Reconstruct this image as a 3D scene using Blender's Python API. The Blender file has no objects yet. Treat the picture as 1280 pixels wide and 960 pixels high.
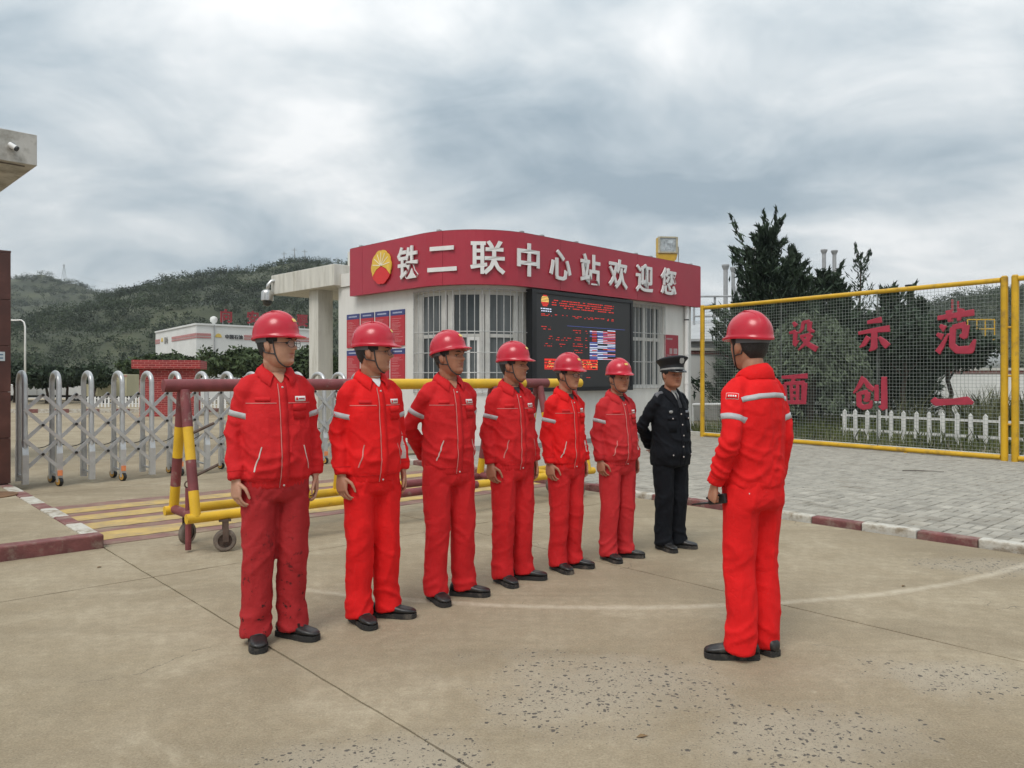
import bpy, bmesh, math, random
import numpy as np
from mathutils import Vector, Matrix, noise as mnoise
from mathutils.bvhtree import BVHTree
R = math.radians
random.seed(7); RNG = np.random.default_rng(11)
sc = bpy.context.scene
COL = sc.collection
# ------------------------------------------------------------------ camera
cam_d = bpy.data.cameras.new('camera'); cam = bpy.data.objects.new('camera', cam_d); COL.objects.link(cam)
cam.location = (0, 0, 1.52); cam.rotation_euler = (R(90), 0, 0)
cam_d.sensor_width = 36; cam_d.lens = 36 * 961 / 1280; cam_d.shift_y = -8 / 1280
cam_d.clip_start = .05; cam_d.clip_end = 6000
sc.camera = cam
# ------------------------------------------------------------------ world: overcast sky
SUN_EL, SUN_AZ = 56, 205          # azimuth clockwise from +Y: sun stands behind the camera, a little to the left
w = bpy.data.worlds.new('World'); sc.world = w; w.use_nodes = True
nt = w.node_tree; N = nt.nodes; L = nt.links; N.clear()
def nd(t, **k):
    n = N.new(t)
    for a, b in k.items(): setattr(n, a, b)
    return n
out = nd('ShaderNodeOutputWorld'); bg = nd('ShaderNodeBackground'); L.new(bg.outputs[0], out.inputs[0])
sky = nd('ShaderNodeTexSky', sky_type='NISHITA', sun_disc=False)
sky.sun_elevation = R(SUN_EL); sky.sun_rotation = R(SUN_AZ); sky.air_density = 1.0; sky.dust_density = 2.0
tc = nd('ShaderNodeTexCoord'); sep = nd('ShaderNodeSeparateXYZ'); L.new(tc.outputs['Generated'], sep.inputs[0])
def wm(op, a, b=None, c=None):
    n = nd('ShaderNodeMath', operation=op)
    for i, x in enumerate((a, b, c)):
        if x is None: continue
        if isinstance(x, (int, float)): n.inputs[i].default_value = x
        else: L.new(x, n.inputs[i])
    return n.outputs[0]
zz = wm('ADD', wm('MAXIMUM', sep.outputs[2], 0.0), 0.36)
px = wm('DIVIDE', sep.outputs[0], zz); py = wm('DIVIDE', sep.outputs[1], zz)
cmb = nd('ShaderNodeCombineXYZ'); L.new(px, cmb.inputs[0]); L.new(py, cmb.inputs[1]); cmb.inputs[2].default_value = 3.1
def wnoise(scale, detail, rough, dist, off):
    mp = nd('ShaderNodeMapping'); mp.inputs['Location'].default_value = off; L.new(cmb.outputs[0], mp.inputs[0])
    mp.inputs['Rotation'].default_value = (0, 0, R(24)); mp.inputs['Scale'].default_value = (1, 1.25, 1)
    n = nd('ShaderNodeTexNoise'); n.inputs['Scale'].default_value = scale; n.inputs['Detail'].default_value = detail
    n.inputs['Roughness'].default_value = rough; n.inputs['Distortion'].default_value = dist
    L.new(mp.outputs[0], n.inputs['Vector']); return n.outputs['Fac']
n1 = wnoise(.95, 7, .52, .5, (7.78, 7.03, 0)); n2 = wnoise(3.0, 7, .58, .5, (7.9, 5.2, 1))
cl = wm('ADD', wm('MULTIPLY', n1, .70), wm('MULTIPLY', n2, .30))
ramp = nd('ShaderNodeValToRGB'); L.new(cl, ramp.inputs[0])
e = ramp.color_ramp.elements
e[0].position = .395; e[0].color = (2.75, 3.4, 3.9, 1)
e[1].position = .60; e[1].color = (7.6, 7.7, 7.7, 1)
m1 = e.new(.46); m1.color = (3.95, 4.55, 4.95, 1)
m2 = e.new(.525); m2.color = (5.5, 5.9, 6.1, 1)
# an overcast sky grows brighter towards the zenith
lift = wm('ADD', 1.0, wm('MULTIPLY', wm('POWER', wm('MAXIMUM', sep.outputs[2], 0.0), 1.6), 1.1))
vm = nd('ShaderNodeVectorMath', operation='SCALE'); L.new(ramp.outputs[0], vm.inputs[0]); L.new(lift, vm.inputs['Scale'])
mix = nd('ShaderNodeMix', data_type='RGBA'); mix.inputs[0].default_value = .93
L.new(sky.outputs[0], mix.inputs[6]); L.new(vm.outputs[0], mix.inputs[7])
L.new(mix.outputs[2], bg.inputs[0]); bg.inputs[1].default_value = .088
# ------------------------------------------------------------------ sun (veiled by cloud)
sd = bpy.data.lights.new('sun', 'SUN'); sun = bpy.data.objects.new('sun', sd); COL.objects.link(sun)
sd.energy = 1.5; sd.angle = R(26); sd.color = (1, .955, .89)
a = R(SUN_AZ); sv = Vector((math.sin(a) * math.cos(R(SUN_EL)), math.cos(a) * math.cos(R(SUN_EL)), math.sin(R(SUN_EL))))
sun.rotation_euler = sv.to_track_quat('Z', 'Y').to_euler()
sun.location = (-20, -30, 60)
vs = sc.view_settings; vs.view_transform = 'Standard'; vs.look = 'None'; vs.exposure = .42; vs.gamma = 1; vs.use_curve_mapping = False
sc.cycles.use_denoising = True; sc.cycles.max_bounces = 6; sc.cycles.volume_bounces = 0
sc.cycles.transparent_max_bounces = 12

# ------------------------------------------------------------------ helpers
def V(*a): return Vector(a)
class MB:
    def __init__(s): s.v = []; s.f = []
    def add(s, vs, fs):
        o = len(s.v); s.v.extend([tuple(p) for p in vs]); s.f.extend([tuple(i + o for i in f) for f in fs]); return s
    def ob(s, o, ax, ay, az):
        o, ax, ay, az = map(Vector, (o, ax, ay, az))
        p = [o, o + ax, o + ax + ay, o + ay]; p += [q + az for q in p]
        fl = [(0, 3, 2, 1), (4, 5, 6, 7), (0, 1, 5, 4), (1, 2, 6, 5), (2, 3, 7, 6), (3, 0, 4, 7)]
        if ax.cross(ay).dot(az) < 0: fl = [t[::-1] for t in fl]
        return s.add(p, fl)
    def box(s, x0, x1, y0, y1, z0, z1): return s.ob((x0, y0, z0), (x1 - x0, 0, 0), (0, y1 - y0, 0), (0, 0, z1 - z0))
    def cbox(s, c, ax, ay, az):     # centre and full-length axes
        c = Vector(c); ax = Vector(ax); ay = Vector(ay); az = Vector(az)
        return s.ob(c - ax / 2 - ay / 2 - az / 2, ax, ay, az)
    def loft(s, rings, caps=True, closed=True):
        n = len(rings[0]); o = len(s.v)
        for r in rings: s.v.extend([tuple(p) for p in r])
        for i in range(len(rings) - 1):
            for j in range(n if closed else n - 1):
                k = (j + 1) % n
                s.f.append((o + i * n + j, o + i * n + k, o + (i + 1) * n + k, o + (i + 1) * n + j))
        if caps and closed:
            s.f.append(tuple(o + j for j in range(n))[::-1]); s.f.append(tuple(o + (len(rings) - 1) * n + j for j in range(n)))
        return s
    def tube(s, pts, r, n=10, caps=True, flat=None):
        pts = [Vector(p) for p in pts]; rs = r if hasattr(r, '__len__') else [r] * len(pts)
        rings = []; up = None
        for i, p in enumerate(pts):
            t = (pts[min(i + 1, len(pts) - 1)] - pts[max(i - 1, 0)]).normalized()
            if up is None:
                up = Vector((0, 0, 1)) if abs(t.z) < .9 else Vector((0, 1, 0))
            b = t.cross(up).normalized(); up = b.cross(t).normalized()
            fx, fy = (1, 1) if flat is None else flat
            rings.append([p + rs[i] * (math.cos(2 * math.pi * k / n) * b * fx + math.sin(2 * math.pi * k / n) * up * fy) for k in range(n)])
        return s.loft(rings, caps)
    def ell(s, c, rx, ry, rz, nu=16, nv=10, rot=None):
        c = Vector(c); rings = []
        for i in range(1, nv):
            t = math.pi * i / nv
            ring = []
            for j in range(nu):
                p = 2 * math.pi * j / nu
                q = Vector((rx * math.sin(t) * math.cos(p), ry * math.sin(t) * math.sin(p), -rz * math.cos(t)))
                if rot is not None: q = rot @ q
                ring.append(c + q)
            rings.append(ring)
        return s.loft(rings)
    def rev(s, prof, c=(0, 0, 0), n=24, caps=True):    # revolve (r, z) about the vertical
        c = Vector(c)
        return s.loft([[c + Vector((r * math.cos(2 * math.pi * j / n), r * math.sin(2 * math.pi * j / n), z)) for j in range(n)] for r, z in prof], caps)
    def prism(s, pts, o, ax, ay, h):   # 2-D outline (convex or not) in the plane (ax, ay) from o, extruded by vector h
        o, ax, ay, h = map(Vector, (o, ax, ay, h)); n = len(pts)
        lo = [o + ax * p[0] + ay * p[1] for p in pts]; hi = [q + h for q in lo]
        fs = [tuple(range(n))[::-1], tuple(range(n, 2 * n))] + [(i, (i + 1) % n, (i + 1) % n + n, i + n) for i in range(n)]
        area = sum(pts[i][0] * pts[(i + 1) % n][1] - pts[(i + 1) % n][0] * pts[i][1] for i in range(n))
        if (area > 0) != (ax.cross(ay).dot(h) > 0): fs = [t[::-1] for t in fs]
        return s.add(lo + hi, fs)
    def xf(s, M):
        s.v = [tuple(M @ Vector(p)) for p in s.v]; return s
    def mesh(s, name, mat=None, smooth=False, angle=None):
        m = bpy.data.meshes.new(name); m.from_pydata(s.v, [], s.f); m.update()
        if mat: m.materials.append(mat)
        if smooth: m.polygons.foreach_set('use_smooth', [True] * len(m.polygons))
        if angle: m.set_sharp_from_angle(angle=R(angle))
        return m
    def build(s, name, mat=None, parent=None, smooth=False, angle=None, loc=None, bevel=0):
        return put(name, s.mesh(name, mat, smooth, angle), parent, loc, bevel)
def put(name, mesh, parent=None, loc=None, bevel=0):
    o = bpy.data.objects.new(name, mesh); COL.objects.link(o)
    if parent is not None: o.parent = parent
    if loc is not None: o.location = loc
    if bevel:
        b = o.modifiers.new('bevel', 'BEVEL'); b.width = bevel; b.segments = 2; b.limit_method = 'ANGLE'; b.angle_limit = R(40)
    return o
def tag(o, label=None, cat=None, group=None, kind=None):
    if label: o['label'] = label
    if cat: o['category'] = cat
    if group: o['group'] = group
    if kind: o['kind'] = kind
    return o
def empty(name, loc=(0, 0, 0), rz=0, **k):
    o = bpy.data.objects.new(name, None); COL.objects.link(o); o.location = loc; o.rotation_euler.z = rz
    o.empty_display_size = .2
    return tag(o, **k)
def npmesh(name, v, quads, mat=None, smooth=False):
    m = bpy.data.meshes.new(name); v = np.asarray(v, dtype=np.float32); q = np.asarray(quads, dtype=np.int32)
    k = q.shape[1]
    m.vertices.add(len(v)); m.vertices.foreach_set('co', v.ravel())
    m.loops.add(q.size); m.loops.foreach_set('vertex_index', q.ravel())
    m.polygons.add(len(q)); m.polygons.foreach_set('loop_start', np.arange(0, q.size, k, dtype=np.int32))
    m.update(calc_edges=True); m.validate()
    if mat: m.materials.append(mat)
    if smooth: m.polygons.foreach_set('use_smooth', [True] * len(m.polygons))
    return m

# ------------------------------------------------------------------ materials
MATS = {}
def mat(name, col, rough=.6, var=.12, vs=4.0, bump=0.0, bs=60, metal=0, spec=.5, coat=0, col2=None, detail=6, lo=.35, hi=.65,
        emit=None, es=1, sheen=0, world=False, bump2=0, bs2=6, dirt=None, ds=2.5, dpos=(.52, .68), tint=0, stretch=(1, 1, 1), trans=0, alpha=None):
    if name in MATS: return MATS[name]
    m = bpy.data.materials.new(name); m.use_nodes = True; t = m.node_tree; n = t.nodes; l = t.links
    p = n['Principled BSDF']; p.inputs['Roughness'].default_value = rough; p.inputs['Metallic'].default_value = metal
    p.inputs['Specular IOR Level'].default_value = spec
    if coat: p.inputs['Coat Weight'].default_value = coat; p.inputs['Coat Roughness'].default_value = .12
    if sheen: p.inputs['Sheen Weight'].default_value = sheen; p.inputs['Sheen Roughness'].default_value = .5
    if world:
        g = n.new('ShaderNodeNewGeometry'); src = g.outputs['Position']
    else:
        g = n.new('ShaderNodeTexCoord'); oi = n.new('ShaderNodeObjectInfo')
        ad = n.new('ShaderNodeVectorMath'); ad.operation = 'ADD'; l.new(g.outputs['Object'], ad.inputs[0])
        sc_ = n.new('ShaderNodeVectorMath'); sc_.operation = 'SCALE'; sc_.inputs['Scale'].default_value = 13.7
        cx = n.new('ShaderNodeCombineXYZ'); [l.new(oi.outputs['Random'], cx.inputs[i]) for i in range(3)]
        l.new(cx.outputs[0], sc_.inputs[0]); l.new(sc_.outputs[0], ad.inputs[1]); src = ad.outputs[0]
    if stretch != (1, 1, 1):
        mp = n.new('ShaderNodeMapping'); mp.inputs['Scale'].default_value = stretch; l.new(src, mp.inputs[0]); src = mp.outputs[0]
    def nz(scale, det=detail, ro=.6):
        x = n.new('ShaderNodeTexNoise'); x.inputs['Scale'].default_value = scale; x.inputs['Detail'].default_value = det
        x.inputs['Roughness'].default_value = ro; l.new(src, x.inputs['Vector']); return x.outputs['Fac']
    c1 = tuple(c * (1 - var) for c in col); c2 = col2 or tuple(min(1, c * (1 + var)) for c in col)
    rp = n.new('ShaderNodeValToRGB'); l.new(nz(vs), rp.inputs[0])
    rp.color_ramp.elements[0].position = lo; rp.color_ramp.elements[1].position = hi
    rp.color_ramp.elements[0].color = (*c1, 1); rp.color_ramp.elements[1].color = (*c2, 1)
    co = rp.outputs[0]
    if dirt:
        d = n.new('ShaderNodeValToRGB'); l.new(nz(ds, 8, .68), d.inputs[0])
        d.color_ramp.elements[0].position = dpos[0]; d.color_ramp.elements[1].position = dpos[1]
        d.color_ramp.elements[0].color = (0, 0, 0, 1); d.color_ramp.elements[1].color = (1, 1, 1, 1)
        mx = n.new('ShaderNodeMix'); mx.data_type = 'RGBA'; l.new(d.outputs[0], mx.inputs[0]); l.new(co, mx.inputs[6])
        mx.inputs[7].default_value = (*dirt, 1); co = mx.outputs[2]
    if tint:
        oi2 = n.new('ShaderNodeObjectInfo'); mr = n.new('ShaderNodeMapRange'); l.new(oi2.outputs['Random'], mr.inputs[0])
        mr.inputs[3].default_value = 1 - tint; mr.inputs[4].default_value = 1 + tint
        vv = n.new('ShaderNodeVectorMath'); vv.operation = 'SCALE'; l.new(co, vv.inputs[0]); l.new(mr.outputs[0], vv.inputs['Scale']); co = vv.outputs[0]
    l.new(co, p.inputs['Base Color'])
    if bump or bump2:
        nrm = None
        for st, s_, di in ((bump2, bs2, .05), (bump, bs, .01)):
            if not st: continue
            b = n.new('ShaderNodeBump'); b.inputs['Strength'].default_value = st; b.inputs['Distance'].default_value = di
            l.new(nz(s_), b.inputs['Height'])
            if nrm is not None: l.new(nrm, b.inputs['Normal'])
            nrm = b.outputs[0]
        l.new(nrm, p.inputs['Normal'])
    if emit: p.inputs['Emission Color'].default_value = (*emit, 1); p.inputs['Emission Strength'].default_value = es
    if trans: p.inputs['Transmission Weight'].default_value = trans
    if alpha is not None: p.inputs['Alpha'].default_value = alpha
    MATS[name] = m; return m
# ------------------------------------------------------------------ site frame: s along the gate line, t into the plant
TH = R(42); O2 = Vector((-3.64, 6.86)); DD = Vector((math.cos(TH), math.sin(TH))); NN = Vector((-math.sin(TH), math.cos(TH)))
D3 = Vector((DD.x, DD.y, 0)); N3 = Vector((NN.x, NN.y, 0)); UP = Vector((0, 0, 1))
def S(s, t, z=0): p = O2 + DD * s + NN * t; return Vector((p.x, p.y, z))
def sbox(mb, s0, s1, t0, t1, z0, z1): return mb.ob(S(s0, t0, z0), D3 * (s1 - s0), N3 * (t1 - t0), UP * (z1 - z0))
def new_mat(name):
    m = bpy.data.materials.new(name); m.use_nodes = True; MATS[name] = m
    t = m.node_tree; return m, t.nodes, t.links, t.nodes['Principled BSDF']

def concrete_material():
    m, n, l, p = new_mat('yard_concrete')
    geo = n.new('ShaderNodeNewGeometry')
    rot = n.new('ShaderNodeMapping'); rot.inputs['Rotation'].default_value = (0, 0, -TH); l.new(geo.outputs['Position'], rot.inputs[0])
    def nz(scale, det=8, ro=.6, vec=None, dist=0):
        x = n.new('ShaderNodeTexNoise'); x.inputs['Scale'].default_value = scale; x.inputs['Detail'].default_value = det
        x.inputs['Roughness'].default_value = ro; x.inputs['Distortion'].default_value = dist
        l.new(vec or geo.outputs['Position'], x.inputs['Vector']); return x.outputs['Fac']
    def rp(src, stops):
        r = n.new('ShaderNodeValToRGB'); l.new(src, r.inputs[0]); e = r.color_ramp.elements
        while len(e) < len(stops): e.new(.5)
        for k, (q, c) in enumerate(stops): e[k].position = q; e[k].color = (*c, 1) if len(c) == 3 else c
        return r.outputs[0]
    def mx(f, a, b, bt='MIX'):
        x = n.new('ShaderNodeMix'); x.data_type = 'RGBA'; x.blend_type = bt
        if isinstance(f, (int, float)): x.inputs[0].default_value = f
        else: l.new(f, x.inputs[0])
        for i, q in ((6, a), (7, b)):
            if isinstance(q, tuple): x.inputs[i].default_value = (*q, 1)
            else: l.new(q, x.inputs[i])
        return x.outputs[2]
    def ma(op, a, b=None, c=None):
        x = n.new('ShaderNodeMath'); x.operation = op
        for i, q in enumerate((a, b, c)):
            if q is None: continue
            if isinstance(q, (int, float)): x.inputs[i].default_value = q
            else: l.new(q, x.inputs[i])
        return x.outputs[0]
    W = (1, 1, 1); K = (0, 0, 0)
    base = rp(nz(.55, 5, .62, dist=.4), [(.35, (.185, .147, .095)), (.47, (.292, .240, .163)), (.58, (.400, .338, .240))])
    base = mx(rp(nz(3.2, 5, .7), [(.38, K), (.66, W)]), mx(.6, base, (.255, .198, .122)), base)
    # tyre-swept streaks running across the drive
    st = n.new('ShaderNodeMapping'); st.inputs['Scale'].default_value = (.22, 2.6, 1); st.inputs['Rotation'].default_value = (0, 0, R(-28)); l.new(geo.outputs['Position'], st.inputs[0])
    base = mx(ma('MULTIPLY', rp(nz(1.0, 5, .62, st.outputs[0], .6), [(.50, K), (.66, W)]), .55), base, (.185, .145, .092))
    st2 = n.new('ShaderNodeMapping'); st2.inputs['Scale'].default_value = (.12, 3.4, 1); st2.inputs['Rotation'].default_value = (0, 0, R(-12)); st2.inputs['Location'].default_value = (3, 7, 0); l.new(geo.outputs['Position'], st2.inputs[0])
    base = mx(ma('MULTIPLY', rp(nz(1.3, 4, .6, st2.outputs[0], .8), [(.60, K), (.78, W)]), .3), base, (.38, .32, .22))
    # pale dusty patches and damp dark blotches
    base = mx(ma('MULTIPLY', rp(nz(1.15, 5, .68, dist=.5), [(.57, K), (.73, W)]), .7), base, (.49, .425, .31))
    base = mx(ma('MULTIPLY', rp(nz(.8, 4, .6, dist=.8), [(.28, W), (.41, K)]), .6), base, (.175, .138, .088))
    base = mx(ma('MULTIPLY', rp(nz(13, 4, .75), [(.42, W), (.60, K)]), .38), base, (.165, .130, .084))
    base = mx(ma('MULTIPLY', rp(nz(27, 3, .7), [(.60, K), (.72, W)]), .35), base, (.50, .435, .32))
    # sand grain
    base = mx(.30, base, rp(nz(95, 4, .8), [(.32, (.13, .10, .064)), (.68, (.56, .475, .335))]))
    # scaled patches: exposed dark stone chips
    vo = n.new('ShaderNodeTexVoronoi'); vo.inputs['Scale'].default_value = 52; vo.inputs['Randomness'].default_value = 1
    wn0 = n.new('ShaderNodeTexNoise'); wn0.inputs['Scale'].default_value = 40; wn0.inputs['Detail'].default_value = 2; l.new(geo.outputs['Position'], wn0.inputs['Vector'])
    wa0 = n.new('ShaderNodeVectorMath'); wa0.operation = 'MULTIPLY_ADD'; l.new(wn0.outputs['Color'], wa0.inputs[0]); wa0.inputs[1].default_value = (.03, .03, .03); l.new(geo.outputs['Position'], wa0.inputs[2]); l.new(wa0.outputs[0], vo.inputs['Vector'])
    sepc = n.new('ShaderNodeSeparateColor'); l.new(vo.outputs['Color'], sepc.inputs[0])
    patch = None
    for (cx, cy, rx, ry) in ((.42, 3.75, .72, .55), (1.2, 3.25, .6, .35), (-.55, 3.05, .5, .3), (2.2, 3.9, .5, .3), (3.9, 6.2, .7, .35)):
        mp = n.new('ShaderNodeMapping'); mp.inputs['Location'].default_value = (-cx / rx, -cy / ry, 0); mp.inputs['Scale'].default_value = (1 / rx, 1 / ry, 0); l.new(geo.outputs['Position'], mp.inputs[0])
        le = n.new('ShaderNodeVectorMath'); le.operation = 'LENGTH'; l.new(mp.outputs[0], le.inputs[0])
        g = ma('SUBTRACT', 1.25, le.outputs['Value'])
        patch = g if patch is None else ma('MAXIMUM', patch, g)
    pm = ma('ADD', ma('MULTIPLY', patch, .45), ma('MULTIPLY', nz(2.2, 4, .7), .9))
    chip = ma('MULTIPLY', ma('LESS_THAN', vo.outputs['Distance'], ma('MULTIPLY', ma('POWER', sepc.outputs[0], 1.8), .62)), ma('GREATER_THAN', ma('MULTIPLY', ma('POWER', pm, 1.7), sepc.outputs[1]), .36))
    base = mx(rp(pm, [(.52, K), (.85, W)]), base, mx(.5, base, (.36, .315, .245)))
    vo3 = n.new('ShaderNodeTexVoronoi'); vo3.inputs['Scale'].default_value = 120; l.new(wa0.outputs[0], vo3.inputs['Vector'])
    sp3 = n.new('ShaderNodeSeparateColor'); l.new(vo3.outputs['Color'], sp3.inputs[0])
    chip2 = ma('MULTIPLY', ma('LESS_THAN', vo3.outputs['Distance'], ma('MULTIPLY', sp3.outputs[0], .5)), ma('GREATER_THAN', ma('MULTIPLY', ma('POWER', pm, 1.5), sp3.outputs[1]), .34))
    base = mx(ma('MULTIPLY', chip2, .6), base, (.11, .095, .078))
    base = mx(ma('MULTIPLY', chip, .85), base, (.062, .057, .053))
    # rubbed pale arc left by the swinging gate
    cxy = S(5.9, .05)
    mp = n.new('ShaderNodeMapping'); mp.inputs['Location'].default_value = (-cxy.x, -cxy.y, 0); mp.inputs['Scale'].default_value = (1, 1, 0); l.new(geo.outputs['Position'], mp.inputs[0])
    le = n.new('ShaderNodeVectorMath'); le.operation = 'LENGTH'; l.new(mp.outputs[0], le.inputs[0])
    dist = ma('ABSOLUTE', ma('SUBTRACT', ma('ADD', le.outputs['Value'], ma('MULTIPLY', ma('SUBTRACT', nz(.8, 2), .5), .12)), 5.76))
    arc = ma('SUBTRACT', 1.0, ma('DIVIDE', dist, .055)); arc = ma('MAXIMUM', arc, 0.0)
    arc = ma('MULTIPLY', ma('POWER', arc, .6), rp(nz(9, 4, .75), [(.3, (.12,) * 3), (.55, (.95,) * 3)]))
    sps = n.new('ShaderNodeSeparateXYZ'); l.new(rot.outputs[0], sps.inputs[0]); tq = ma('SUBTRACT', sps.outputs[1], O2.dot(NN) - 1.6)
    arc = ma('MULTIPLY', arc, ma('MINIMUM', ma('MAXIMUM', ma('MULTIPLY', tq, -.8), 0.0), 1.0))
    base = mx(ma('MULTIPLY', arc, .5), base, (.58, .51, .40))
    # hairline cracks
    v2 = n.new('ShaderNodeTexVoronoi'); v2.feature = 'DISTANCE_TO_EDGE'; v2.inputs['Scale'].default_value = .55
    wv = n.new('ShaderNodeVectorMath'); wv.operation = 'ADD'
    wn = n.new('ShaderNodeTexNoise'); wn.inputs['Scale'].default_value = 1.4; wn.inputs['Detail'].default_value = 6; l.new(geo.outputs['Position'], wn.inputs['Vector'])
    l.new(geo.outputs['Position'], wv.inputs[0]); l.new(wn.outputs['Color'], wv.inputs[1]); l.new(wv.outputs[0], v2.inputs['Vector'])
    crack = ma('MULTIPLY', ma('LESS_THAN', v2.outputs['Distance'], .0016), ma('GREATER_THAN', nz(.9, 3), .60))
    base = mx(ma('MULTIPLY', crack, .7), base, (.11, .09, .07))
    l.new(base, p.inputs['Base Color']); p.inputs['Roughness'].default_value = .88; p.inputs['Specular IOR Level'].default_value = .25
    h = ma('ADD', ma('ADD', ma('MULTIPLY', nz(70, 3, .7), .35), ma('MULTIPLY', nz(6, 4, .6), .5)), ma('ADD', ma('MULTIPLY', chip, -.5), ma('MULTIPLY', crack, -1.0)))
    b = n.new('ShaderNodeBump'); b.inputs['Strength'].default_value = .55; b.inputs['Distance'].default_value = .012; l.new(h, b.inputs['Height']); l.new(b.outputs[0], p.inputs['Normal'])
    return m
M_conc = concrete_material()
M_soil = mat('soil', (.17, .14, .095), .95, .3, 1.5, .5, 30, world=True)
M_joint = mat('joint_dirt', (.085, .067, .046), .95, .3, 9, .4, 60, world=True)
M_maroon = mat('maroon_paint', (.19, .045, .048), .6, .2, 6, .25, 70, dirt=(.30, .25, .2), ds=7, dpos=(.58, .75))
M_kred = mat('kerb_red_paint', (.175, .062, .058), .8, .22, 7, .5, 60, dirt=(.29, .23, .18), ds=6, dpos=(.47, .72))
M_kwhite = mat('kerb_white_paint', (.56, .535, .47), .8, .15, 7, .6, 60, dirt=(.27, .225, .165), ds=7, dpos=(.44, .62))
M_yel = mat('yellow_paint', (.66, .40, .018), .45, .1, 5, .15, 80, dirt=(.17, .10, .04), ds=9, dpos=(.64, .78))
M_mark_r = mat('worn_red_marking', (.215, .11, .092), .85, .15, 5, .4, 70, world=True, dirt=(.27, .215, .145), ds=3, dpos=(.45, .68))
M_mark_y = mat('worn_yellow_marking', (.47, .325, .11), .8, .14, 5, .4, 70, world=True, dirt=(.29, .22, .145), ds=3.5, dpos=(.45, .70))

g = MB(); g.add([(-1200, -60, -.06), (1200, -60, -.06), (1200, 1100, -.06), (-1200, 1100, -.06)], [(0, 1, 2, 3)])
tag(g.build('ground', M_soil), kind='structure')
yard = MB(); yard.add([S(-14, -16, -.016), S(60, -16, -.016), S(60, 70, -.016), S(-60, 70, -.016), S(-60, -2, -.016), S(-14, -2, -.016)], [(0, 1, 2, 3, 4, 5)])
yo = tag(yard.build('concrete_yard', M_joint), kind='structure')
def slab(s0, s1, t0, t1):
    gp = .006; j = lambda: random.uniform(-.003, .003)
    a = [(s0 + gp, t0 + gp), (s1 - gp, t0 + gp), (s1 - gp, t1 - gp), (s0 + gp, t1 - gp)]
    # slightly ragged edge
    pts = []
    for k in range(4):
        p, q = a[k], a[(k + 1) % 4]; m = max(2, int(math.hypot(q[0] - p[0], q[1] - p[1]) / .12))
        for i in range(m):
            f = i / m; pts.append((p[0] + (q[0] - p[0]) * f + j(), p[1] + (q[1] - p[1]) * f + j()))
    mb = MB(); n = len(pts); mb.add([S(x, y, 0) for x, y in pts] + [S(x, y, -.05) for x, y in pts], [tuple(range(n))] + [(i, i + n, (i + 1) % n + n, (i + 1) % n) for i in range(n)])
    return mb.build('slab', M_conc, yo)
for k in range(-4, 2):
    slab(k * 2.9, k * 2.9 + 2.9, -13.75, -7.55); slab(k * 2.9, k * 2.9 + 2.9, -7.55, -1.35)
    slab(k * 2.9, k * 2.9 + 2.9, -1.35, 4.05) if k >= 0 else slab(k * 2.9, k * 2.9 + 2.9, -1.35, 0)
for k in range(-8, 3):
    for q in range(9):
        slab(k * 5.8 - (0 if k < 1 else 0), k * 5.8 + 5.8, 4.05 + q * 6.4 if k == 0 else 5.3 + q * 6.4, 4.05 + (q + 1) * 6.4 if k == 0 else 5.3 + (q + 1) * 6.4)
# painted hatching across the entrance
mk = tag(sbox(MB(), .03, 5.8, .12, 2.78, .0005, .0045).build('painted_hatching', M_mark_r), kind='structure')
for (t0, t1) in ((.34, .74), (.98, 1.34), (1.55, 1.88), (2.12, 2.46)):
    mb = MB(); pts = []
    for i in range(60): pts.append((.08 + i * .0965, t0 + random.uniform(-.012, .012)))
    for i in range(59, -1, -1): pts.append((.08 + i * .0965, t1 + random.uniform(-.012, .012)))
    mb.add([S(x, y, .0085) for x, y in pts], [tuple(range(len(pts)))])
    mb.build('stripe', M_mark_y, mk)
# left island: raised concrete with painted kerb stones
isl = MB(); sbox(isl, -12, -.15, .17, 5.28, -.01, .118); isl = tag(isl.build('traffic_island', M_conc, bevel=.01), kind='structure')
kl = empty('kerb', S(0, 0), label='red and white painted kerb edging the raised island on the gate pillar side', cat='kerb')
def kstone(parent, s0, s1, t0, t1, z1, white):
    mb = MB(); sbox(mb, s0, s1, t0, t1, -.03, z1)
    c = S((s0 + s1) / 2, (t0 + t1) / 2, 0) - (Vector(parent.location))
    mb.v = [tuple(Vector(p) - Vector(parent.location)) for p in mb.v]
    o = mb.build('kerb_stone', M_kwhite if white else M_kred, parent, bevel=.014); o.rotation_euler = (random.uniform(-.004, .004), random.uniform(-.004, .004), 0); return o
s_ = 0.0
for k, (ln, wh) in enumerate(((1.08, 0), (.9, 1), (.9, 0), (.9, 1), (.9, 0), (.9, 1), (.9, 0))):
    kstone(kl, s_ - ln + .006, s_, .0, .165, .122, wh); s_ -= ln
t_ = .17
for k in range(9):
    ln = .62 if k % 2 == 0 else .5
    kstone(kl, -.145, 0, t_, t_ + ln - .006, .120, k % 2 == 0); t_ += ln
kr = empty('kerb', S(5.9, -4), label='worn red and white kerb along the grey brick paving', cat='kerb')
t_ = -13.0; k = 0
while t_ < 4.4:
    white = (k % 2 == 0) if t_ < -3.6 else (k % 5 == 2)
    kstone(kr, 5.835, 5.965, t_, t_ + .514, .070 + random.uniform(-.008, .006), white); t_ += .52; k += 1
# manhole cover on the island
mb = MB(); mb.rev([(.0, 0), (.3, 0), (.3, .012), (.27, .016), (0, .016)], n=28, caps=False)
tag(mb.build('manhole_cover', mat('rust_iron', (.16, .085, .04), .8, .3, 12, .5, 60), loc=(-6.2, 9.1, .1185), smooth=True, angle=30), 'rusty round manhole cover in the raised island', 'manhole cover')

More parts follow.
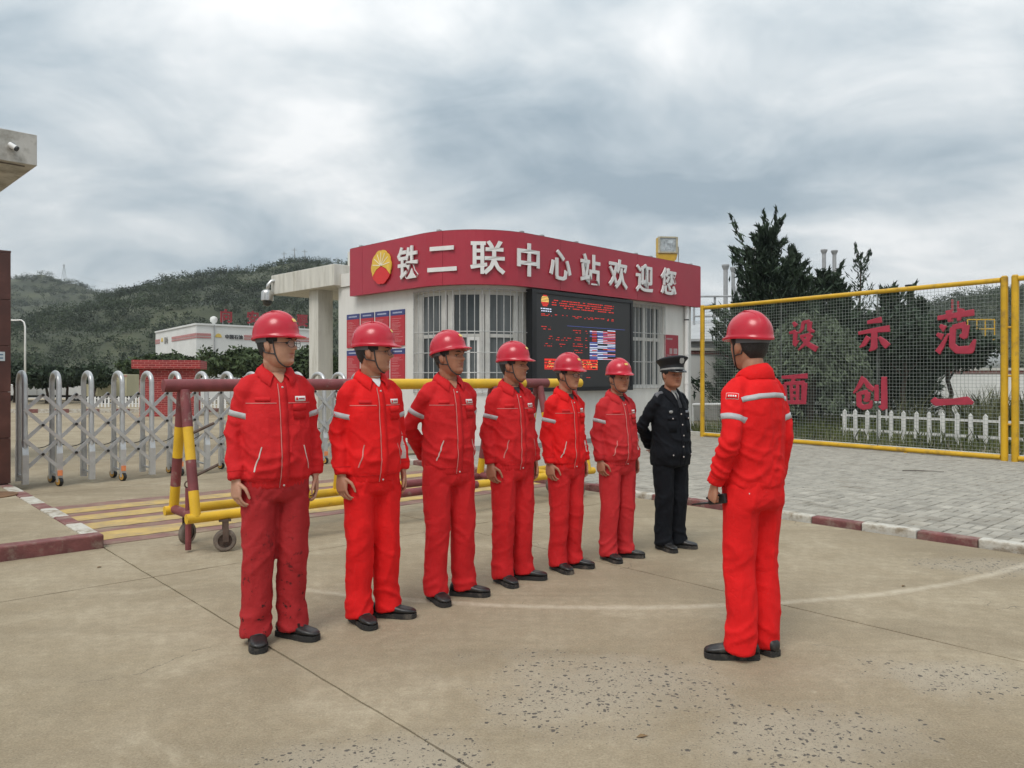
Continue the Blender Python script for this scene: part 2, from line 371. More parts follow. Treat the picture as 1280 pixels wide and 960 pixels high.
# brick paving right of the kerb
M_brick = mat('paving_brick', (.315, .293, .248), .9, .16, 5, .5, 55, world=True, tint=.17, dirt=(.2, .175, .135), ds=1.6, dpos=(.54, .76))
pv = tag(MB().add([S(5.97, -13, .035), S(15.4, -13, .035), S(15.4, 4.6, .035), S(5.97, 4.6, .035)], [(0, 1, 2, 3)]).build('brick_paving', M_joint), kind='structure')
def brick_geo(L_, W_):
    mb = MB(); c = .006; x, y = L_ / 2, W_ / 2
    mb.add([(-x, -y, -.03), (x, -y, -.03), (x, y, -.03), (-x, y, -.03), (-x, -y, -c), (x, -y, -c), (x, y, -c), (-x, y, -c), (-x + c, -y + c, 0), (x - c, -y + c, 0), (x - c, y - c, 0), (-x + c, y - c, 0)],
           [(8, 9, 10, 11)] + [(a, (a + 1) % 4, (a + 1) % 4 + 4, a + 4) for a in range(4)] + [(a + 4, (a + 1) % 4 + 4, (a + 1) % 4 + 8, a + 8) for a in range(4)])
    return mb
bm_ = brick_geo(.201, .095); bmesh_ = bm_.mesh('brick', M_brick)
spots = []
pitch = .212
for i in range(int(9.3 / pitch)):
    for j in range(int(17.4 / pitch)):
        cs, ct = 6.0 + (i + .5) * pitch, -12.9 + (j + .5) * pitch
        for h in (-1, 1):
            if (i + j) % 2: spots.append((cs, ct + h * .053, 0))
            else: spots.append((cs + h * .053, ct, 1))
def vis(s, t):
    p = S(s, t); 
    if p.y < 1: return 9e9
    u = 640 + 961 * p.x / p.y; v = 472 + 1461 / p.y
    return p.length if (u < 1290 and v < 970 and u > 640 and not (885 < u < 1000)) else 9e9
spots.sort(key=lambda q: vis(q[0], q[1]))
rest_v = []; rest_f = []
base_v = np.array(bm_.v); base_f = bm_.f
for k, (s0, t0, r0) in enumerate(spots):
    p = S(s0, t0, .058 + random.uniform(-.0035, .0035)); an = TH + (math.pi / 2 if r0 else 0) + random.uniform(-.012, .012)
    if k < 300:
        o = put('brick', bmesh_, pv, p); o.rotation_euler = (random.uniform(-.012, .012), random.uniform(-.012, .012), an)
    else:
        c_, s__ = math.cos(an), math.sin(an); q = base_v @ np.array([[c_, s__, 0], [-s__, c_, 0], [0, 0, 1]]) + np.array(p)
        o_ = len(rest_v) * 12; rest_v.append(q); rest_f.extend([[i + o_ for i in f] for f in base_f])
o = put('brick_field', npmesh('brick_field', np.concatenate(rest_v), rest_f, M_brick), pv); o['kind'] = 'stuff'

# ------------------------------------------------------------------ gatehouse
E1 = Vector((1, 1, 0)).normalized(); E2 = Vector((-1, 1, 0)).normalized(); C0 = Vector((-.74, 14.48, 0)); RR = 1.6; LA = RR * math.pi / 2
def OUT(l, off=0, z=0):
    """point on the gatehouse outline: l = 0..LA is the rounded corner, l < 0 the left wall, l > LA the right wall; off = outwards"""
    if l < 0: p = C0 + E2 * (RR - l) - E1 * off
    elif l < LA:
        a_ = l / RR; p = C0 + RR * (E1 + E2) - (RR + off) * (math.cos(a_) * E1 + math.sin(a_) * E2)
    else: p = C0 + E1 * (RR + l - LA) - E2 * off
    return Vector((p.x, p.y, z))
def ls(l0, l1):
    st = [l0]; n = 14
    for k in range(n + 1):
        x = LA * k / n
        if l0 + 1e-4 < x < l1 - 1e-4: st.append(x)
    return st + [l1]
def band(mb, l0, l1, o0, o1, z0, z1):
    rings = [[OUT(l, o0, z0), OUT(l, o1, z0), OUT(l, o1, z1), OUT(l, o0, z1)] for l in ls(l0, l1)]
    return mb.loft(rings)
M_wall = mat('white_panel_wall', (.66, .65, .615), .7, .06, 2.5, .15, 40, dirt=(.42, .40, .36), ds=1.2, dpos=(.55, .85), world=True)
def grooved_wall():
    m, n, l, p = new_mat('white_grooved_wall')
    geo = n.new('ShaderNodeNewGeometry'); mp = n.new('ShaderNodeMapping'); mp.inputs['Rotation'].default_value = (0, 0, R(-45)); l.new(geo.outputs['Position'], mp.inputs[0])
    sp = n.new('ShaderNodeSeparateXYZ'); l.new(mp.outputs[0], sp.inputs[0])
    ad = n.new('ShaderNodeMath'); ad.operation = 'ADD'; l.new(sp.outputs[0], ad.inputs[0]); l.new(sp.outputs[1], ad.inputs[1])
    fr = n.new('ShaderNodeMath'); fr.operation = 'PINGPONG'; l.new(ad.outputs[0], fr.inputs[0]); fr.inputs[1].default_value = .075
    rp = n.new('ShaderNodeMapRange'); l.new(fr.outputs[0], rp.inputs[0]); rp.inputs[1].default_value = .001; rp.inputs[2].default_value = .012
    bp = n.new('ShaderNodeBump'); bp.inputs['Strength'].default_value = .5; bp.inputs['Distance'].default_value = .006; l.new(rp.outputs[0], bp.inputs['Height']); l.new(bp.outputs[0], p.inputs['Normal'])
    nz = n.new('ShaderNodeTexNoise'); nz.inputs['Scale'].default_value = 1.6; nz.inputs['Detail'].default_value = 8
    ms = n.new('ShaderNodeMapping'); ms.inputs['Scale'].default_value = (2.5, 2.5, .5); l.new(geo.outputs['Position'], ms.inputs[0]); l.new(ms.outputs[0], nz.inputs['Vector'])
    r2 = n.new('ShaderNodeValToRGB'); l.new(nz.outputs['Fac'], r2.inputs[0]); e = r2.color_ramp.elements
    e[0].position = .3; e[0].color = (.62, .605, .57, 1); e[1].position = .6; e[1].color = (.68, .67, .635, 1)
    l.new(r2.outputs[0], p.inputs['Base Color']); p.inputs['Roughness'].default_value = .65
    return m
M_groove = grooved_wall()
M_sign = mat('sign_red_panel', (.37, .024, .045), .42, .05, 3, .05, 30, dirt=(.32, .03, .045), ds=1.5, dpos=(.5, .8))
M_white = mat('white_paint', (.74, .73, .71), .5, .05, 4)
M_alu = mat('window_frame_grey', (.52, .515, .49), .45, .07, 5)
M_bar = mat('galvanised_bar', (.42, .42, .41), .5, .15, 12, metal=.2)
M_glass = mat('window_glass', (.055, .063, .066), .08, .25, 1.2, spec=.5)
M_glass2 = mat('window_blind', (.105, .115, .118), .2, .3, 6, stretch=(1, 1, .12), spec=.35)
M_black = mat('black_plastic', (.012, .013, .014), .4, .2, 8)
M_steel = mat('brushed_steel', (.55, .54, .52), .3, .1, 20, metal=.9)
M_grey = mat('grey_metal', (.33, .335, .34), .5, .12, 6)
LE = 8.78
gh = empty('gatehouse', (C0.x, C0.y, 0), label='white gatehouse with rounded barred corner window under the red sign', cat='gatehouse')
def gb(mb, name, m, parent=None, **k):
    mb.v = [tuple(Vector(p) - Vector((C0.x, C0.y, 0))) for p in mb.v]
    return mb.build(name, m, parent or gh, **k)
WO = -.18
w0 = MB(); band(w0, -3.3, -.42, WO - .24, WO, 0, 3.62); gb(w0, 'wall', M_groove)
w0 = MB(); band(w0, -.42, LA + .12, WO - .24, WO - .002, 0, 1.22); gb(w0, 'wall', M_wall)
w0 = MB(); band(w0, -.42, LA + .12, WO - .24, WO - .003, 3.27, 3.62); gb(w0, 'wall', M_wall)
w0 = MB(); band(w0, LA + .12, LA + 3.62, WO - .24, WO, 0, 3.62); gb(w0, 'wall', M_groove)
w0 = MB(); band(w0, LA + 3.62, LA + 5.0, WO - .24, WO, 0, 1.28); gb(w0, 'wall', M_groove)
w0 = MB(); band(w0, LA + 3.62, LA + 5.0, WO - .24, WO - .002, 3.3, 3.62); gb(w0, 'wall', M_groove)
w0 = MB(); band(w0, LA + 5.0, LE, WO - .24, WO, 0, 3.62); gb(w0, 'wall', M_groove)
# side and back walls, roof
pts = [OUT(l, WO - .06, 0) for l in ls(-3.2, LE - .04)]
bl = OUT(-3.3, WO, 0) + E1 * 0; br = OUT(LE, WO, 0)
back = bl + E1 * ((br - bl).dot(E1))
mb = MB(); mb.ob(bl + E1 * .24 , -E2 * .24, E1 * ((br - bl).dot(E1) - .24), UP * 3.62); gb(mb, 'back_wall', M_groove)
mb = MB(); d_ = (back - br); mb.ob(br + E2 * .245, E2 * (d_.length - .49), -E1 * .24, UP * 3.62); gb(mb, 'side_wall', M_wall)
rp_ = [OUT(l, -.14, 3.63) for l in ls(-3.3, LE + .05)] + [back + UP * 3.63]
mb = MB(); n_ = len(rp_); mb.add(rp_ + [p + UP * .3 for p in rp_], [tuple(range(n_))[::-1], tuple(range(n_, 2 * n_))] + [(i, (i + 1) % n_, (i + 1) % n_ + n_, i + n_) for i in range(n_)])
gb(mb, 'roof', M_wall)
mb = MB(); band(mb, -3.3, LE + .02, WO, WO + .03, 0, .16); gb(mb, 'plinth', mat('grey_plinth', (.28, .275, .26), .8, .15, 4, .3, 50, world=True))
# rounded corner window
win = MB(); band(win, -.4, LA + .1, WO - .17, WO - .09, 1.22, 1.30); win = gb(win, 'window', M_alu)
def wbox(l0, l1, o0, o1, z0, z1, name, m, par, **k):
    mb = MB(); band(mb, l0, l1, o0, o1, z0, z1); return gb(mb, name, m, par, **k)
wbox(-.4, LA + .1, WO - .17, WO - .09, 3.19, 3.27, 'frame_rail', M_alu, win)
bays = [(-.25, .38), (.73, 1.36), (1.62, 2.25)]
for l0, l1 in ((-.418, -.25), (.38, .54), (.57, .73), (1.36, 1.48), (1.5, 1.62), (2.25, 2.38), (2.41, LA + .118)):
    wbox(l0, l1, WO - .175, WO - .085, 1.30, 3.19, 'mullion', M_alu, win)
for i, (l0, l1) in enumerate(bays):
    wbox(l0 + .002, l1 - .002, WO - .16, WO - .10, 2.33, 2.40, 'transom', M_alu, win)
    wbox(l0, l1, WO - .15, WO - .13, 2.40, 3.19, 'pane', M_glass if i == 1 else M_glass2, win)
    wbox(l0, l1, WO - .15, WO - .13, 1.30, 2.33, 'pane', M_glass if i == 0 else M_glass2, win)
    if i == 1:
        for a_, b_ in ((l0 + .34, l0 + .40), (l1 - .06, l1)): wbox(a_, b_, WO - .165, WO - .095, 1.30, 2.27, 'sash_stile', M_white, win)
        wbox(l0 + .34, l1, WO - .166, WO - .094, 2.27, 2.33, 'sash_rail', M_white, win)
def bars(par, l0, l1, z0, z1, step, zs, off=WO + .03):
    n = int(round((l1 - l0) / step))
    for k in range(n + 1):
        l = l0 + (l1 - l0) * k / n
        mb = MB(); mb.tube([OUT(l, off, z0), OUT(l, off, z1)], .0095, 6); gb(mb, 'bar', M_bar, par)
    for z in zs:
        mb = MB(); mb.tube([OUT(x, off, z) for x in ls(l0, l1)], .011, 6); gb(mb, 'cross_bar', M_bar, par)
bars(win, -.4, LA + .06, 1.2, 3.3, .168, (1.22, 1.62, 2.02, 2.44, 3.28))
# side window behind bars
l0, l1 = LA + 3.62, LA + 5.0
sw = wbox(l0, l1, WO - .17, WO - .09, 1.28, 1.35, 'window', M_alu, None)
wbox(l0, l1, WO - .17, WO - .09, 3.23, 3.3, 'frame_rail', M_alu, sw)
for a_, b_ in ((l0, l0 + .08), (l0 + .62, l0 + .72), (l1 - .30, l1 - .22), (l1 - .08, l1)): wbox(a_, b_, WO - .175, WO - .085, 1.35, 3.23, 'mullion', M_alu, sw)
wbox(l0 + .08, l1 - .08, WO - .165, WO - .095, 2.42, 2.5, 'transom', M_alu, sw)
wbox(l0 + .05, l1 - .05, WO - .15, WO - .13, 1.35, 3.23, 'pane', M_glass2, sw)
bars(sw, l0 - .02, l1 + .02, 1.25, 3.3, .155, (1.27, 1.9, 2.6, 3.28))
# drainpipe
lp = LA + 5.95
dp = MB(); dp.tube([OUT(lp, WO + .07, .03), OUT(lp, WO + .07, 3.36)], .055, 12); dp = gb(dp, 'drainpipe', M_white, smooth=True, angle=50)
for z in (.6, 1.35, 2.1, 3.2):
    mb = MB(); mb.tube([OUT(lp, WO + .07, z), OUT(lp, WO + .07, z + .06)], .064, 12); gb(mb, 'pipe_joint', M_white, dp)
mb = MB(); mb.tube([OUT(lp, WO + .07, 3.0), OUT(lp, WO + .07, 3.03)], .062, 12); gb(mb, 'pipe_clip', M_black, dp)
# corner post beyond the drainpipe
# portico: slab and pillar left of the wall
M_oldw = mat('weathered_white_render', (.57, .555, .50), .85, .08, 2, .3, 40, dirt=(.38, .36, .30), ds=2.2, dpos=(.5, .75), world=True, stretch=(3, 3, .5))
pc = Vector((-4.12, 17.8, 0))
mb = MB(); mb.ob(pc + UP * 3.66, E2 * 3.0, E1 * 2.6, UP * .5); po = gb(mb, 'portico_slab', M_oldw, bevel=.012)
mb = MB(); q = Vector((-4.72, 18.7, 0)); mb.ob(q, E2 * .42, E1 * .42, UP * 3.66); gb(mb, 'portico_pillar', M_oldw, bevel=.01)
mb = MB(); mb.ob(Vector((-3.75, 18.2, 4.16)), E2 * .25, E1 * .4, UP * .36); gb(mb, 'roof_block', M_oldw)

# big red sign wrapped round the corner
sg = empty('gatehouse_sign', (C0.x, C0.y, 3.4), label='curved red fascia sign with white Chinese letters and flower emblem on the gatehouse', cat='sign')
def sb(mb, name, m, parent=None, **k):
    mb.v = [tuple(Vector(p) - Vector((C0.x, C0.y, 3.4))) for p in mb.v]
    return mb.build(name, m, parent or sg, **k)
cuts = [-2.55, -2.05, .6, LA + .9, LA + 3.64, LA + 6.45]
for a_, b_ in zip(cuts[:-1], cuts[1:]):
    mb = MB(); band(mb, a_ + .003, b_ - .003, -.13, 0, 3.36, 4.43); sb(mb, 'panel', M_sign)
mb = MB(); band(mb, cuts[0] + .02, cuts[-1] - .02, -.14, -.02, 4.431, 4.445); sb(mb, 'top_trim', M_maroon)
for l in (-2.3, .4, LA - .2, LA + .4, LA + 1.5, LA + 3.7, LA + 4.3, LA + 6.1):
    mb = MB(); mb.ob(OUT(l, -.16, 4.44), OUT(l + .08, -.16, 4.44) - OUT(l, -.16, 4.44), (OUT(l, -.08, 4.44) - OUT(l, -.16, 4.44)), UP * .05); sb(mb, 'bracket', M_grey)
def glyph(ch, size, bold=.0, depth=.02, width=1.0):
    c = bpy.data.curves.new('glyph', 'FONT'); c.body = ch; c.size = 1; c.offset = bold; c.extrude = depth / 2 / size; c.resolution_u = 2
    o = bpy.data.objects.new('glyph', c); COL.objects.link(o)
    dg = bpy.context.evaluated_depsgraph_get(); m = bpy.data.meshes.new_from_object(o.evaluated_get(dg))
    v = np.empty(len(m.vertices) * 3, np.float32); m.vertices.foreach_get('co', v); v = v.reshape(-1, 3)
    fs = [tuple(p.vertices) for p in m.polygons]
    bpy.data.objects.remove(o); bpy.data.curves.remove(c); bpy.data.meshes.remove(m)
    v[:, 0] = (v[:, 0] - (v[:, 0].min() + v[:, 0].max()) / 2) * size * width; v[:, 1] = (v[:, 1] - .375) * size; v[:, 2] *= size
    return v, fs
def weld(o, d=.0008):
    bm = bmesh.new(); bm.from_mesh(o.data); bmesh.ops.remove_doubles(bm, verts=bm.verts, dist=d); bm.to_mesh(o.data); bm.free()
M_letter = mat('white_letter', (.70, .69, .68), .45, .05, 5)
for ch, lc in zip('铁二联中心站欢迎您', (-.36, .59, 1.52, 2.42, 3.37, 4.36, 5.36, 6.39, 7.41)):
    v, fs = glyph(ch, .70, .018, .03)
    mb = MB(); mb.v = [tuple(OUT(lc + float(p[0]), .035 + float(p[2]), 3.89 + float(p[1]))) for p in v]; mb.f = fs
    weld(sb(mb, 'letter', M_letter))
# flower emblem: ten-petalled outline, gold upper half with pale rays, red lower half
M_gold = mat('emblem_gold', (.72, .46, .05), .4, .12, 5); M_ered = mat('emblem_red', (.62, .02, .02), .4, .08, 5); M_ray = mat('emblem_ray', (.85, .78, .6), .4, .05, 5)
def emblem(cf, rad, put_, par, tmin=.03):
    """cf(x, y, d) maps emblem plane coordinates to a world point; put_(mb, name, mat, parent) builds a piece"""
    def rr(a): return rad * (1 + .06 * abs(math.cos(5 * a)) ** .6 - .05)
    n = 80; gold = []; red = []
    for i in range(n + 1):
        a = R(-28) + R(236) * i / n; gold.append((rr(a) * math.cos(a), rr(a) * math.sin(a) * 1.02))
    cut = [(-rad * .5, -rad * .12), (0, rad * .08), (rad * .5, -rad * .12)]
    for i in range(n // 2 + 1):
        a = R(210) + R(120) * i / (n // 2); red.append((rr(a) * math.cos(a), rr(a) * math.sin(a) * 1.02))
    def sol(poly, d0, d1, name, m):
        k = len(poly); mb = MB()
        mb.add([cf(x, y, d0) for x, y in poly] + [cf(x, y, d1) for x, y in poly], [tuple(range(k))[::-1], tuple(range(k, 2 * k))] + [(i, (i + 1) % k, (i + 1) % k + k, i + k) for i in range(k)])
        return put_(mb, name, m, par)
    e0 = sol(gold + cut, 0, tmin, 'emblem', M_gold)
    sol(red + [(c[0], c[1] - rad * .035) for c in cut[::-1]], 0, tmin, 'emblem_base', M_ered)
    for k in range(7):
        a = R(12 + 26 * k); c_, s__ = math.cos(a), math.sin(a); w_ = rad * .022
        sol([(-s__ * w_ + 0, rad * .1 + c_ * w_), (s__ * w_, rad * .1 - c_ * w_), (c_ * rad * .86 + s__ * w_, s__ * rad * .86 + rad * .02 - c_ * w_), (c_ * rad * .86 - s__ * w_, s__ * rad * .86 + rad * .02 + c_ * w_)], tmin + .001, tmin + .004, 'emblem_ray', M_ray)
    return e0
emblem(lambda x, y, d: OUT(-1.29 + x, .012 + d, 3.89 + y), .36, lambda mb, nm, m, par: sb(mb, nm, m, par), sg)

# LED screen on the right wall
led = empty('led_screen', OUT(LA + 1.75, 0, 1.22), label='large black LED display screen with rows of red text on the gatehouse wall', cat='screen')
LO = Vector(led.location)
def lb(mb, name, m, par=None, **k):
    mb.v = [tuple(Vector(p) - LO) for p in mb.v]; o_ = mb.build(name, m, par or led, **k)
    if 'text' in name or 'logo' in name: o_['kind'] = 'stuff'
    return o_
l0, l1, z0, z1 = LA + .03, LA + 3.47, 1.23, 3.33
M_ledf = mat('led_frame', (.008, .009, .011), .35, .2, 6); M_led = mat('led_face', (.034, .035, .037), .55, .08, 60)
def lrect(a, b, c, d, o0, o1): mb = MB(); return band(mb, a, b, o0, o1, c, d)
lb(lrect(l0, l1, z0, z1, WO + .002, -.03), 'cabinet', M_ledf)
for r_ in ((l0, l1, z0, z0 + .09), (l0, l1, z1 - .07, z1), (l0, l0 + .13, z0 + .09, z1 - .07), (l1 - .07, l1, z0 + .09, z1 - .07)): lb(lrect(*r_, -.03, .0), 'frame', M_ledf)
lb(lrect(l0 + .13, l1 - .07, z0 + .09, z1 - .07, -.03, -.022), 'panel', M_led)
def em(name, c, s): return mat(name, tuple(x * .5 for x in c), .5, .05, 5, emit=c, es=s)
E_r = em('led_red', (1, .05, .035), .40); E_y = em('led_yellow', (1, .62, .16), .55); E_w = em('led_white', (.72, .78, 1), .55); E_b = em('led_blue', (.12, .16, .55), .45)
FX = lambda x: l0 + .13 + (l1 - l0 - .2) * x        # 0..1 across, 0..1 up
FZ = lambda y: z0 + .09 + (z1 - z0 - .16) * y
def dashes(mb, x0, x1, y, h, fill=.8, d=.014):
    x = x0
    while x < x1:
        w_ = random.uniform(.4, 1.6) * d
        if random.random() < fill: band(mb, FX(x), FX(min(x + w_, x1)), -.0215, -.019, FZ(y), FZ(y) + h)
        x += w_ + random.uniform(.003, .008)
rd = MB()
for y in (.955, .93, .905, .88): dashes(rd, .15 if y > .89 else .27, .80, y - .02, .018, .82)
for y in (.80, .785): dashes(rd, .05, .15, y - .02, .013, .6); dashes(rd, .18, .80, y - .02, .014, .5)
for (xa, xb, ya) in ((.05, .14, .62), (.08, .16, .52), (.08, .15, .44), (.19, .34, .51), (.36, .46, .6), (.36, .46, .52), (.36, .46, .45), (.36, .46, .38), (.49, .51, .6), (.49, .51, .52), (.49, .51, .44), (.2, .3, .44)):
    for q in (0, .025): dashes(rd, xa, xb, ya + q, .012, .6)
dashes(rd, .5, .58, .10, .012, .6)
for y in (.298, .192): band(rd, FX(.08), FX(.62), -.0215, -.019, FZ(y), FZ(y) + .016)
for y in (.285, .255, .225, .205): dashes(rd, .08, .62, y, .035, .93, .03)
lb(rd, 'red_text', E_r)
yl = MB()
for y in (.27, .242, .215): dashes(yl, .085, .62, y + .006, .011, .6, .02)
for k in range(len(yl.v)): pass
yl.v = [tuple(Vector(p) + (E1 * 0 - E2) * .003) for p in yl.v]
lb(yl, 'yellow_text', E_y)
wt = MB(); dashes(wt, .045, .145, .835, .02, .9, .02); dashes(wt, .05, .145, .81, .02, .85, .02)
bl_ = MB()
for k in range(19):
    y = .645 - k * .0185
    for (xa, xb) in ((.535, .62), (.62, .73), (.73, .82)):
        r_ = random.random(); band(wt if r_ < .62 else (bl_ if r_ < .82 else rd), FX(xa), FX(xb) - .004, -.0215, -.0195, FZ(y), FZ(y) + .018) if r_ < .82 else None
lb(wt, 'white_text', E_w); lb(bl_, 'blue_text', E_b)
r2 = MB()
for k in range(19):
    y = .645 - k * .0185 + .004
    if random.random() < .6: band(r2, FX(.68), FX(.82), -.019, -.0185, FZ(y), FZ(y) + .012)
    if random.random() < .5: band(r2, FX(.56), FX(.61), -.019, -.0185, FZ(y), FZ(y) + .012)
lb(r2, 'red_text', E_r)
lb(lrect(FX(.30), FX(.93), FZ(.672), FZ(.672) + .006, -.0215, -.0195), 'blue_line', E_b)
lg = MB(); ly = MB()
for k in range(8):
    hw = .036 * math.sqrt(max(.05, 1 - ((k - 3.6) / 4.2) ** 2)); y = .975 - k * .0155
    band(ly if 1 <= k <= 4 else lg, FX(.085 - hw), FX(.085 + hw), -.0215, -.0195, FZ(y), FZ(y) + .02)
lb(lg, 'logo_red', E_r); lb(ly, 'logo_gold', E_y)

# notice boards on the left wall, two rows of four
M_nred = mat('notice_red', (.43, .018, .03), .35, .06, 4); M_nblue = mat('notice_blue', (.035, .045, .17), .35, .08, 4); M_nline = mat('notice_print', (.62, .3, .3), .5, .1, 9)
for row, (za, zb) in enumerate(((2.20, 2.97), (1.40, 2.14))):
    for c_ in range(4):
        la = -2.92 + c_ * .565 - .0; lb_ = la + .5
        words = ('first from the pillar', 'second from the pillar', 'third from the pillar', 'beside the corner window')[c_]
        nb = empty('notice_board', OUT((la + lb_) / 2, WO, za), label='red notice board with blue heading, %s row, %s' % (('upper', 'lower')[row], words), cat='notice board', group='notice boards on the gatehouse wall')
        base = Vector(nb.location)
        def pb(mb, name, m):
            mb.v = [tuple(Vector(p) - base) for p in mb.v]; o_ = mb.build(name, m, nb)
            if 'print' in name: o_['kind'] = 'stuff'
            return o_
        pb(band(MB(), la, lb_, WO + .001, WO + .022, za, zb - .12), 'board', M_nred)
        pb(band(MB(), la, lb_, WO + .001, WO + .022, zb - .118, zb), 'heading', M_nblue)
        mb = MB(); zt = zb - .19
        while zt > za + .05:
            x = la + .05; xe = la + random.uniform(.22, .45)
            while x < xe: w_ = random.uniform(.015, .05); band(mb, x, min(x + w_, xe), WO + .0225, WO + .0235, zt, zt + .007); x += w_ + .008
            zt -= random.choice((.028, .028, .045))
        pb(mb, 'print_lines', M_nline)
        mb = MB(); x = la + .09
        while x < lb_ - .09: band(mb, x, x + .03, WO + .0225, WO + .0235, zb - .075, zb - .045); x += .042
        pb(mb, 'heading_print', mat('heading_print_white', (.45, .48, .6), .5, .1, 9))
# plaque by the side window
pq = empty('wall_plaque', OUT(LA + 5.25, WO, 1.76), label='dark red information plaque between side window and drainpipe', cat='plaque'); base = Vector(pq.location)
def pb(mb, name, m): mb.v = [tuple(Vector(p) - base) for p in mb.v]; return mb.build(name, m, pq)
M_plq = mat('plaque_red', (.30, .015, .03), .3, .1, 4)
pb(band(MB(), LA + 5.03, LA + 5.62, WO + .001, WO + .03, 1.76, 2.6), 'board', M_plq)
pb(band(MB(), LA + 5.05, LA + 5.60, WO + .031, WO + .033, 1.78, 2.02), 'grey_band', mat('plaque_grey', (.09, .085, .09), .3, .1, 4))
mb = MB(); band(mb, LA + 5.22, LA + 5.34, WO + .031, WO + .033, 2.12, 2.26); band(mb, LA + 5.40, LA + 5.57, WO + .031, WO + .033, 2.12, 2.26)
for z in (2.5, 2.48, 2.08): band(mb, LA + 5.08, LA + (5.35 if z > 2.2 else 5.3), WO + .031, WO + .033, z, z + .014)
pb(mb, 'print', mat('plaque_print', (.4, .3, .3), .5, .1, 9))
# floodlight on the roof behind the sign
fl = empty('floodlight', OUT(LA + 5.75, -.55, 4.15), label='square yellow floodlight standing on the gatehouse roof', cat='floodlight'); fb = Vector(fl.location)
M_flood = mat('floodlight_yellow', (.50, .31, .03), .4, .1, 6, dirt=(.3, .2, .06), ds=6)
ax = (Vector((1, .12, 0))).normalized(); ay = Vector((-ax.y, ax.x, 0))
c = Vector((0, 0, .78))
def fpiece(cx, cz, w_, h_, d0, d1, name, m, **k):
    mb = MB(); mb.ob(ax * (cx - w_ / 2) + ay * d0 + UP * (cz - h_ / 2) , ax * w_, ay * (d1 - d0), UP * h_); return mb.build(name, m, fl, **k)
fpiece(0, .83, .52, .42, .0, .22, 'housing', M_flood, bevel=.02)
for r_ in ((-.24, .83, .05, .43), (.24, .83, .05, .43), (0, 1.03, .43, .04), (0, .635, .43, .04)): fpiece(*r_, -.03, -.001, 'rim', mat('weathered_grey', (.36, .33, .24), .6, .2, 8), bevel=.004)
fpiece(0, .83, .43, .36, -.012, -.004, 'lens', mat('lamp_glass', (.30, .33, .34), .08, .35, 7, spec=.9))
fpiece(.03, .84, .22, .26, -.016, -.0125, 'reflector', mat('lamp_reflector', (.5, .52, .52), .25, .4, 9, metal=.7))
mb = MB(); mb.prism([(-.27, 0), (-.24, -.16), (-.2, -.2), (.18, -.2), (.23, -.16), (.27, 0)], UP * .615 + ay * 0, ax, UP, ay * .2); mb.build('ballast_box', M_flood, fl, bevel=.01)
mb = MB(); mb.tube([UP * -.22 + ay * .1, UP * .45 + ay * .1], .03, 8); mb.rev([(.1, -.215), (.1, -.19)], ay * .1, 12); mb.build('post', M_grey, fl)
mb = MB(); mb.tube([ax * .32 + ay * .1 + UP * .0, ax * .32 + ay * .1 + UP * .8, ax * .27 + ay * .1 + UP * .82], .012, 6); mb.tube([ax * .1 + ay * .1 + UP * .01, ax * .34 + ay * .1 + UP * .01], .012, 6); mb.build('yoke', M_grey, fl)
# dome camera hanging from the portico slab
dc_p = Vector((-5.95, 19.9, 3.9)); dcm = empty('dome_camera', dc_p, label='silver dome security camera hanging on a curved arm from the portico slab', cat='camera')
mb = MB(); mb.cbox((.05, .08, 0), (.16, .16, 0), (-.1, .1, 0), (0, 0, .34)); mb.build('bracket', M_steel, dcm)
pts = [Vector((0, .0, .08)), Vector((-.12, -.06, .12)), Vector((-.24, -.12, .1)), Vector((-.31, -.16, 0)), Vector((-.33, -.17, -.14))]
mb = MB(); mb.tube(pts, .045, 12); mb.build('arm', M_steel, dcm, smooth=True)
q = Vector((-.33, -.17, 0))
mb = MB(); mb.rev([(.02, -.12), (.09, -.13), (.14, -.17), (.15, -.22), (.155, -.40), (.13, -.41)], q, 24); mb.build('housing', M_steel, dcm, smooth=True, angle=40)
mb = MB(); mb.rev([(.12, -.405), (.115, -.47), (.08, -.53), (.02, -.55)], q, 20); mb.build('dome', mat('smoked_dome', (.015, .016, .018), .08, .2, 5, spec=.9), dcm, smooth=True, angle=60)
mb = MB(); mb.tube([(.02, .02, .16), (.09, .0, .28), (.13, -.04, .18), (.1, -.03, -.1), (.05, 0, -.16)], .018, 8); mb.build('cable', M_black, dcm, smooth=True)

# ------------------------------------------------------------------ left side: stone pillar, canopy slab
M_stone = mat('dark_red_stone', (.080, .027, .020), .4, .2, 3, .08, 50, world=True, dirt=(.11, .045, .035), ds=3)
pl = empty('gate_pillar', S(-1, 4.8), label='dark maroon stone-clad gate pillar at the end of the folding gate', cat='pillar'); pb0 = Vector(pl.location)
def pp(mb, name, m, **k): mb.v = [tuple(Vector(p) - pb0) for p in mb.v]; return mb.build(name, m, pl, **k)
pp(sbox(MB(), -2.38, -.03, 4.52, 5.1, .1, 3.15), 'core', mat('grout', (.03, .015, .014), .8, .1))
zs = [.118, .72, 1.33, 1.94, 2.55, 3.17]
for a_, b_ in zip(zs[:-1], zs[1:]):
    for sa, sb_ in ((-2.42, -1.62), (-1.61, -.81), (-.80, -.0)):
        pp(sbox(MB(), sa + .003, sb_ - .003, 4.49, 4.519, a_ + .003, b_ - .003), 'stone_panel', M_stone, bevel=.003)
    pp(sbox(MB(), -.029, .0, 4.522, 5.1, a_ + .003, b_ - .003), 'stone_panel', mat('red_stone_side', (.12, .04, .03), .4, .2, 3, world=True), bevel=.003)
pp(sbox(MB(), -2.42, 0, 4.49, 5.1, 3.171, 3.2), 'cap', M_stone)
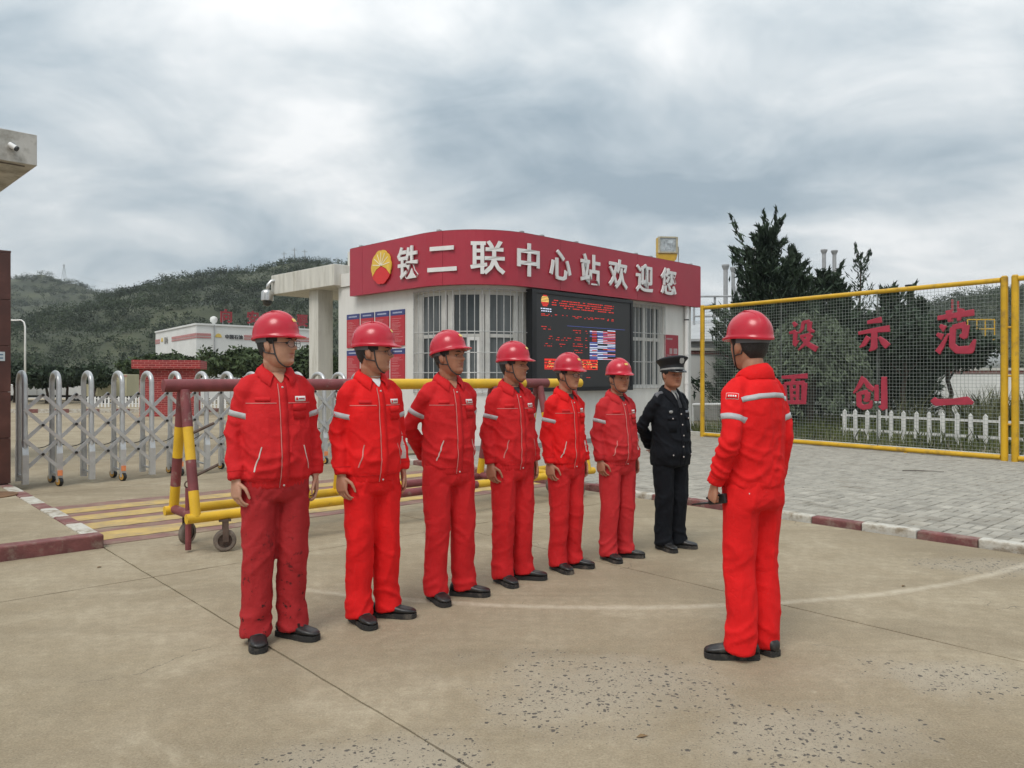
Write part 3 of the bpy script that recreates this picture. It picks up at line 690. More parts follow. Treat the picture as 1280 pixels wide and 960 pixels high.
mb = sbox(MB(), -.38, -.07, 4.478, 4.488, 1.74, 1.86); po_ = Vector(S(-.22, 4.48, 1.74)); mb.v = [tuple(Vector(p) - po_) for p in mb.v]
ho = empty('number_plate', po_, label='small white and blue plate fixed on the dark stone pillar', cat='plate'); mb.build('plate', mat('plate_white', (.5, .56, .58), .4, .05), ho)
for k in range(2):
    mb = sbox(MB(), -.36, -.09, 4.475, 4.4775, 1.77 + k * .045, 1.785 + k * .045); mb.v = [tuple(Vector(p) - po_) for p in mb.v]; mb.build('print', mat('plate_blue', (.05, .12, .2), .4, .05), ho)
cs = empty('entrance_canopy', (-9.5, 13.3, 0), label='weathered white concrete canopy slab cantilevered above the stone gate pillar', cat='canopy'); cb = Vector(cs.location)
def cp(mb, name, m, **k): mb.v = [tuple(Vector(p) - cb) for p in mb.v]; return mb.build(name, m, cs, **k)
k0 = Vector((-8.03, 13.0, 5.1))
M_slab = mat('stained_concrete_white', (.50, .485, .45), .85, .1, 1.5, .35, 30, dirt=(.30, .285, .25), ds=2.2, dpos=(.48, .62), world=True)
cp(MB().ob(k0, -E1 * 6.5, E2 * 2.75, UP * .52), 'slab', M_slab, bevel=.01)
cp(MB().ob(k0 + UP * -.015 - E1 * 6.2 + E2 * .14, E1 * 6.05, E2 * .02, UP * .02), 'drip_groove', mat('dark_groove', (.12, .11, .1), .9))
cp(MB().ob(Vector((-11.2, 11.0, 0)), -E1 * .6, E2 * .6, UP * 5.09), 'column', M_slab)
bc = empty('bullet_camera', Vector((-8.29, 12.74, 5.36)) - E2 * 0, label='small white bullet camera on the face of the canopy slab', cat='camera')
fo = -E2
mb = MB(); mb.tube([fo * .0, fo * .02], .06, 14); mb.build('mount', M_grey, bc)
mb = MB(); mb.tube([fo * .02 + UP * 0, fo * .07 + UP * -.02 + E1 * .0], .022, 8); mb.tube([fo * .07 + UP * .0 - E1 * .05, fo * .13 + UP * -.06 + E1 * .03], .045, 12); mb.build('barrel', M_white, bc, smooth=True, angle=50)
mb = MB(); mb.tube([fo * .1302 + UP * -.0602 + E1 * .0302, fo * .145 + UP * -.075 + E1 * .05], .044, 12); mb.build('lens_hood', M_black, bc)
# ------------------------------------------------------------------ folding (scissor) gate
M_gate = mat('gate_aluminium', (.50, .505, .505), .36, .1, 8, metal=.5)
M_gated = mat('gate_aluminium_dull', (.42, .425, .43), .42, .12, 8, metal=.45)
M_amber = mat('amber_reflector', (.55, .30, .06), .35, .2, 10); M_orange = mat('orange_reflector', (.75, .25, .10), .35, .1, 10)
fg = empty('folding_gate', S(.2, 4.95), rz=TH, label='silver folding scissor gate of hoops on castors across the entrance', cat='gate')
TF, TB = -.20, .24; ZT = 1.62                       # local: x along the gate, y front / back
def hoop_mesh():
    mb = MB(); pts = [(0, TF, .12), (0, TF, 1.44)]
    for k in range(1, 12):
        a_ = math.pi * k / 12; pts.append((0, (TF + TB) / 2 - math.cos(a_) * (TB - TF) / 2, 1.44 + math.sin(a_) * .15))
    pts += [(0, TB, 1.44), (0, TB, .12)]
    mb.tube(pts, .036, 12); return mb.mesh('hoop', M_gate, True, 60)
def boot_mesh(y, sgn):
    mb = MB(); mb.prism([(-.025, .0), (.055, .0), (.055, .40), (.03, .5), (-.025, .56)], (-.05 if 0 else -.035, y, .06), Vector((0, sgn, 0)) , UP, Vector((.075, 0, 0)))
    return mb.mesh('leg_casing', M_gate)
HM = hoop_mesh(); BF = boot_mesh(TF, -1); BBk = boot_mesh(TB, 1)
def wheel_meshes():
    a_ = MB(); a_.tube([(-.022, 0, 0), (.022, 0, 0)], .062, 18); w_ = a_.mesh('castor', M_black)
    b_ = MB(); b_.tube([(-.026, 0, 0), (.026, 0, 0)], .047, 16); return w_, b_.mesh('castor_hub', M_amber)
WM, WH = wheel_meshes()
rb = MB(); rb.box(-.03, .03, -.012, .012, 0, .075); RB = rb.mesh('reflector', M_orange)
pm_ = MB(); pm_.tube([(0, -.012, 0), (0, .012, 0)], .02, 8); PM = pm_.mesh('pivot', M_black)
sp_ = .411; NH = 14
for i in range(NH):
    h = put('hoop', HM, fg, (i * sp_, 0, 0))
    put('leg_casing', BF, h); put('leg_casing', BBk, h)
    rl = MB(); rl.box(-.012, .012, TF, TB, .14, .165); rl.build('foot_rail', M_gated, h)
    if i % 2 == 1:
        for y in (TF - .03, TB + .02):
            wv_ = put('castor', WM, h, (.0, y, .062)); wv_.rotation_euler.z = R(20); hb = put('castor_hub', WH, h, (.0, y, .062)); hb.rotation_euler.z = R(20)
        put('reflector', RB, h, (0, TF - .07, .15))
ZN = [1.28, 1.075, .865, .665, .46, .255]
for y, off in ((TF - .036, .012),):
    for i in range(-3, NH):
        for up in (0, 1):
            # long bars from a mid-bay top pivot down to a hoop two and a half bays on (mirrored for the second family)
            seq = [(i + .5 + .5 * k, ZN[k]) for k in range(6)] if not up else [(i + .5 - .5 * k, ZN[k]) for k in range(6)]
            seq = [q for q in seq if -.02 <= q[0] <= NH - 1 + .02]
            if len(seq) < 2: continue
            (xa, za), (xb, zb) = seq[0], seq[-1]
            a_ = Vector((xa * sp_, y + (off if up else -off), za)); b_ = Vector((xb * sp_, y + (off if up else -off), zb)); d_ = (b_ - a_).normalized()
            mb = MB(); nn_ = d_.cross(Vector((0, 1, 0))); mb.ob(a_ - d_ * .02 - nn_ * .023 - Vector((0, .008, 0)), (b_ - a_) + d_ * .04, nn_ * .046, Vector((0, .016, 0)))
            mb.build('scissor_bar', M_gate if not up else M_gated, fg)
    if y < 0:
        for i in range(NH - 1):
            for z in (ZN[0], ZN[2], ZN[4]): put('pivot', PM, fg, ((i + .5) * sp_, y - .03, z))
# loose cable hanging along the gate
mb = MB(); pts = []
for i in range((NH - 1) * 6 + 1): x = i / 6; pts.append((x * sp_, 0, .62 - .09 * math.sin(math.pi * (x % 1))))
mb.tube(pts, .006, 5); mb.build('cable', M_black, fg)

# ------------------------------------------------------------------ wheeled red and yellow barrier
ba = empty('wheeled_barrier', S(.4, -.55), rz=TH, label='red and yellow pipe barrier on castors behind the row of people', cat='barrier')
def banded(pts, r, cuts, name, parent, n=14, par_mats=(None, None)):
    """straight pipe a-b painted in bands; cuts = [(fraction_end, 0 red / 1 yellow)]"""
    a_, b_ = Vector(pts[0]), Vector(pts[1]); d_ = (b_ - a_); t = d_.normalized()
    up = Vector((0, 0, 1)) if abs(t.z) < .9 else Vector((0, 1, 0)); bx = t.cross(up).normalized(); up = bx.cross(t)
    fr = [0.0]; mi = []
    for f, c_ in cuts: fr.append(f); mi.append(c_)
    mb = MB(); rings = [[a_ + d_ * f + r * (math.cos(2 * math.pi * k / n) * bx + math.sin(2 * math.pi * k / n) * up) for k in range(n)] for f in fr]
    mb.loft(rings); m = mb.mesh(name, M_maroon, True, 40); m.materials.append(M_yel)
    for i, p in enumerate(m.polygons): p.material_index = mi[min(i // n, len(mi) - 1)] if i < n * len(mi) else (mi[0] if i == n * len(mi) else mi[-1])
    return put(name, m, parent)
X = lambda s: s - .4
banded([(X(.33), 0, 1.45), (X(5.62), 0, 1.45)], .058, [(.39, 0), (.807, 1), (.883, 0), (1, 1)], 'top_pipe', ba, 18)
TN, TFr = -.30, .25; ZB = .33
for s in (.5, 1.22, 2.15, 4.1, 4.85, 5.45):
    for tt in (TN, TFr):
        banded([(X(s), tt * .10, 1.41), (X(s), tt, ZB)], .043, [(.30, 0), (.56, 1), (.80, 0), (1, 1)], 'leg', ba)
    banded([(X(s) - .0, TN, ZB), (X(s), TFr, ZB)], .040, [(1, 0 if s in (.5, 4.1) else 1)], 'cross_pipe', ba)
banded([(X(.42), TN, ZB - .01), (X(5.55), TN, ZB - .01)], .043, [(.30, 1), (.62, 0), (1, 1)], 'base_pipe', ba)
banded([(X(.42), TFr, ZB - .01), (X(5.55), TFr, ZB - .01)], .043, [(.5, 1), (.75, 0), (1, 1)], 'base_pipe', ba)
M_tyre = mat('castor_rubber', (.16, .13, .105), .8, .25, 12, .3, 60); M_rim = mat('castor_iron', (.09, .06, .045), .7, .3, 14)
wr = MB(); wr.rev([(.06, -.028), (.084, -.028), (.096, -.018), (.096, .018), (.084, .028), (.06, .028)], n=26, caps=False); wr.xf(Matrix.Rotation(R(90), 4, 'X')); WR = wr.mesh('castor', M_tyre, True, 40)
wi = MB(); wi.rev([(.0, -.016), (.03, -.03), (.03, -.012), (.064, -.012), (.064, .012), (.03, .012), (.03, .03), (0, .016)], n=20, caps=False); wi.xf(Matrix.Rotation(R(90), 4, 'X')); WI = wi.mesh('castor_rim', M_rim)
def castor(x, y, an):
    c_ = put('castor', WR, ba, (x, y, .096)); c_.rotation_euler.z = an
    put('castor_rim', WI, c_)
    mb = MB()
    for sg_ in (-1, 1): mb.ob((-.02, sg_ * .036 - .004, -.01), (.05, 0, 0), (0, .008, 0), (0, 0, .18))
    mb.box(-.05, .05, -.045, .045, .17, .19); mb.build('fork', M_rim, c_)
castor(X(.75), TN, R(-18)); castor(X(.62), TFr, R(30)); castor(X(5.3), TN, R(20)); castor(X(5.35), TFr, R(-10))
mb = MB(); mb.tube([(X(.50), -.12, .02), (X(.50), -.12, .56)], .026, 10); mb.build('anchor_pin', M_maroon, ba)
mb = MB(); mb.tube([(X(.50) + .03 * math.cos(a_), -.12, .59 + .03 * math.sin(a_)) for a_ in [2 * math.pi * k / 14 for k in range(15)]], .007, 6); mb.build('pin_ring', M_rim, ba)
for z, f in ((1.02, .4), (.66, .72)):
    mb = MB(); mb.tube([(X(.5), TN * (.1 + .9 * (1.41 - z) / 1.08), z), (X(.5) + .20, TN * (.1 + .9 * (1.41 - z) / 1.08) - .06, z + .1)], .013, 7); mb.build('hook_rod', M_rim, ba)

# ------------------------------------------------------------------ yellow mesh gate leaves with red lettering
FA = Vector((4.72, 19.05, 0)); FB = Vector((8.66, 13.52, 0)); FD = (FB - FA).normalized(); FL = (FB - FA).length; FN = Vector((FD.y, -FD.x, 0))   # FN towards the yard
if FN.dot(Vector((-FA.x, -FA.y, 0))) < 0: FN = -FN
M_fy = mat('fence_yellow', (.60, .35, .014), .4, .1, 3, .08, 60, dirt=(.33, .19, .03), ds=4)
M_dk = mat('dull_steel', (.10, .11, .10), .6, .1)
M_wire = mat('wire_grey_green', (.25, .28, .255), .5, .1, 5)
M_fred = mat('letter_red', (.36, .03, .055), .5, .12, 6)
def leaf(label, a, length):
    o = empty('mesh_gate', a, rz=math.atan2(FD.y, FD.x), label=label, cat='gate')
    for x in (0, length):
        mb = MB(); mb.tube([(x, 0, .005), (x, 0, 3.28)], .058, 14); mb.rev([(.0, 3.28), (.058, 3.285), (.04, 3.31), (0, 3.315)], (x, 0, 0), 12, False); mb.build('post', M_fy, o, smooth=True, angle=40)
    for z in (.115, 3.24):
        mb = MB(); mb.tube([(.06, 0, z), (length - .06, 0, z)], .046, 12); mb.build('rail', M_fy, o, smooth=True, angle=40)
    for x in (length * .33, length * .66):
        mb = MB(); mb.tube([(x, .012, .15), (x, .012, 3.2)], .012, 8); mb.build('stiffener', M_dk, o)
    mb = MB(); mb.ob((length * .74, -.03, .0), (.06, 0, 0), (0, .06, 0), (0, 0, .075)); mb.build('foot', M_fy, o)
    vs_ = []; fs_ = []; r_ = .0028
    def wire(a_, b_, off):
        d_ = (b_ - a_); u_ = Vector((0, 1, 0)) * r_; w_ = d_.normalized().cross(Vector((0, 1, 0))) * r_
        i = len(vs_); 
        for e_ in (a_, b_): vs_.extend([e_ + u_ + Vector((0, off, 0)), e_ + w_ + Vector((0, off, 0)), e_ - u_ + Vector((0, off, 0)), e_ - w_ + Vector((0, off, 0))])
        fs_.extend([(i + k, i + (k + 1) % 4, i + 4 + (k + 1) % 4, i + 4 + k) for k in range(4)])
    n = int(length / .066)
    for k in range(1, n): x = length * k / n; wire(Vector((x, 0, .15)), Vector((x, 0, 3.2)), .003)
    for k in range(1, 46): z = .15 + 3.05 * k / 46; wire(Vector((.05, 0, z)), Vector((length - .05, 0, z)), -.003)
    w_ = put('wire_mesh', npmesh('wire_mesh', vs_, fs_, M_wire), o); w_['kind'] = 'stuff'
    return o
g1 = leaf('yellow framed wire mesh gate leaf with red brush letters beside the gatehouse', FA, FL)
g2 = leaf('plain yellow framed wire mesh gate leaf standing against the lettered leaf', FB + FD * .17, 6.2)
for z in (.7, 1.55, 2.4):
    mb = MB(); mb.tube([(FL + .05, 0, z), (FL + .12, 0, z)], .02, 8); mb.build('hinge', M_fy, g1)
BR = {
 '设': [[(.16, .94, .06), (.27, .80, .10)], [(.02, .58, .06), (.25, .63, .08)], [(.25, .63, .10), (.20, .16, .08)], [(.19, .16, .10), (.36, .32, .03)],
       [(.52, .93, .08), (.48, .70, .08), (.36, .55, .03)], [(.50, .91, .07), (.74, .93, .08)], [(.74, .93, .11), (.72, .66, .09), (.90, .58, .05)],
       [(.40, .45, .06), (.78, .50, .09)], [(.78, .50, .11), (.62, .24, .09), (.34, .0, .03)], [(.44, .42, .05), (.66, .20, .10), (.99, .0, .12)]],
 '示': [[(.30, .90, .07), (.74, .96, .12)], [(.02, .58, .07), (.5, .65, .09), (.98, .68, .13)], [(.52, .64, .12), (.51, .14, .13), (.36, .03, .04)], [(.34, .46, .11), (.20, .24, .09), (.06, .14, .03)], [(.66, .44, .05), (.80, .28, .12), (.93, .14, .13)]],
 '范': [[(.04, .83, .07), (.5, .87, .08), (.96, .91, .10)], [(.32, 1.0, .10), (.36, .72, .06)], [(.64, 1.02, .11), (.58, .74, .06)],
       [(.10, .66, .05), (.24, .56, .11)], [(.02, .46, .05), (.18, .38, .10)], [(.04, .02, .10), (.16, .18, .08), (.32, .46, .03)],
       [(.42, .60, .07), (.76, .64, .10)], [(.76, .64, .12), (.73, .38, .10), (.60, .40, .04)], [(.44, .60, .10), (.41, .18, .10), (.54, .07, .11), (.88, .07, .12), (.98, .30, .04)]],
 '面': [[(.04, .90, .07), (.96, .95, .11)], [(.5, .90, .09), (.42, .72, .06)], [(.14, .68, .09), (.18, .02, .09)], [(.14, .69, .07), (.86, .73, .09)], [(.86, .73, .12), (.82, .02, .11)], [(.18, .06, .08), (.82, .08, .09)],
       [(.39, .66, .07), (.41, .1, .07)], [(.62, .66, .07), (.61, .1, .07)], [(.41, .48, .06), (.61, .49, .06)], [(.41, .28, .06), (.61, .29, .06)]],
 '创': [[(.32, .98, .11), (.18, .72, .09), (.0, .50, .03)], [(.32, .94, .06), (.46, .72, .10), (.62, .60, .08)], [(.16, .50, .07), (.44, .55, .09)], [(.44, .55, .11), (.42, .31, .10), (.30, .30, .04)],
       [(.17, .52, .10), (.17, .16, .10), (.30, .08, .10), (.50, .12, .10), (.56, .30, .03)], [(.70, .76, .07), (.70, .28, .09)], [(.92, 1.0, .10), (.92, .08, .12), (.76, .13, .03)]],
 '一': [[(.0, .53, .10), (.10, .43, .13), (.5, .46, .11), (.84, .50, .15), (1.0, .43, .05)]]}
def remesh(mb, voxel, smooth=4, fac=.5):
    m = mb.mesh('tmp'); o = bpy.data.objects.new('tmp', m); COL.objects.link(o)
    q = o.modifiers.new('r', 'REMESH'); q.mode = 'VOXEL'; q.voxel_size = voxel; q.adaptivity = 0
    if smooth:
        q = o.modifiers.new('s', 'SMOOTH'); q.factor = fac; q.iterations = smooth
    dg = bpy.context.evaluated_depsgraph_get(); e_ = bpy.data.meshes.new_from_object(o.evaluated_get(dg))
    bpy.data.objects.remove(o); bpy.data.meshes.remove(m); return e_
def brush(ch):
    mb = MB()
    for st in BR[ch]:
        P = []; 
        for (x0, y0, w0_), (x1, y1, w1_) in zip(st[:-1], st[1:]):
            for k in range(8): f = k / 8; P.append((x0 + (x1 - x0) * f, y0 + (y1 - y0) * f, w0_ + (w1_ - w0_) * f))
        P.append(st[-1]); rings = []
        for k, (x, y, w_) in enumerate(P):
            a_ = Vector(P[min(k + 1, len(P) - 1)][:2]) - Vector(P[max(k - 1, 0)][:2]); a_.normalize(); pn = Vector((-a_.y, a_.x)) * w_ / 2 * 1.6
            rings.append([(x + pn.x, -.03, y + pn.y), (x - pn.x, -.03, y - pn.y), (x - pn.x, .03, y - pn.y), (x + pn.x, .03, y + pn.y)])
        mb.loft(rings)
    return mb
for ch, kx, zc, wd, ht in (('设', .416, 2.45, .70, .66), ('示', .652, 2.37, .68, .66), ('范', .882, 2.37, .70, .80), ('面', .385, 1.26, .70, .66), ('创', .640, 1.20, .70, .68), ('一', .874, 1.10, .72, .66)):
    mb = brush(ch); mb.v = [((p[0] - .5), p[1] * .5, (p[2] - .5)) for p in mb.v]
    m = remesh(mb, .013, 2); m.transform(Matrix.Diagonal((wd, 1.2, ht, 1))); m.materials.append(M_fred)
    m.update(); put('letter', m, g1, (kx * FL, -.035, zc))
# ------------------------------------------------------------------ vegetation helpers
def leaf_mat(name, c1, c2, sc_=.9):
    m = mat(name, c1, .75, .35, sc_, world=True, col2=c2, detail=4, spec=.25); return m
M_leaf = leaf_mat('leaf_green', (.040, .062, .026), (.085, .118, .048), 1.2)
M_leafd = leaf_mat('leaf_dark', (.028, .045, .028), (.058, .082, .046), 1.0)
M_conif = leaf_mat('conifer_green', (.020, .036, .024), (.050, .076, .044), 1.6)
M_weep = leaf_mat('weeping_green', (.060, .085, .052), (.125, .155, .095), 2.2)
M_hill = leaf_mat('hill_scrub', (.026, .042, .020), (.050, .070, .032), .05)
M_grassm = leaf_mat('grass_green', (.065, .095, .026), (.15, .165, .055), 1.5)
M_bark = mat('bark', (.07, .052, .038), .9, .3, 8, .6, 40)
def quads_at(P, U, W):
    """P centres (n,3), U half-length vectors, W half-width vectors"""
    v = np.stack([P - U - W * .5, P - U * .1 - W, P + U, P - U * .1 + W], axis=1).reshape(-1, 3)
    return v, np.arange(len(v)).reshape(-1, 4)
def rnd_dirs(n):
    d = RNG.normal(size=(n, 3)); return d / np.linalg.norm(d, axis=1, keepdims=True)
def clumps(cent, rad, per, size, flat=1.0, droop=0.0):
    cent = np.asarray(cent); n = len(cent) * per
    d = rnd_dirs(n); r = RNG.random(n) ** .4
    P = np.repeat(cent, per, 0) + d * r[:, None] * np.repeat(np.asarray(rad).reshape(-1, 1), per, 0) * np.array([1, 1, flat])
    U = rnd_dirs(n) + d * .6; U[:, 2] -= droop; U /= np.linalg.norm(U, axis=1, keepdims=True)
    W = np.cross(U, rnd_dirs(n)); W /= np.linalg.norm(W, axis=1, keepdims=True) + 1e-6
    s = size * RNG.uniform(.6, 1.3, n)[:, None]
    return quads_at(P, U * s, W * s * .45)
def limb(mb, a, b, r0, r1, n=7, wob=.08):
    a, b = Vector(a), Vector(b); L_ = (b - a).length; pts = []
    for k in range(6): f = k / 5; pts.append(a.lerp(b, f) + Vector((random.uniform(-1, 1), random.uniform(-1, 1), 0)) * wob * L_ * .4 * math.sin(math.pi * f))
    mb.tube(pts, [r0 + (r1 - r0) * k / 5 for k in range(6)], n)
def round_tree(loc, h, cr, cz, label, group, m=M_leaf, n=70, per=42, leaf_=.13, flat=.8, tr=.09, lobes=1.0, name='tree'):
    o = empty(name, loc, label=label, cat='tree', group=group)
    mb = MB(); limb(mb, (0, 0, -.05), (0, 0, cz), tr, tr * .6)
    for k in range(7):
        a_ = k * .9 + random.random(); limb(mb, (0, 0, cz * random.uniform(.55, .95)), (math.cos(a_) * cr * .75, math.sin(a_) * cr * .75, cz + (h - cz) * random.uniform(-.1, .6)), tr * .45, tr * .12, 5)
    mb.build('trunk', M_bark, o, smooth=True)
    d = rnd_dirs(n); r = RNG.uniform(.45, 1.0, n) ** .6
    hz = (h - cz)
    C = d * r[:, None] * np.array([cr * .86, cr * .86, hz * .84]) * (1 + .16 * np.sin(d[:, :1] * 5 + d[:, 1:2] * 4)); C[:, 2] += cz
    C[:, 2] = np.maximum(C[:, 2], cz - hz * .55)
    v, q = clumps(C, RNG.uniform(.16, .34, n) * cr, per, leaf_, flat)
    put('crown', npmesh('crown', v, q, m), o); return o
def conifer(loc, h, r, label, n=5200, base=.25, tips=3, group='juniper trees behind the mesh gate', m=M_conif, sparse=1.0, leaf_=.15):
    o = empty('juniper_tree', loc, label=label, cat='tree', group=group)
    mb = MB(); limb(mb, (0, 0, -.05), (0, 0, h * .97), .10, .012, 7, .03)
    nb = int(95 * sparse); P = []; U = []
    for k in range(nb):
        f = base / h + (1 - base / h) * (k + random.random()) / nb; f = min(f, .985)
        a_ = k * 2.399 + random.uniform(-.3, .3); L_ = r * (1 - f) ** .70 * random.uniform(.55, 1.2) + .10
        el = R(12 + 42 * f + random.uniform(-10, 12))
        dr = Vector((math.cos(a_) * math.cos(el), math.sin(a_) * math.cos(el), math.sin(el)))
        s0 = Vector((0, 0, f * h * .97)); tip = s0 + dr * L_ + Vector((0, 0, L_ * .12))
        if k % 2 == 0: limb(mb, s0, s0.lerp(tip, .8), .022 * (1 - f) + .006, .004, 4, .05)
        m_ = max(8, int(n / nb * (L_ / (r * .6))))
        t = RNG.random(m_) ** .75
        base_p = np.array(s0)[None] + np.array(tip - s0)[None] * t[:, None]
        wd = .40 * L_ * (1.05 - t) + .03
        base_p += RNG.normal(size=(m_, 3)) * wd[:, None] * .42
        u = np.array(dr)[None] * 1.0 + RNG.normal(size=(m_, 3)) * .55 + np.array([[0, 0, .35]])
        P.append(base_p); U.append(u)
    # leader shoots
    for k in range(tips):
        b0 = Vector((random.uniform(-.12, .12) * r, random.uniform(-.12, .12) * r, h * random.uniform(.78, .9))); tp = Vector((b0.x * 2.5 + random.uniform(-.15, .15) * r, b0.y * 2, h * random.uniform(.97, 1.06)))
        m_ = 90; t = RNG.random(m_); bp = np.array(b0)[None] + np.array(tp - b0)[None] * t[:, None] + RNG.normal(size=(m_, 3)) * (.10 * (1 - t) + .012)[:, None] * np.array([1, 1, .8])
        P.append(bp); U.append(np.array(tp - b0)[None] / (tp - b0).length + RNG.normal(size=(m_, 3)) * .4)
        limb(mb, b0, tp, .012, .003, 4, .05)
    P = np.concatenate(P); U = np.concatenate(U); U /= np.linalg.norm(U, axis=1, keepdims=True)
    W = np.cross(U, rnd_dirs(len(U))); W /= np.linalg.norm(W, axis=1, keepdims=True) + 1e-6
    s = leaf_ * RNG.uniform(.55, 1.35, len(P))[:, None]
    v, q = quads_at(P, U * s, W * s * .22)
    mb.build('trunk', M_bark, o, smooth=True); put('crown', npmesh('crown', v, q, m), o); return o

# ------------------------------------------------------------------ hills
def hill(name, ridge, slope, x0, x1, y0, y1, step, m, amp, ter=0):
    xs = np.arange(x0, x1 + step, step); ys = np.arange(y0, y1 + step, step)
    Xg, Yg = np.meshgrid(xs, ys); Z = np.full(Xg.shape, -60.0)
    for (a_, b_) in zip(ridge[:-1], ridge[1:]):
        ax_, ay_, az_ = a_; bx_, by_, bz_ = b_; dx, dy = bx_ - ax_, by_ - ay_; q = np.clip(((Xg - ax_) * dx + (Yg - ay_) * dy) / (dx * dx + dy * dy), 0, 1)
        dist = np.hypot(Xg - ax_ - q * dx, Yg - ay_ - q * dy); zr = az_ + (bz_ - az_) * q
        Z = np.maximum(Z, zr - slope * (np.sqrt(dist ** 2 + 18 ** 2) - 18))
    nzv = np.array([mnoise.fractal(Vector((x / 55, y / 55, len(name) * 3.3)), 1.0, 2.1, 5) for x, y in zip(Xg.ravel(), Yg.ravel())]).reshape(Xg.shape)
    gul = np.array([abs(mnoise.noise(Vector((x / 38 + y / 160, y / 150, 7.7)))) for x, y in zip(Xg.ravel(), Yg.ravel())]).reshape(Xg.shape)
    Z += nzv * amp - (.25 - gul) * amp * 1.5 * (Z > 0)
    if ter: Z = Z + .55 * ter * np.sin(Z / ter * 2 * math.pi / 2) * .35
    Z = np.maximum(Z, -.5); v = np.stack([Xg.ravel(), Yg.ravel(), Z.ravel()], 1); nx = len(xs); ny = len(ys)
    idx = np.arange(nx * ny).reshape(ny, nx); q = np.stack([idx[:-1, :-1].ravel(), idx[:-1, 1:].ravel(), idx[1:, 1:].ravel(), idx[1:, :-1].ravel()], 1)
    o = put(name, npmesh(name, v, q, m, True)); tag(o, kind='structure')
    return xs, ys, Z
M_hillg = mat('hill_ground', (.034, .046, .023), .95, .3, .05, .8, .6, world=True, col2=(.066, .074, .038), detail=8, bump2=1, bs2=.12, lo=.38, hi=.62)
def px(u, v, Y): return ((u - 640) / 961 * Y, Y, 1.52 - (v - 472) / 961 * Y)
ridgeB = [px(-160, 462, 300), px(30, 442, 310), px(100, 412, 320), px(165, 388, 330), px(215, 379, 335), px(262, 369, 340), px(300, 352, 345), px(345, 339, 350), px(385, 333, 352), px(430, 338, 355), px(520, 350, 370), px(640, 385, 380), px(760, 425, 390)]
hb = hill('hill', ridgeB, .34, -330, 140, 150, 460, 5, M_hillg, 3.0, 5)
ridgeA = [px(-260, 372, 600), px(-60, 352, 610), px(25, 349, 620), px(62, 350, 620), px(105, 360, 630), px(150, 376, 640), px(230, 400, 650), px(330, 430, 660)]
ha = hill('hill', ridgeA, .40, -620, -120, 380, 760, 8, M_hillg, 5.0, 6)
ridgeC = [px(1010, 470, 250), px(1120, 432, 255), px(1170, 402, 260), px(1215, 378, 262), px(1260, 362, 265), px(1340, 348, 270), px(1480, 335, 280), px(1700, 330, 290)]
hc_ = hill('hill', ridgeC, .36, 80, 380, 140, 360, 5, M_hillg, 2.6, 0)
def scrub(name, H, n, zmin, size, seed, keep):
    xs, ys, Z = H; rg = np.random.default_rng(seed); C = []; Rr = []
    while len(C) < n:
        i = rg.integers(0, len(ys)); j = rg.integers(0, len(xs))
        x = xs[j] + rg.uniform(-2.5, 2.5); y = ys[i] + rg.uniform(-2.5, 2.5); z = Z[i, j]
        if z < zmin or not keep(x, y): continue
        d = mnoise.noise(Vector((x / 28, y / 28, seed)))
        if rg.random() > .62 + d * .9: continue
        r_ = size * rg.uniform(.5, 1.35); C.append((x, y, z + r_ * .55)); Rr.append(r_)
    v, q = clumps(C, Rr, 46, size * .16, .75)
    tag(put(name, npmesh(name, v, q, M_hill)), kind='stuff', label='scrub and low trees covering the hillside', cat='scrub')
scrub('hill_scrub', hb, 3600, 1.0, 2.3, 3, lambda x, y: y < 372 and -.68 < x / y < .02)
scrub('hill_scrub', ha, 1500, 8.0, 3.0, 5, lambda x, y: y < 640 and -.70 < x / y < -.3)
scrub('hill_scrub', hc_, 900, 1.0, 2.0, 8, lambda x, y: y < 275 and .45 < x / y < .72)
# power poles on the ridges
M_pole = mat('far_pole', (.30, .31, .31), .7, .1)
for u_, v_, Y_, h_, lab in ((80, 350, 620, 13, 'lattice power pole on the far ridge'), (162, 387, 330, 7.5, 'wooden power pole in the saddle between the hills'), (238, 371, 338, 7, 'power pole half way up the near ridge'),
                      (297, 351, 344, 7.5, 'power pole on the steep part of the near ridge'), (355, 334, 351, 7, 'first power pole on the summit of the near hill'), (368, 332, 351, 8, 'tallest power pole on the summit of the near hill'), (381, 331, 352, 7, 'last power pole on the summit of the near hill')):
    x, y, z = px(u_, v_, Y_); o = empty('power_pole', (x, y, z - 2.5), label=lab, cat='pole', group='power poles on the hills')
    mb = MB(); mb.tube([(0, 0, 0), (0, 0, h_ + 2.5)], [.24, .16], 6); mb.build('pole', M_pole, o)
    mb = MB(); mb.tube([(-1.3, 0, h_ + 1.6), (1.3, 0, h_ + 1.6)], .1, 5); mb.build('cross_arm', M_pole, o)
    if Y_ > 600:
        mb = MB(); mb.tube([(-2.4, 0, 0), (-.2, 0, h_ + 2)], .16, 5); mb.tube([(2.4, 0, 0), (.2, 0, h_ + 2)], .16, 5); mb.build('brace', M_pole, o)
def far_wire(a, b, sag):
    mb = MB(); A, B = Vector(a), Vector(b); mb.tube([A.lerp(B, k / 16) - UP * sag * 4 * (k / 16) * (1 - k / 16) for k in range(17)], .045, 4); return mb
P_ = lambda u, v, Y: px(u, v, Y)
for k, (a_, b_) in enumerate((((80, 339, 620), (238, 366, 338)), ((238, 366, 338), (297, 346, 344)), ((162, 382, 330), (238, 367, 338)))):
    tag(far_wire(P_(*a_), P_(*b_), 2.5).build('power_line', M_pole), ('thin power line from the far ridge to the near ridge', 'short thin power line climbing the near ridge', 'thin power line rising from the saddle')[k], 'cable')
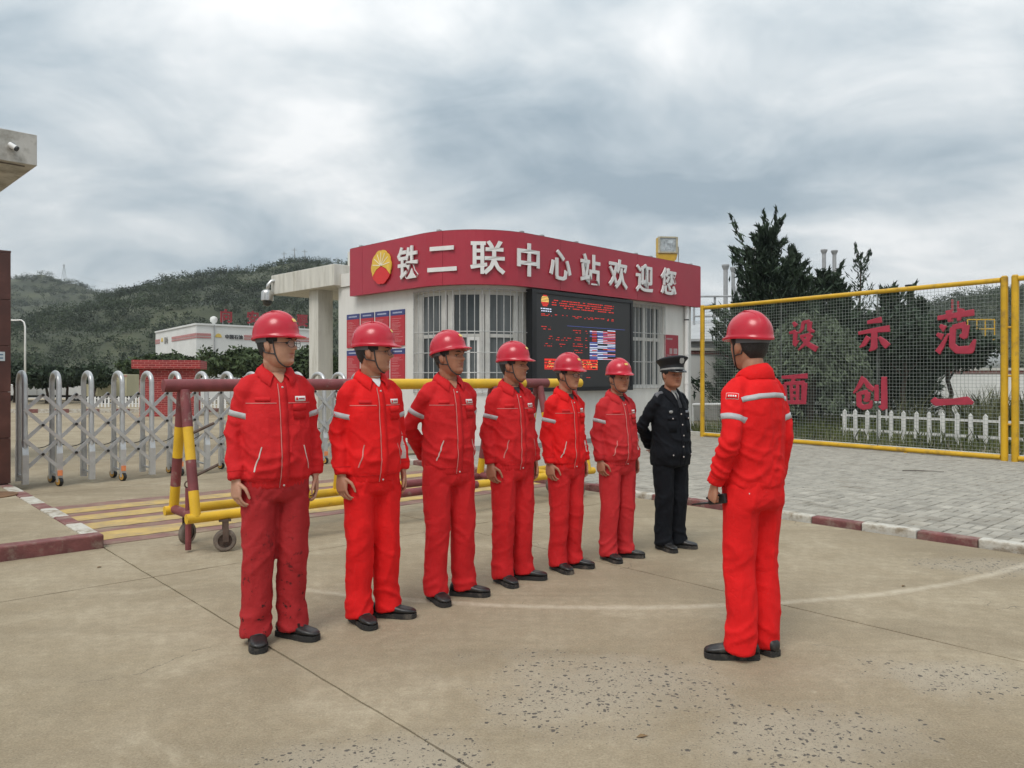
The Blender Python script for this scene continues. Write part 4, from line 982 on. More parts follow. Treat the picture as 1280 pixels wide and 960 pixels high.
# ------------------------------------------------------------------ plant hall behind the gate (left)
M_hall = mat('hall_white', (.68, .68, .655), .7, .05, .4, world=True, dirt=(.58, .57, .54), ds=.5, dpos=(.5, .8))
M_pink = mat('hall_faded_red', (.46, .21, .20), .7, .08, 1); M_dark = mat('dark_print', (.04, .04, .045), .6, .1)
HC = Vector((-38.2, 93, 0)); HL = Vector((-51, 110, 0)); HR_ = Vector((-25, 106.5, 0))
hall = empty('plant_hall', HC, label='large white plant hall with faded red stripes and company lettering', cat='building')
def hput(mb, name, m, par=None): mb.v = [tuple(Vector(p) - HC) for p in mb.v]; return mb.build(name, m, par or hall)
e1 = (HL - HC); l1_ = e1.length; e1.normalize(); e2 = (HR_ - HC); l2_ = e2.length; e2.normalize()
n1_ = Vector((e1.y, -e1.x, 0)); n2_ = Vector((e2.y, -e2.x, 0))
if n1_.dot(-HC) < 0: n1_ = -n1_
if n2_.dot(-HC) < 0: n2_ = -n2_
HT = 8.0
hput(MB().add([HC, HL, HL + (HR_ - HC), HR_] + [q + UP * HT for q in (HC, HL, HL + (HR_ - HC), HR_)], [(0, 1, 5, 4), (1, 2, 6, 5), (2, 3, 7, 6), (3, 0, 4, 7), (4, 5, 6, 7)]), 'wall', M_hall)
def face(ed, nn, a_, b_, z0, z1, d=.06): return MB().ob(HC + ed * a_ + nn * .002 + UP * z0, ed * (b_ - a_), nn * d, UP * (z1 - z0))
for (a_, b_) in ((.0, 11.8), (18.6, 21.2)):
    hput(face(e1, n1_, a_, min(b_, l1_), 6.32, 6.5), 'stripe', M_pink); hput(face(e1, n1_, a_, min(b_, l1_), 6.6, 6.92), 'stripe', M_pink)
for (a_, b_) in ((.02, 1.8), (6.1, l2_)):
    hput(face(e2, n2_, a_, b_, 6.32, 6.5), 'stripe', M_pink); hput(face(e2, n2_, a_, b_, 6.6, 6.92), 'stripe', M_pink)
hput(face(e1, n1_, -.05, l1_, HT - .1, HT + .12, .12), 'coping', M_hall); hput(face(e2, n2_, -.05, l2_, HT - .1, HT + .12, .12), 'coping', M_hall)
for a_ in (2.2, 12.5): hput(MB().tube([HC + e2 * a_ + n2_ * .12, HC + e2 * a_ + n2_ * .12 + UP * HT], .07, 6), 'downpipe', M_grey)
M_gf = mat('faded_gold', (.62, .44, .10), .6, .1)
for ed, nn, a_, r_ in ((e2, n2_, 2.75, .42), (e1, n1_, 17.2, .5)):
    pts = [(r_ * math.cos(R(k * 9)), r_ * math.sin(R(k * 9)) * 1.1) for k in range(21)]
    hput(MB().prism(pts, HC + ed * a_ + nn * .01 + UP * 6.5, ed, UP, nn * .06), 'logo', M_gf)
def flat_text(s, size, o, ax_, n_, name, m, put_, bold=.02, depth=.06, adv=1.06):
    for k, ch in enumerate(s):
        v, fs = glyph(ch, size, bold, depth); mb = MB()
        mb.v = [tuple(o + ax_ * (float(p[0]) + k * size * adv) + UP * float(p[1]) + n_ * (float(p[2]) + depth)) for p in v]; mb.f = fs
        x = put_(mb, name, m); weld(x)
flat_text('中国石油', .56, HC + e2 * 3.85 + UP * 6.62, e2, n2_, 'letter', M_dark, hput)
flat_text('昆仑', .95, HC + e1 * 15.3 + UP * 6.6, -e1, n1_, 'letter', mat('faded_print', (.3, .29, .27), .6, .1), hput)
# red rooftop letters on a frame
rs = empty('rooftop_letters', HC + e2 * 6 + UP * HT, label='large red rooftop letters standing on the plant hall', cat='sign'); RB0 = Vector(rs.location)
def rput(mb, name, m): mb.v = [tuple(Vector(p) - RB0) for p in mb.v]; return mb.build(name, m, rs)
M_rl = mat('rooftop_red', (.27, .022, .03), .6, .1)
for k, ch in enumerate('向安全要'):
    v, fs = glyph(ch, 1.72, .03, .12); o_ = HC + e2 * (4.05 + k * 3.55) + UP * (HT + 1.25) - n2_ * .6; mb = MB()
    mb.v = [tuple(o_ + e2 * float(p[0]) + UP * float(p[1]) + n2_ * float(p[2])) for p in v]; mb.f = fs; weld(rput(mb, 'letter', M_rl))
    rput(MB().tube([o_ - UP * 1.25 - n2_ * .1 - e2 * .4, o_ - n2_ * .1 - e2 * .4 + UP * .3], .05, 5).tube([o_ - UP * 1.25 - n2_ * .1 + e2 * .4, o_ - n2_ * .1 + e2 * .4 + UP * .3], .05, 5), 'strut', M_grey)
rv = empty('roof_vent', HC + e2 * 2.9 + UP * HT + n2_ * -1.6, label='round white ventilator on the plant hall roof', cat='ventilator')
mb = MB(); mb.rev([(.2, 0), (.2, .35), (.4, .5), (.46, .8), (.38, 1.05), (.1, 1.2)], n=16); mb.build('turbine', M_hall, rv, smooth=True, angle=50)

# red brick gate house in the yard
kiosk = empty('brick_kiosk', (-13.7, 31, 0), rz=R(16), label='small red brick kiosk with overhanging flat cap in the inner yard', cat='kiosk')
def brickwall():
    m, n, l, p = new_mat('red_brickwork'); tcn = n.new('ShaderNodeTexCoord'); sp = n.new('ShaderNodeSeparateXYZ'); l.new(tcn.outputs['Object'], sp.inputs[0])
    ad = n.new('ShaderNodeMath'); l.new(sp.outputs[0], ad.inputs[0]); l.new(sp.outputs[1], ad.inputs[1]); cb_ = n.new('ShaderNodeCombineXYZ'); l.new(ad.outputs[0], cb_.inputs[0]); l.new(sp.outputs[2], cb_.inputs[1])
    b = n.new('ShaderNodeTexBrick'); l.new(cb_.outputs[0], b.inputs['Vector']); b.inputs['Scale'].default_value = 1; b.inputs['Brick Width'].default_value = .26; b.inputs['Row Height'].default_value = .085; b.inputs['Mortar Size'].default_value = .010
    b.inputs['Color1'].default_value = (.34, .026, .026, 1); b.inputs['Color2'].default_value = (.21, .018, .02, 1); b.inputs['Mortar'].default_value = (.46, .15, .13, 1); l.new(b.outputs['Color'], p.inputs['Base Color']); p.inputs['Roughness'].default_value = .7
    bp = n.new('ShaderNodeBump'); bp.inputs['Strength'].default_value = .5; bp.inputs['Distance'].default_value = .01; bp.invert = True; l.new(b.outputs['Fac'], bp.inputs['Height']); l.new(bp.outputs[0], p.inputs['Normal']); return m
M_rb = brickwall()
mb = MB(); mb.box(-1.05, .95, -.9, 1.1, 0, 1.86); mb.build('wall', M_rb, kiosk)
mb = MB(); mb.box(-1.3, 1.18, -1.12, 1.3, 1.86, 2.2); mb.build('cap', M_rb, kiosk, bevel=.02)
mb = MB(); mb.box(-1.07, -1.051, -.35, .25, .75, 1.6); kw = mb.build('window', M_glass, kiosk)
mb = MB(); mb.box(-1.085, -1.071, -.4, -.352, .7, 1.65); mb.box(-1.085, -1.071, .252, .3, .7, 1.65); mb.build('frame', M_white, kw)
# trailers and container parked inside
def wheels_at(par, xs, y, r=.42):
    for x in xs:
        for yy in (-y, y):
            mb = MB(); mb.tube([(x, yy - .11, r), (x, yy + .11, r)], r, 14); w_ = mb.build('wheel', M_black, par); mb = MB(); mb.tube([(x, yy - .115, r), (x, yy + .115, r)], r * .5, 10); mb.build('rim', M_grey, w_)
M_cream = mat('cream_panel', (.55, .51, .33), .6, .08, 1); M_wp = mat('white_panel', (.58, .585, .57), .6, .06, 1)
tr_ = empty('box_trailer', (-29.4, 50.5, 0), rz=R(5), label='long low white box trailer parked behind the folding gate', cat='trailer')
mb = MB(); mb.box(-4.6, 2.2, -1.1, 1.1, .38, 1.08); mb.build('box', M_wp, tr_, bevel=.03)
mb = MB(); mb.box(-4.5, 2.1, -.95, .95, .24, .378); mb.build('chassis', M_black, tr_)
wheels_at(tr_, (-3.9, -3.0, 1.2), .9, .24)
for x in (-2.9, -1.2, .5): mb = MB(); mb.box(x, x + .05, -1.12, -1.101, .40, 1.06); mb.build('rib', M_alu, tr_)
ct = empty('cargo_container', (-24.2, 46.5, 0), rz=R(10), label='cream shipping container with red roof stripe on a flat chassis', cat='container')
mb = MB(); mb.box(-1.25, 1.2, -1.2, 1.2, .42, 1.72); mb.build('box', M_cream, ct, bevel=.02)
for k in range(7): mb = MB(); mb.box(-1.15 + k * .33, -1.02 + k * .33, -1.225, -1.201, .5, 1.6); mb.build('rib', M_cream, ct)
mb = MB(); mb.box(-.2, 1.22, -1.23, -1.202, 1.58, 1.66); mb.build('stripe', M_pink, ct)
mb = MB(); mb.box(-1.3, 1.1, -1.0, 1.0, .22, .418); mb.build('chassis', M_black, ct); wheels_at(ct, (-.95, -.1, .8), .95, .22)
wl = empty('boundary_wall', (-25, 57, 0), rz=R(4), label='long white boundary wall at the foot of the hill', cat='wall')
mb = MB(); mb.box(-16, 13, -.12, .12, 0, .95); mb.build('wall', M_hall, wl); mb = MB(); mb.box(-16, 13, -.16, .16, .951, 1.02); mb.build('coping', M_pink, wl)
# kerbed island in the inner yard
ik = empty('kerb', (-18, 33.5, 0), rz=R(8), label='distant red and white kerb round the planted bed in the inner yard', cat='kerb')
for k in range(26):
    mb = MB(); mb.box(-8 + k * .62, -7.99 + k * .62 + .6, -.09, .09, -.02, .16); mb.build('kerb_stone', M_kwhite if k % 2 else M_kred, ik)
M_pick = mat('picket_white', (.68, .68, .66), .6, .08, 5)
def picket(loc, rz, n, step, h, label, w_=.085, scale_h=True):
    o = empty('picket_fence', loc, rz=rz, label=label, cat='fence')
    mb = MB(); mb.prism([(-w_ / 2, 0), (w_ / 2, 0), (w_ / 2, h - w_ * .6), (0, h), (-w_ / 2, h - w_ * .6)], (0, -.012, .02), (1, 0, 0), UP, (0, .024, 0)); m = mb.mesh('picket', M_pick)
    for k in range(n): p = put('picket', m, o, (k * step, 0, random.uniform(-.01, .01))); p.rotation_euler.y = random.uniform(-.02, .02)
    for z in (h * .32, h * .78): mb = MB(); mb.box(-.1, (n - 1) * step + .1, .013, .035, z, z + h * .07); mb.build('rail', M_pick, o)
    return o
picket((-17.6, 37.5, 0), R(2), 22, .17, .55, 'low white picket fence in front of the cream container')
picket((-11.0, 35.5, 0), R(14), 26, .17, .6, 'low white picket fence right of the brick kiosk')
picket((-21.5, 39.0, 0), R(2), 16, .17, .55, 'low white picket fence beside the white box trailer')
lp_ = empty('street_lamp', (-26.6, 42, 0), label='thin white street lamp with curved top beyond the stone pillar', cat='street lamp')
mb = MB(); mb.tube([(0, 0, 0), (0, 0, 4.3), (-.06, 0, 4.55), (-.2, 0, 4.66), (-.42, 0, 4.68)], [.06, .045, .04, .035, .035], 8); mb.build('post', M_white, lp_, smooth=True)
mb = MB(); mb.cbox((-.55, 0, 4.66), (.35, 0, 0), (0, .16, 0), (0, 0, .08)); mb.build('lamp_head', M_white, lp_)
tg = 'trimmed trees in the inner yard'
for (u_, Y_, h_, cr, cz, lab, mm) in ((18, 47, 2.3, 1.7, 1.7, 'dark round tree behind the stone pillar', M_leafd), (58, 45, 2.15, 1.5, 1.5, 'dark clipped tree beside the white lamp post', M_leafd), (84, 47, 2.05, 1.2, 1.5, 'dark clipped tree over the white trailer', M_leafd), (118, 44, 2.25, 1.3, 1.6, 'dark clipped tree left of the cream container', M_leafd), (172, 55, 2.95, 1.5, 2.2, 'low tree crown spreading behind the kiosk cap', M_leaf),
                                 (208, 52, 3.15, 1.7, 2.45, 'bushy tree in front of the hall corner', M_leaf), (238, 47, 2.75, 1.4, 2.1, 'bushy tree right of the brick kiosk', M_leaf), (290, 44, 3.3, 1.9, 2.35, 'largest bushy tree in front of the hall lettering', M_leaf), (330, 50, 3.4, 1.9, 2.6, 'tree right of the largest bushy tree', M_leaf), (372, 46, 3.3, 1.8, 2.3, 'tree seen left of the portico pillar', M_leaf), (418, 44, 2.7, 1.5, 1.9, 'tree seen between pillar and gatehouse', M_leaf)):
    round_tree(((u_ - 640) / 961 * Y_, Y_, 0), h_, cr, cz, lab, tg, mm, n=80, per=46, leaf_=.15)

# ------------------------------------------------------------------ right: planted bed and process plant behind the mesh gate
BED = lambda s, d: FA + FD * s - FN * d        # s along the gate from the gatehouse end, d metres behind it
bed = MB(); bed.add([tuple(BED(-6, .35) + UP * .03), tuple(BED(22, .35) + UP * .03), tuple(BED(22, 40) + UP * .03), tuple(BED(-6, 40) + UP * .03)], [(0, 1, 2, 3)])
tag(bed.build('planted_bed', mat('bed_soil', (.12, .115, .06), .95, .3, .8, .6, 20, world=True, col2=(.19, .16, .10))), kind='structure')
kb = empty('kerb', BED(0, .45), rz=math.atan2(FD.y, FD.x), label='plain concrete kerb along the planted bed behind the mesh gate', cat='kerb')
for k in range(16): mb = MB(); mb.box(-2 + k * .8, -2 + k * .8 + .79, -.07, .07, -.02, .13); mb.build('kerb_stone', M_oldw, kb)
pk0 = BED(2.2, 2.6); picket(pk0, math.atan2(FD.y, FD.x), 34, .29, .74, 'white picket fence among the weeds behind the mesh gate', .09)
# weeds and tall grass
def blades(n, f, h0, h1):
    P = []; 
    for _ in range(n): s, d = f(); P.append(BED(s, d))
    P = np.array(P); h = RNG.uniform(h0, h1, n) * (.5 + .5 * RNG.random(n)); lean = RNG.normal(size=(n, 2)) * .28
    tip = P + np.stack([lean[:, 0] * h, lean[:, 1] * h, h], 1); w_ = RNG.normal(size=(n, 3)); w_[:, 2] = 0; w_ /= np.linalg.norm(w_, axis=1, keepdims=True); w_ *= .011
    mid = (P + tip) / 2 + np.stack([lean[:, 0] * -.12 * h, lean[:, 1] * -.12 * h, .06 * h], 1)
    return np.stack([P - w_, P + w_, mid + w_ * .9, tip, mid - w_ * .9], 1).reshape(-1, 3), np.arange(n * 5).reshape(-1, 5)
def gfun():
    s = random.uniform(-2, 13); d = random.uniform(.7, 13); 
    return s, d
v, q = blades(15000, gfun, .18, .55); tag(put('grass', npmesh('grass', v, q, M_grassm)), kind='stuff', label='rough grass and weeds in the bed behind the mesh gate', cat='grass')
def gf2():
    while True:
        s = random.uniform(2, 14); d = random.uniform(5, 12)
        if mnoise.noise(Vector((s * .5, d * .5, 2))) > -.1: return s, d
v, q = blades(9000, gf2, .5, 1.5); tag(put('tall_weeds', npmesh('tall_weeds', v, q, leaf_mat('weed_green', (.075, .09, .035), (.16, .165, .08), 1.5))), kind='stuff', label='tall reedy weeds in front of the white plant wall', cat='weeds')
def at(u, Y): return Vector(((u - 640) / 961 * Y, Y, 0))
# weeping dome tree
def weeping(loc, h, r, label):
    o = empty('weeping_tree', loc, label=label, cat='tree'); mb = MB(); limb(mb, (0, 0, -.05), (.1, 0, h * .8), .12, .07); P = []; U = []
    for k in range(150):
        a_ = k * 2.399; rr_ = r * math.sqrt(random.random()) ; top = h * (.98 - .28 * (rr_ / r) ** 2); L_ = random.uniform(.35, .85) * h * (.35 + .65 * rr_ / r)
        out_ = Vector((math.cos(a_), math.sin(a_), 0)); s0 = out_ * rr_ * .75 + UP * top
        if k % 5 == 0: limb(mb, (0.05, 0, h * .72), s0, .03, .01, 5)
        m_ = 95; t = RNG.random(m_); drop = L_ * t
        x = rr_ * .75 + r * .28 * np.sin(t * 1.5)
        pos = np.array(out_)[None] * x[:, None] + np.array([0, 0, 1])[None] * np.maximum(top - drop + .12 * np.sin(t * 3), .45 + random.random() * .5)[:, None] + RNG.normal(size=(m_, 3)) * .085
        P.append(pos); U.append(np.array(out_)[None] * .45 + np.array([[0, 0, -.8]]) + RNG.normal(size=(m_, 3)) * .42)
    P = np.concatenate(P); U = np.concatenate(U); U /= np.linalg.norm(U, axis=1, keepdims=True); W = np.cross(U, rnd_dirs(len(U))); W /= np.linalg.norm(W, axis=1, keepdims=True); s = .085 * RNG.uniform(.6, 1.4, len(P))[:, None]
    v, q = quads_at(P, U * s, W * s * .3); mb.build('trunk', M_bark, o, smooth=True); put('crown', npmesh('crown', v, q, M_weep), o)
weeping(at(1012, 22.5), 3.35, 1.75, 'dome-shaped weeping tree behind the letters of the mesh gate')
weeping(at(962, 24.5), 2.7, 1.1, 'smaller weeping tree half hidden behind the dome-shaped one')
tg2 = 'clipped evergreen trees behind the mesh gate'
round_tree(at(1130, 25), 3.75, 1.6, 2.75, 'dark clipped evergreen next to the weeping tree', tg2, M_conif, n=120, per=70, leaf_=.10)
round_tree(at(1186, 25.5), 3.35, 1.35, 2.5, 'dark clipped evergreen in front of the pale tank', tg2, M_conif, n=110, per=70, leaf_=.10)
conifer(at(955, 26), 6.75, 2.9, 'tallest juniper with ragged twin tips', 17000, tips=6)
conifer(at(992, 27), 6.0, 2.5, 'pointed juniper right of the tallest one', 13000, tips=4)
conifer(at(1026, 28), 5.5, 2.5, 'juniper with bent leader shoots in the middle of the clump', 8000, tips=4)
conifer(at(1076, 28), 6.2, 1.5, 'thin sparse juniper showing sky through its top', 1700, tips=2, sparse=.7, leaf_=.1)
conifer(at(1112, 28.5), 4.9, 2.3, 'low broad juniper right of the sparse one', 6500, tips=3)
conifer(at(920, 29), 4.5, .8, 'small slim juniper by the steel vessel', 2600, tips=2)
conifer(at(935, 25), 3.6, 1.35, 'low juniper behind the red helmet', 5200, tips=2)
conifer(at(1150, 29), 4.6, 1.2, 'juniper beside the black flue pipe', 4600, tips=2)
conifer(at(1050, 26.5), 4.9, 1.5, 'dense juniper in the gap behind the dome-shaped tree', 7000, tips=2)
# white wall with red coping on both sides
def plant_wall(a, b, h, label):
    d_ = (b - a); o = empty('plant_wall', a, rz=math.atan2(d_.y, d_.x), label=label, cat='wall'); L_ = d_.length
    mb = MB(); mb.box(0, L_, -.1, .1, 0, h - .22); mb.build('wall', M_hall, o); mb = MB(); mb.box(0, L_, -.13, .13, h - .22, h - .1); mb.build('red_band', M_kred, o); mb = MB(); mb.box(0, L_, -.16, .16, h - .098, h); mb.build('coping', M_oldw, o)
plant_wall(at(860, 26.5), at(1010, 29.5), 2.55, 'white plant wall with red band beside the gatehouse corner')
plant_wall(at(1010, 31), at(1330, 30), 1.9, 'low white plant wall with red band behind the clipped trees')
# low grey roofed building behind that wall
sh = empty('plant_shed', at(885, 33), rz=R(-8), label='grey shed roof rising behind the white plant wall', cat='shed')
mb = MB(); mb.box(-2.2, 1.6, -1.5, 2.5, 0, 3.0); mb.build('wall', mat('shed_grey', (.38, .385, .385), .7, .1, .8), sh)
mb = MB(); mb.prism([(-1.8, 3.0), (-1.8, 3.1), (.5, 4.0), (2.8, 3.1), (2.8, 3.0)], (-2.4, 0, 0), (0, 1, 0), UP, (4.2, 0, 0)); mb.build('roof', mat('shed_roof', (.40, .41, .41), .6, .15, 1.2), sh)
# steel flues and vessel
def flue(u, v0, Y, r, label, m=M_grey, cap=True):
    o = empty('flue_pipe', at(u, Y), label=label, cat='flue'); h = 1.52 + (472 - v0) / 961 * Y
    mb = MB(); mb.tube([(0, 0, 0), (0, 0, h - .15)], r, 10); mb.build('pipe', m, o, smooth=True, angle=40)
    if cap: mb = MB(); mb.rev([(r * 1.15, h - .2), (r * 1.7, h - .06), (r * 1.7, h), (.02, h + .02)], n=12); mb.build('cap', m, o)
flue(907, 331, 34, .10, 'thick grey flue pipe left of the slim juniper'); flue(916.5, 334, 34.5, .085, 'thinner grey flue pipe touching the slim juniper')
flue(1030, 312, 40, .10, 'grey flue pipe half hidden in the junipers'); flue(1043, 313, 40, .10, 'tall grey capped flue pipe right of the juniper clump')
flue(1137, 356, 40, .13, 'black capped flue pipe by the clipped evergreen', M_black)
M_rs = mat('red_stack', (.34, .03, .045), .5, .1)
flue(1190.5, 372, 60, .085, 'left one of two thin red stacks', M_rs, False); flue(1197.5, 374, 60, .085, 'right one of two thin red stacks', M_rs, False)
ve = empty('steel_vessel', at(938, 36), label='ribbed silver process vessel with domed top behind the junipers', cat='vessel')
mb = MB(); mb.rev([(.75, 0), (.75, 5.6), (.62, 6.0), (.3, 6.25), (.05, 6.3)], n=24); mb.build('shell', mat('vessel_steel', (.52, .525, .53), .35, .1, 4, metal=.4), ve, smooth=True, angle=40)
for k in range(18): a_ = 2 * math.pi * k / 18; mb = MB(); mb.tube([(.76 * math.cos(a_), .76 * math.sin(a_), 3.2), (.76 * math.cos(a_), .76 * math.sin(a_), 5.5)], .02, 4); mb.build('rib', M_grey, ve)
mb = MB(); mb.tube([(.4, 0, 6.0), (.4, 0, 7.6)], .34, 12); mb.build('nozzle', M_wp, ve, smooth=True, angle=40)
mb = MB(); mb.tube([(.4, -.05, 6.3), (.4, -.05, 6.75)], .38, 12); mb.build('nozzle_band', M_fy, ve)
rk = empty('pipe_rack', at(900, 33), label='grey and yellow handrails and pipes round the flue pipes', cat='pipe rack')
for z in (3.6, 4.15, 4.6, 5.0): mb = MB(); mb.tube([(-1.1, 0, z), (2.2, 0, z + .02)], .045, 6); mb.build('pipe', M_grey if z > 4 else M_fy, rk)
for x in (-1.1, -.2, .8, 2.0): mb = MB(); mb.tube([(x, .08, 0), (x, .08, 5.05)], .05, 6); mb.build('post', M_grey, rk)
tk = empty('storage_tank', at(1216, 42), rz=R(18), label='pale horizontal storage tank with rounded end', cat='tank')
mb = MB(); mb.xf(Matrix()); prof = [(.02, 1.75), (.4, 1.7), (.8, 1.45), (1.03, 1.0), (1.1, .5), (1.1, -4)]
mb.rev(prof, n=24); mb.xf(Matrix.Translation((0, 0, 2.5)) @ Matrix.Rotation(R(90), 4, 'Y')); mb.build('shell', mat('tank_pale', (.50, .53, .54), .4, .06, 2), tk, smooth=True, angle=50)
for x in (-2.5, .2): mb = MB(); mb.box(x, x + .25, -.8, .8, 0, 1.6); mb.build('saddle', M_oldw, tk)
t2 = empty('storage_tank', at(1172, 48), label='small pale domed tank left of the yellow platform', cat='tank')
mb = MB(); mb.rev([(.6, 0), (.6, 4.7), (.4, 4.95), (.05, 5.05)], n=18); mb.build('shell', MATS['tank_pale'], t2, smooth=True, angle=40)
pf = empty('work_platform', at(1222, 46), label='yellow railed work platform beside the pale tank', cat='platform')
mb = MB(); mb.box(-.9, .7, -.5, .5, 3.75, 3.85); mb.build('deck', M_fy, pf)
for x in (-.9, -.35, .15, .7):
    mb = MB(); mb.tube([(x, -.5, 3.85), (x, -.5, 4.95)], .035, 6); mb.build('baluster', M_fy, pf)
for z in (4.4, 4.95): mb = MB(); mb.tube([(-.9, -.5, z), (.7, -.5, z)], .04, 6); mb.build('handrail', M_fy, pf)
for x in (-.8, .6): mb = MB(); mb.tube([(x, 0, 0), (x, 0, 3.75)], .07, 6); mb.build('leg', M_fy, pf)

hw = empty('valve_handwheel', at(911, 26.2) + UP * 2.42, label='small red valve handwheel on the white plant wall', cat='valve')
mb = MB(); mb.tube([(.20 * math.cos(a_), -.12, .20 * math.sin(a_)) for a_ in [2 * math.pi * k / 20 for k in range(21)]], .035, 7); mb.build('rim', M_rs, hw, smooth=True)
mb = MB(); mb.tube([(-.2, -.12, 0), (.2, -.12, 0)], .02, 6); mb.build('spoke', M_rs, hw); mb = MB(); mb.tube([(0, -.12, -.2), (0, -.12, .2)], .02, 6); mb.build('spoke', M_rs, hw)
mb = MB(); mb.tube([(0, -.13, 0), (0, .5, 0)], .03, 8); mb.build('stem', M_rs, hw)
ra = at(866, 23.2); rb_ = at(1108, 23.8); rl_ = empty('bed_rail', ra, label='low white pipe rail in the bed behind the mesh gate', cat='rail'); dv = rb_ - ra
mb = MB(); mb.tube([UP * .70, dv + UP * .74], .045, 8); mb.build('pipe', M_pick, rl_, smooth=True)
for k in range(6): q = dv * (k / 5); mb = MB(); mb.tube([q, q + UP * .7], .03, 6); mb.build('post', M_pick, rl_)
# ------------------------------------------------------------------ people
def interp(tab, z):
    xs = [q[0] for q in tab]; ys = [q[1] for q in tab]
    # monotone-ish cubic (Catmull-Rom) through the table
    if z <= xs[0]: return ys[0]
    if z >= xs[-1]: return ys[-1]
    i = max(k for k in range(len(xs)) if xs[k] <= z); i = min(i, len(xs) - 2)
    h = xs[i + 1] - xs[i]; t = (z - xs[i]) / h
    m0 = (ys[i + 1] - ys[i - 1]) / (xs[i + 1] - xs[i - 1]) * h if i > 0 else (ys[i + 1] - ys[i])
    m1 = (ys[i + 2] - ys[i]) / (xs[i + 2] - xs[i]) * h if i + 2 < len(xs) else (ys[i + 1] - ys[i])
    return (2 * t**3 - 3 * t**2 + 1) * ys[i] + (t**3 - 2 * t**2 + t) * m0 + (-2 * t**3 + 3 * t**2) * ys[i + 1] + (t**3 - t**2) * m1
FRONT = [(0, .050), (.008, .070), (.022, .083), (.036, .082), (.046, .0825), (.056, .0835), (.064, .084), (.072, .0845), (.086, .0855), (.105, .088), (.122, .085), (.140, .093), (.160, .096), (.185, .091), (.208, .072), (.224, .046), (.235, .004)]
BACK = [(0, .030), (.03, .062), (.06, .080), (.10, .098), (.14, .106), (.175, .102), (.205, .080), (.224, .050), (.235, .004)]
WIDE = [(0, .028), (.01, .040), (.03, .054), (.055, .064), (.085, .0715), (.115, .0755), (.15, .078), (.18, .074), (.206, .058), (.224, .037), (.235, .003)]
def sgnpow(a, e): return math.copysign(abs(a) ** e, a)
def head_pt(z, ph, off=0.0, fat=1.0):
    """surface point of the head; z above the chin, ph = angle from the face (-Y), positive towards +X"""
    w = interp(WIDE, z) + off; f = interp(FRONT, z) + off; b = interp(BACK, z) + off
    if z < .10: w *= 1 + (fat - 1) * (1 - z / .10)
    e = .82
    x = w * sgnpow(math.sin(ph), .92); c = math.cos(ph)
    y = -f * sgnpow(c, e) if c >= 0 else -b * sgnpow(c, 1.0)
    if c > 0 and off == 0:
        g = lambda x0, z0, sx, sz: math.exp(-((x - x0) / sx) ** 2 - ((z - z0) / sz) ** 2)
        t = max(0, min(1, (.134 - z) / (.134 - .091)))
        nose = (.028 * t ** 1.05 + .003) * math.exp(-(x / (.0075 + .0075 * t)) ** 2) * (1 if z > .091 else math.exp(-((z - .091) / .0065) ** 2)) * (1 if z < .134 else math.exp(-((z - .134) / .010) ** 2))
        y -= nose
        y -= .006 * (g(.014, .092, .006, .007) + g(-.014, .092, .006, .007))             # nostril wings
        y += .0105 * (g(.032, .119, .017, .0095) + g(-.032, .119, .017, .0095))           # eye sockets
        y -= .006 * (g(.032, .1385, .022, .0065) + g(-.032, .1385, .022, .0065))         # brow ridge
        y -= .004 * (g(.046, .100, .018, .016) + g(-.046, .100, .018, .016))              # cheekbones
        y -= .0065 * g(0, .0715, .020, .0045) + .006 * g(0, .0565, .018, .005)            # lips
        y += .008 * g(0, .0642, .025, .0024)                                            # mouth line
        y += .003 * g(0, .047, .018, .006) - .005 * g(0, .024, .016, .010)
    return Vector((x, y, z))
def capsule(mb, a, b, r0, r1, n=10):
    a, b = Vector(a), Vector(b); d = (b - a); L_ = d.length; d.normalize()
    pts = [a - d * r0 * .95, a - d * r0 * .7, a, a.lerp(b, .5), b, b + d * r1 * .7, b + d * r1 * .95]; rs = [r0 * .25, r0 * .72, r0, (r0 + r1) / 2, r1, r1 * .72, r1 * .25]
    mb.tube(pts, rs, n)
def hand(mb, w, a, b, c, curl=(14, 30, 34), spread=1.0, thumb='relaxed'):
    """w wrist point, a along the arm, b towards the thumb side, c palm normal"""
    w, a, b, c = Vector(w), Vector(a).normalized(), Vector(b).normalized(), Vector(c).normalized()
    rings = []
    for (d, hw, ht) in ((-.03, .024, .020), (0, .027, .020), (.02, .033, .019), (.045, .041, .0175), (.07, .043, .0155), (.088, .041, .0125), (.094, .034, .009)):
        rings.append([w + a * d + b * (hw * sgnpow(math.cos(2 * math.pi * k / 14), .8)) + c * (ht * sgnpow(math.sin(2 * math.pi * k / 14), .8)) for k in range(14)])
    mb.loft(rings)
    for q, (bo, ln, r_) in enumerate(((.0315, .072, .0088), (.0105, .080, .0092), (-.0105, .075, .0088), (-.0305, .058, .0077))):
        p = w + a * (.084 if q in (1, 2) else .079) + b * bo; ang = 0; d0 = (a + b * (.10 - .075 * q) * spread).normalized()
        for k, fr in enumerate((.46, .31, .23)):
            ang += R(curl[k] + q * 2.5); dd = (d0 * math.cos(ang) + c * math.sin(ang)).normalized()
            e_ = p + dd * ln * fr; capsule(mb, p, e_, r_ * (1 - .08 * k), r_ * (1 - .08 * (k + 1)), 8); p = e_
    p = w + a * .022 + b * .030 + c * .006
    ds = ((a * .62 + b * .70 + c * .30, .042, .0115), (a * .92 + b * .22 + c * .30, .032, .0098), (a * .95 - b * .02 + c * .30, .024, .0082)) if thumb == 'relaxed' else ((a * .55 + b * .35 + c * .72, .042, .0115), (a * .45 - b * .35 + c * .6, .032, .0098), (a * .2 - b * .75 + c * .2, .022, .0084))
    for dd, ln, r_ in ds: e_ = p + dd.normalized() * ln; capsule(mb, p, e_, r_, r_ * .93, 8); p = e_
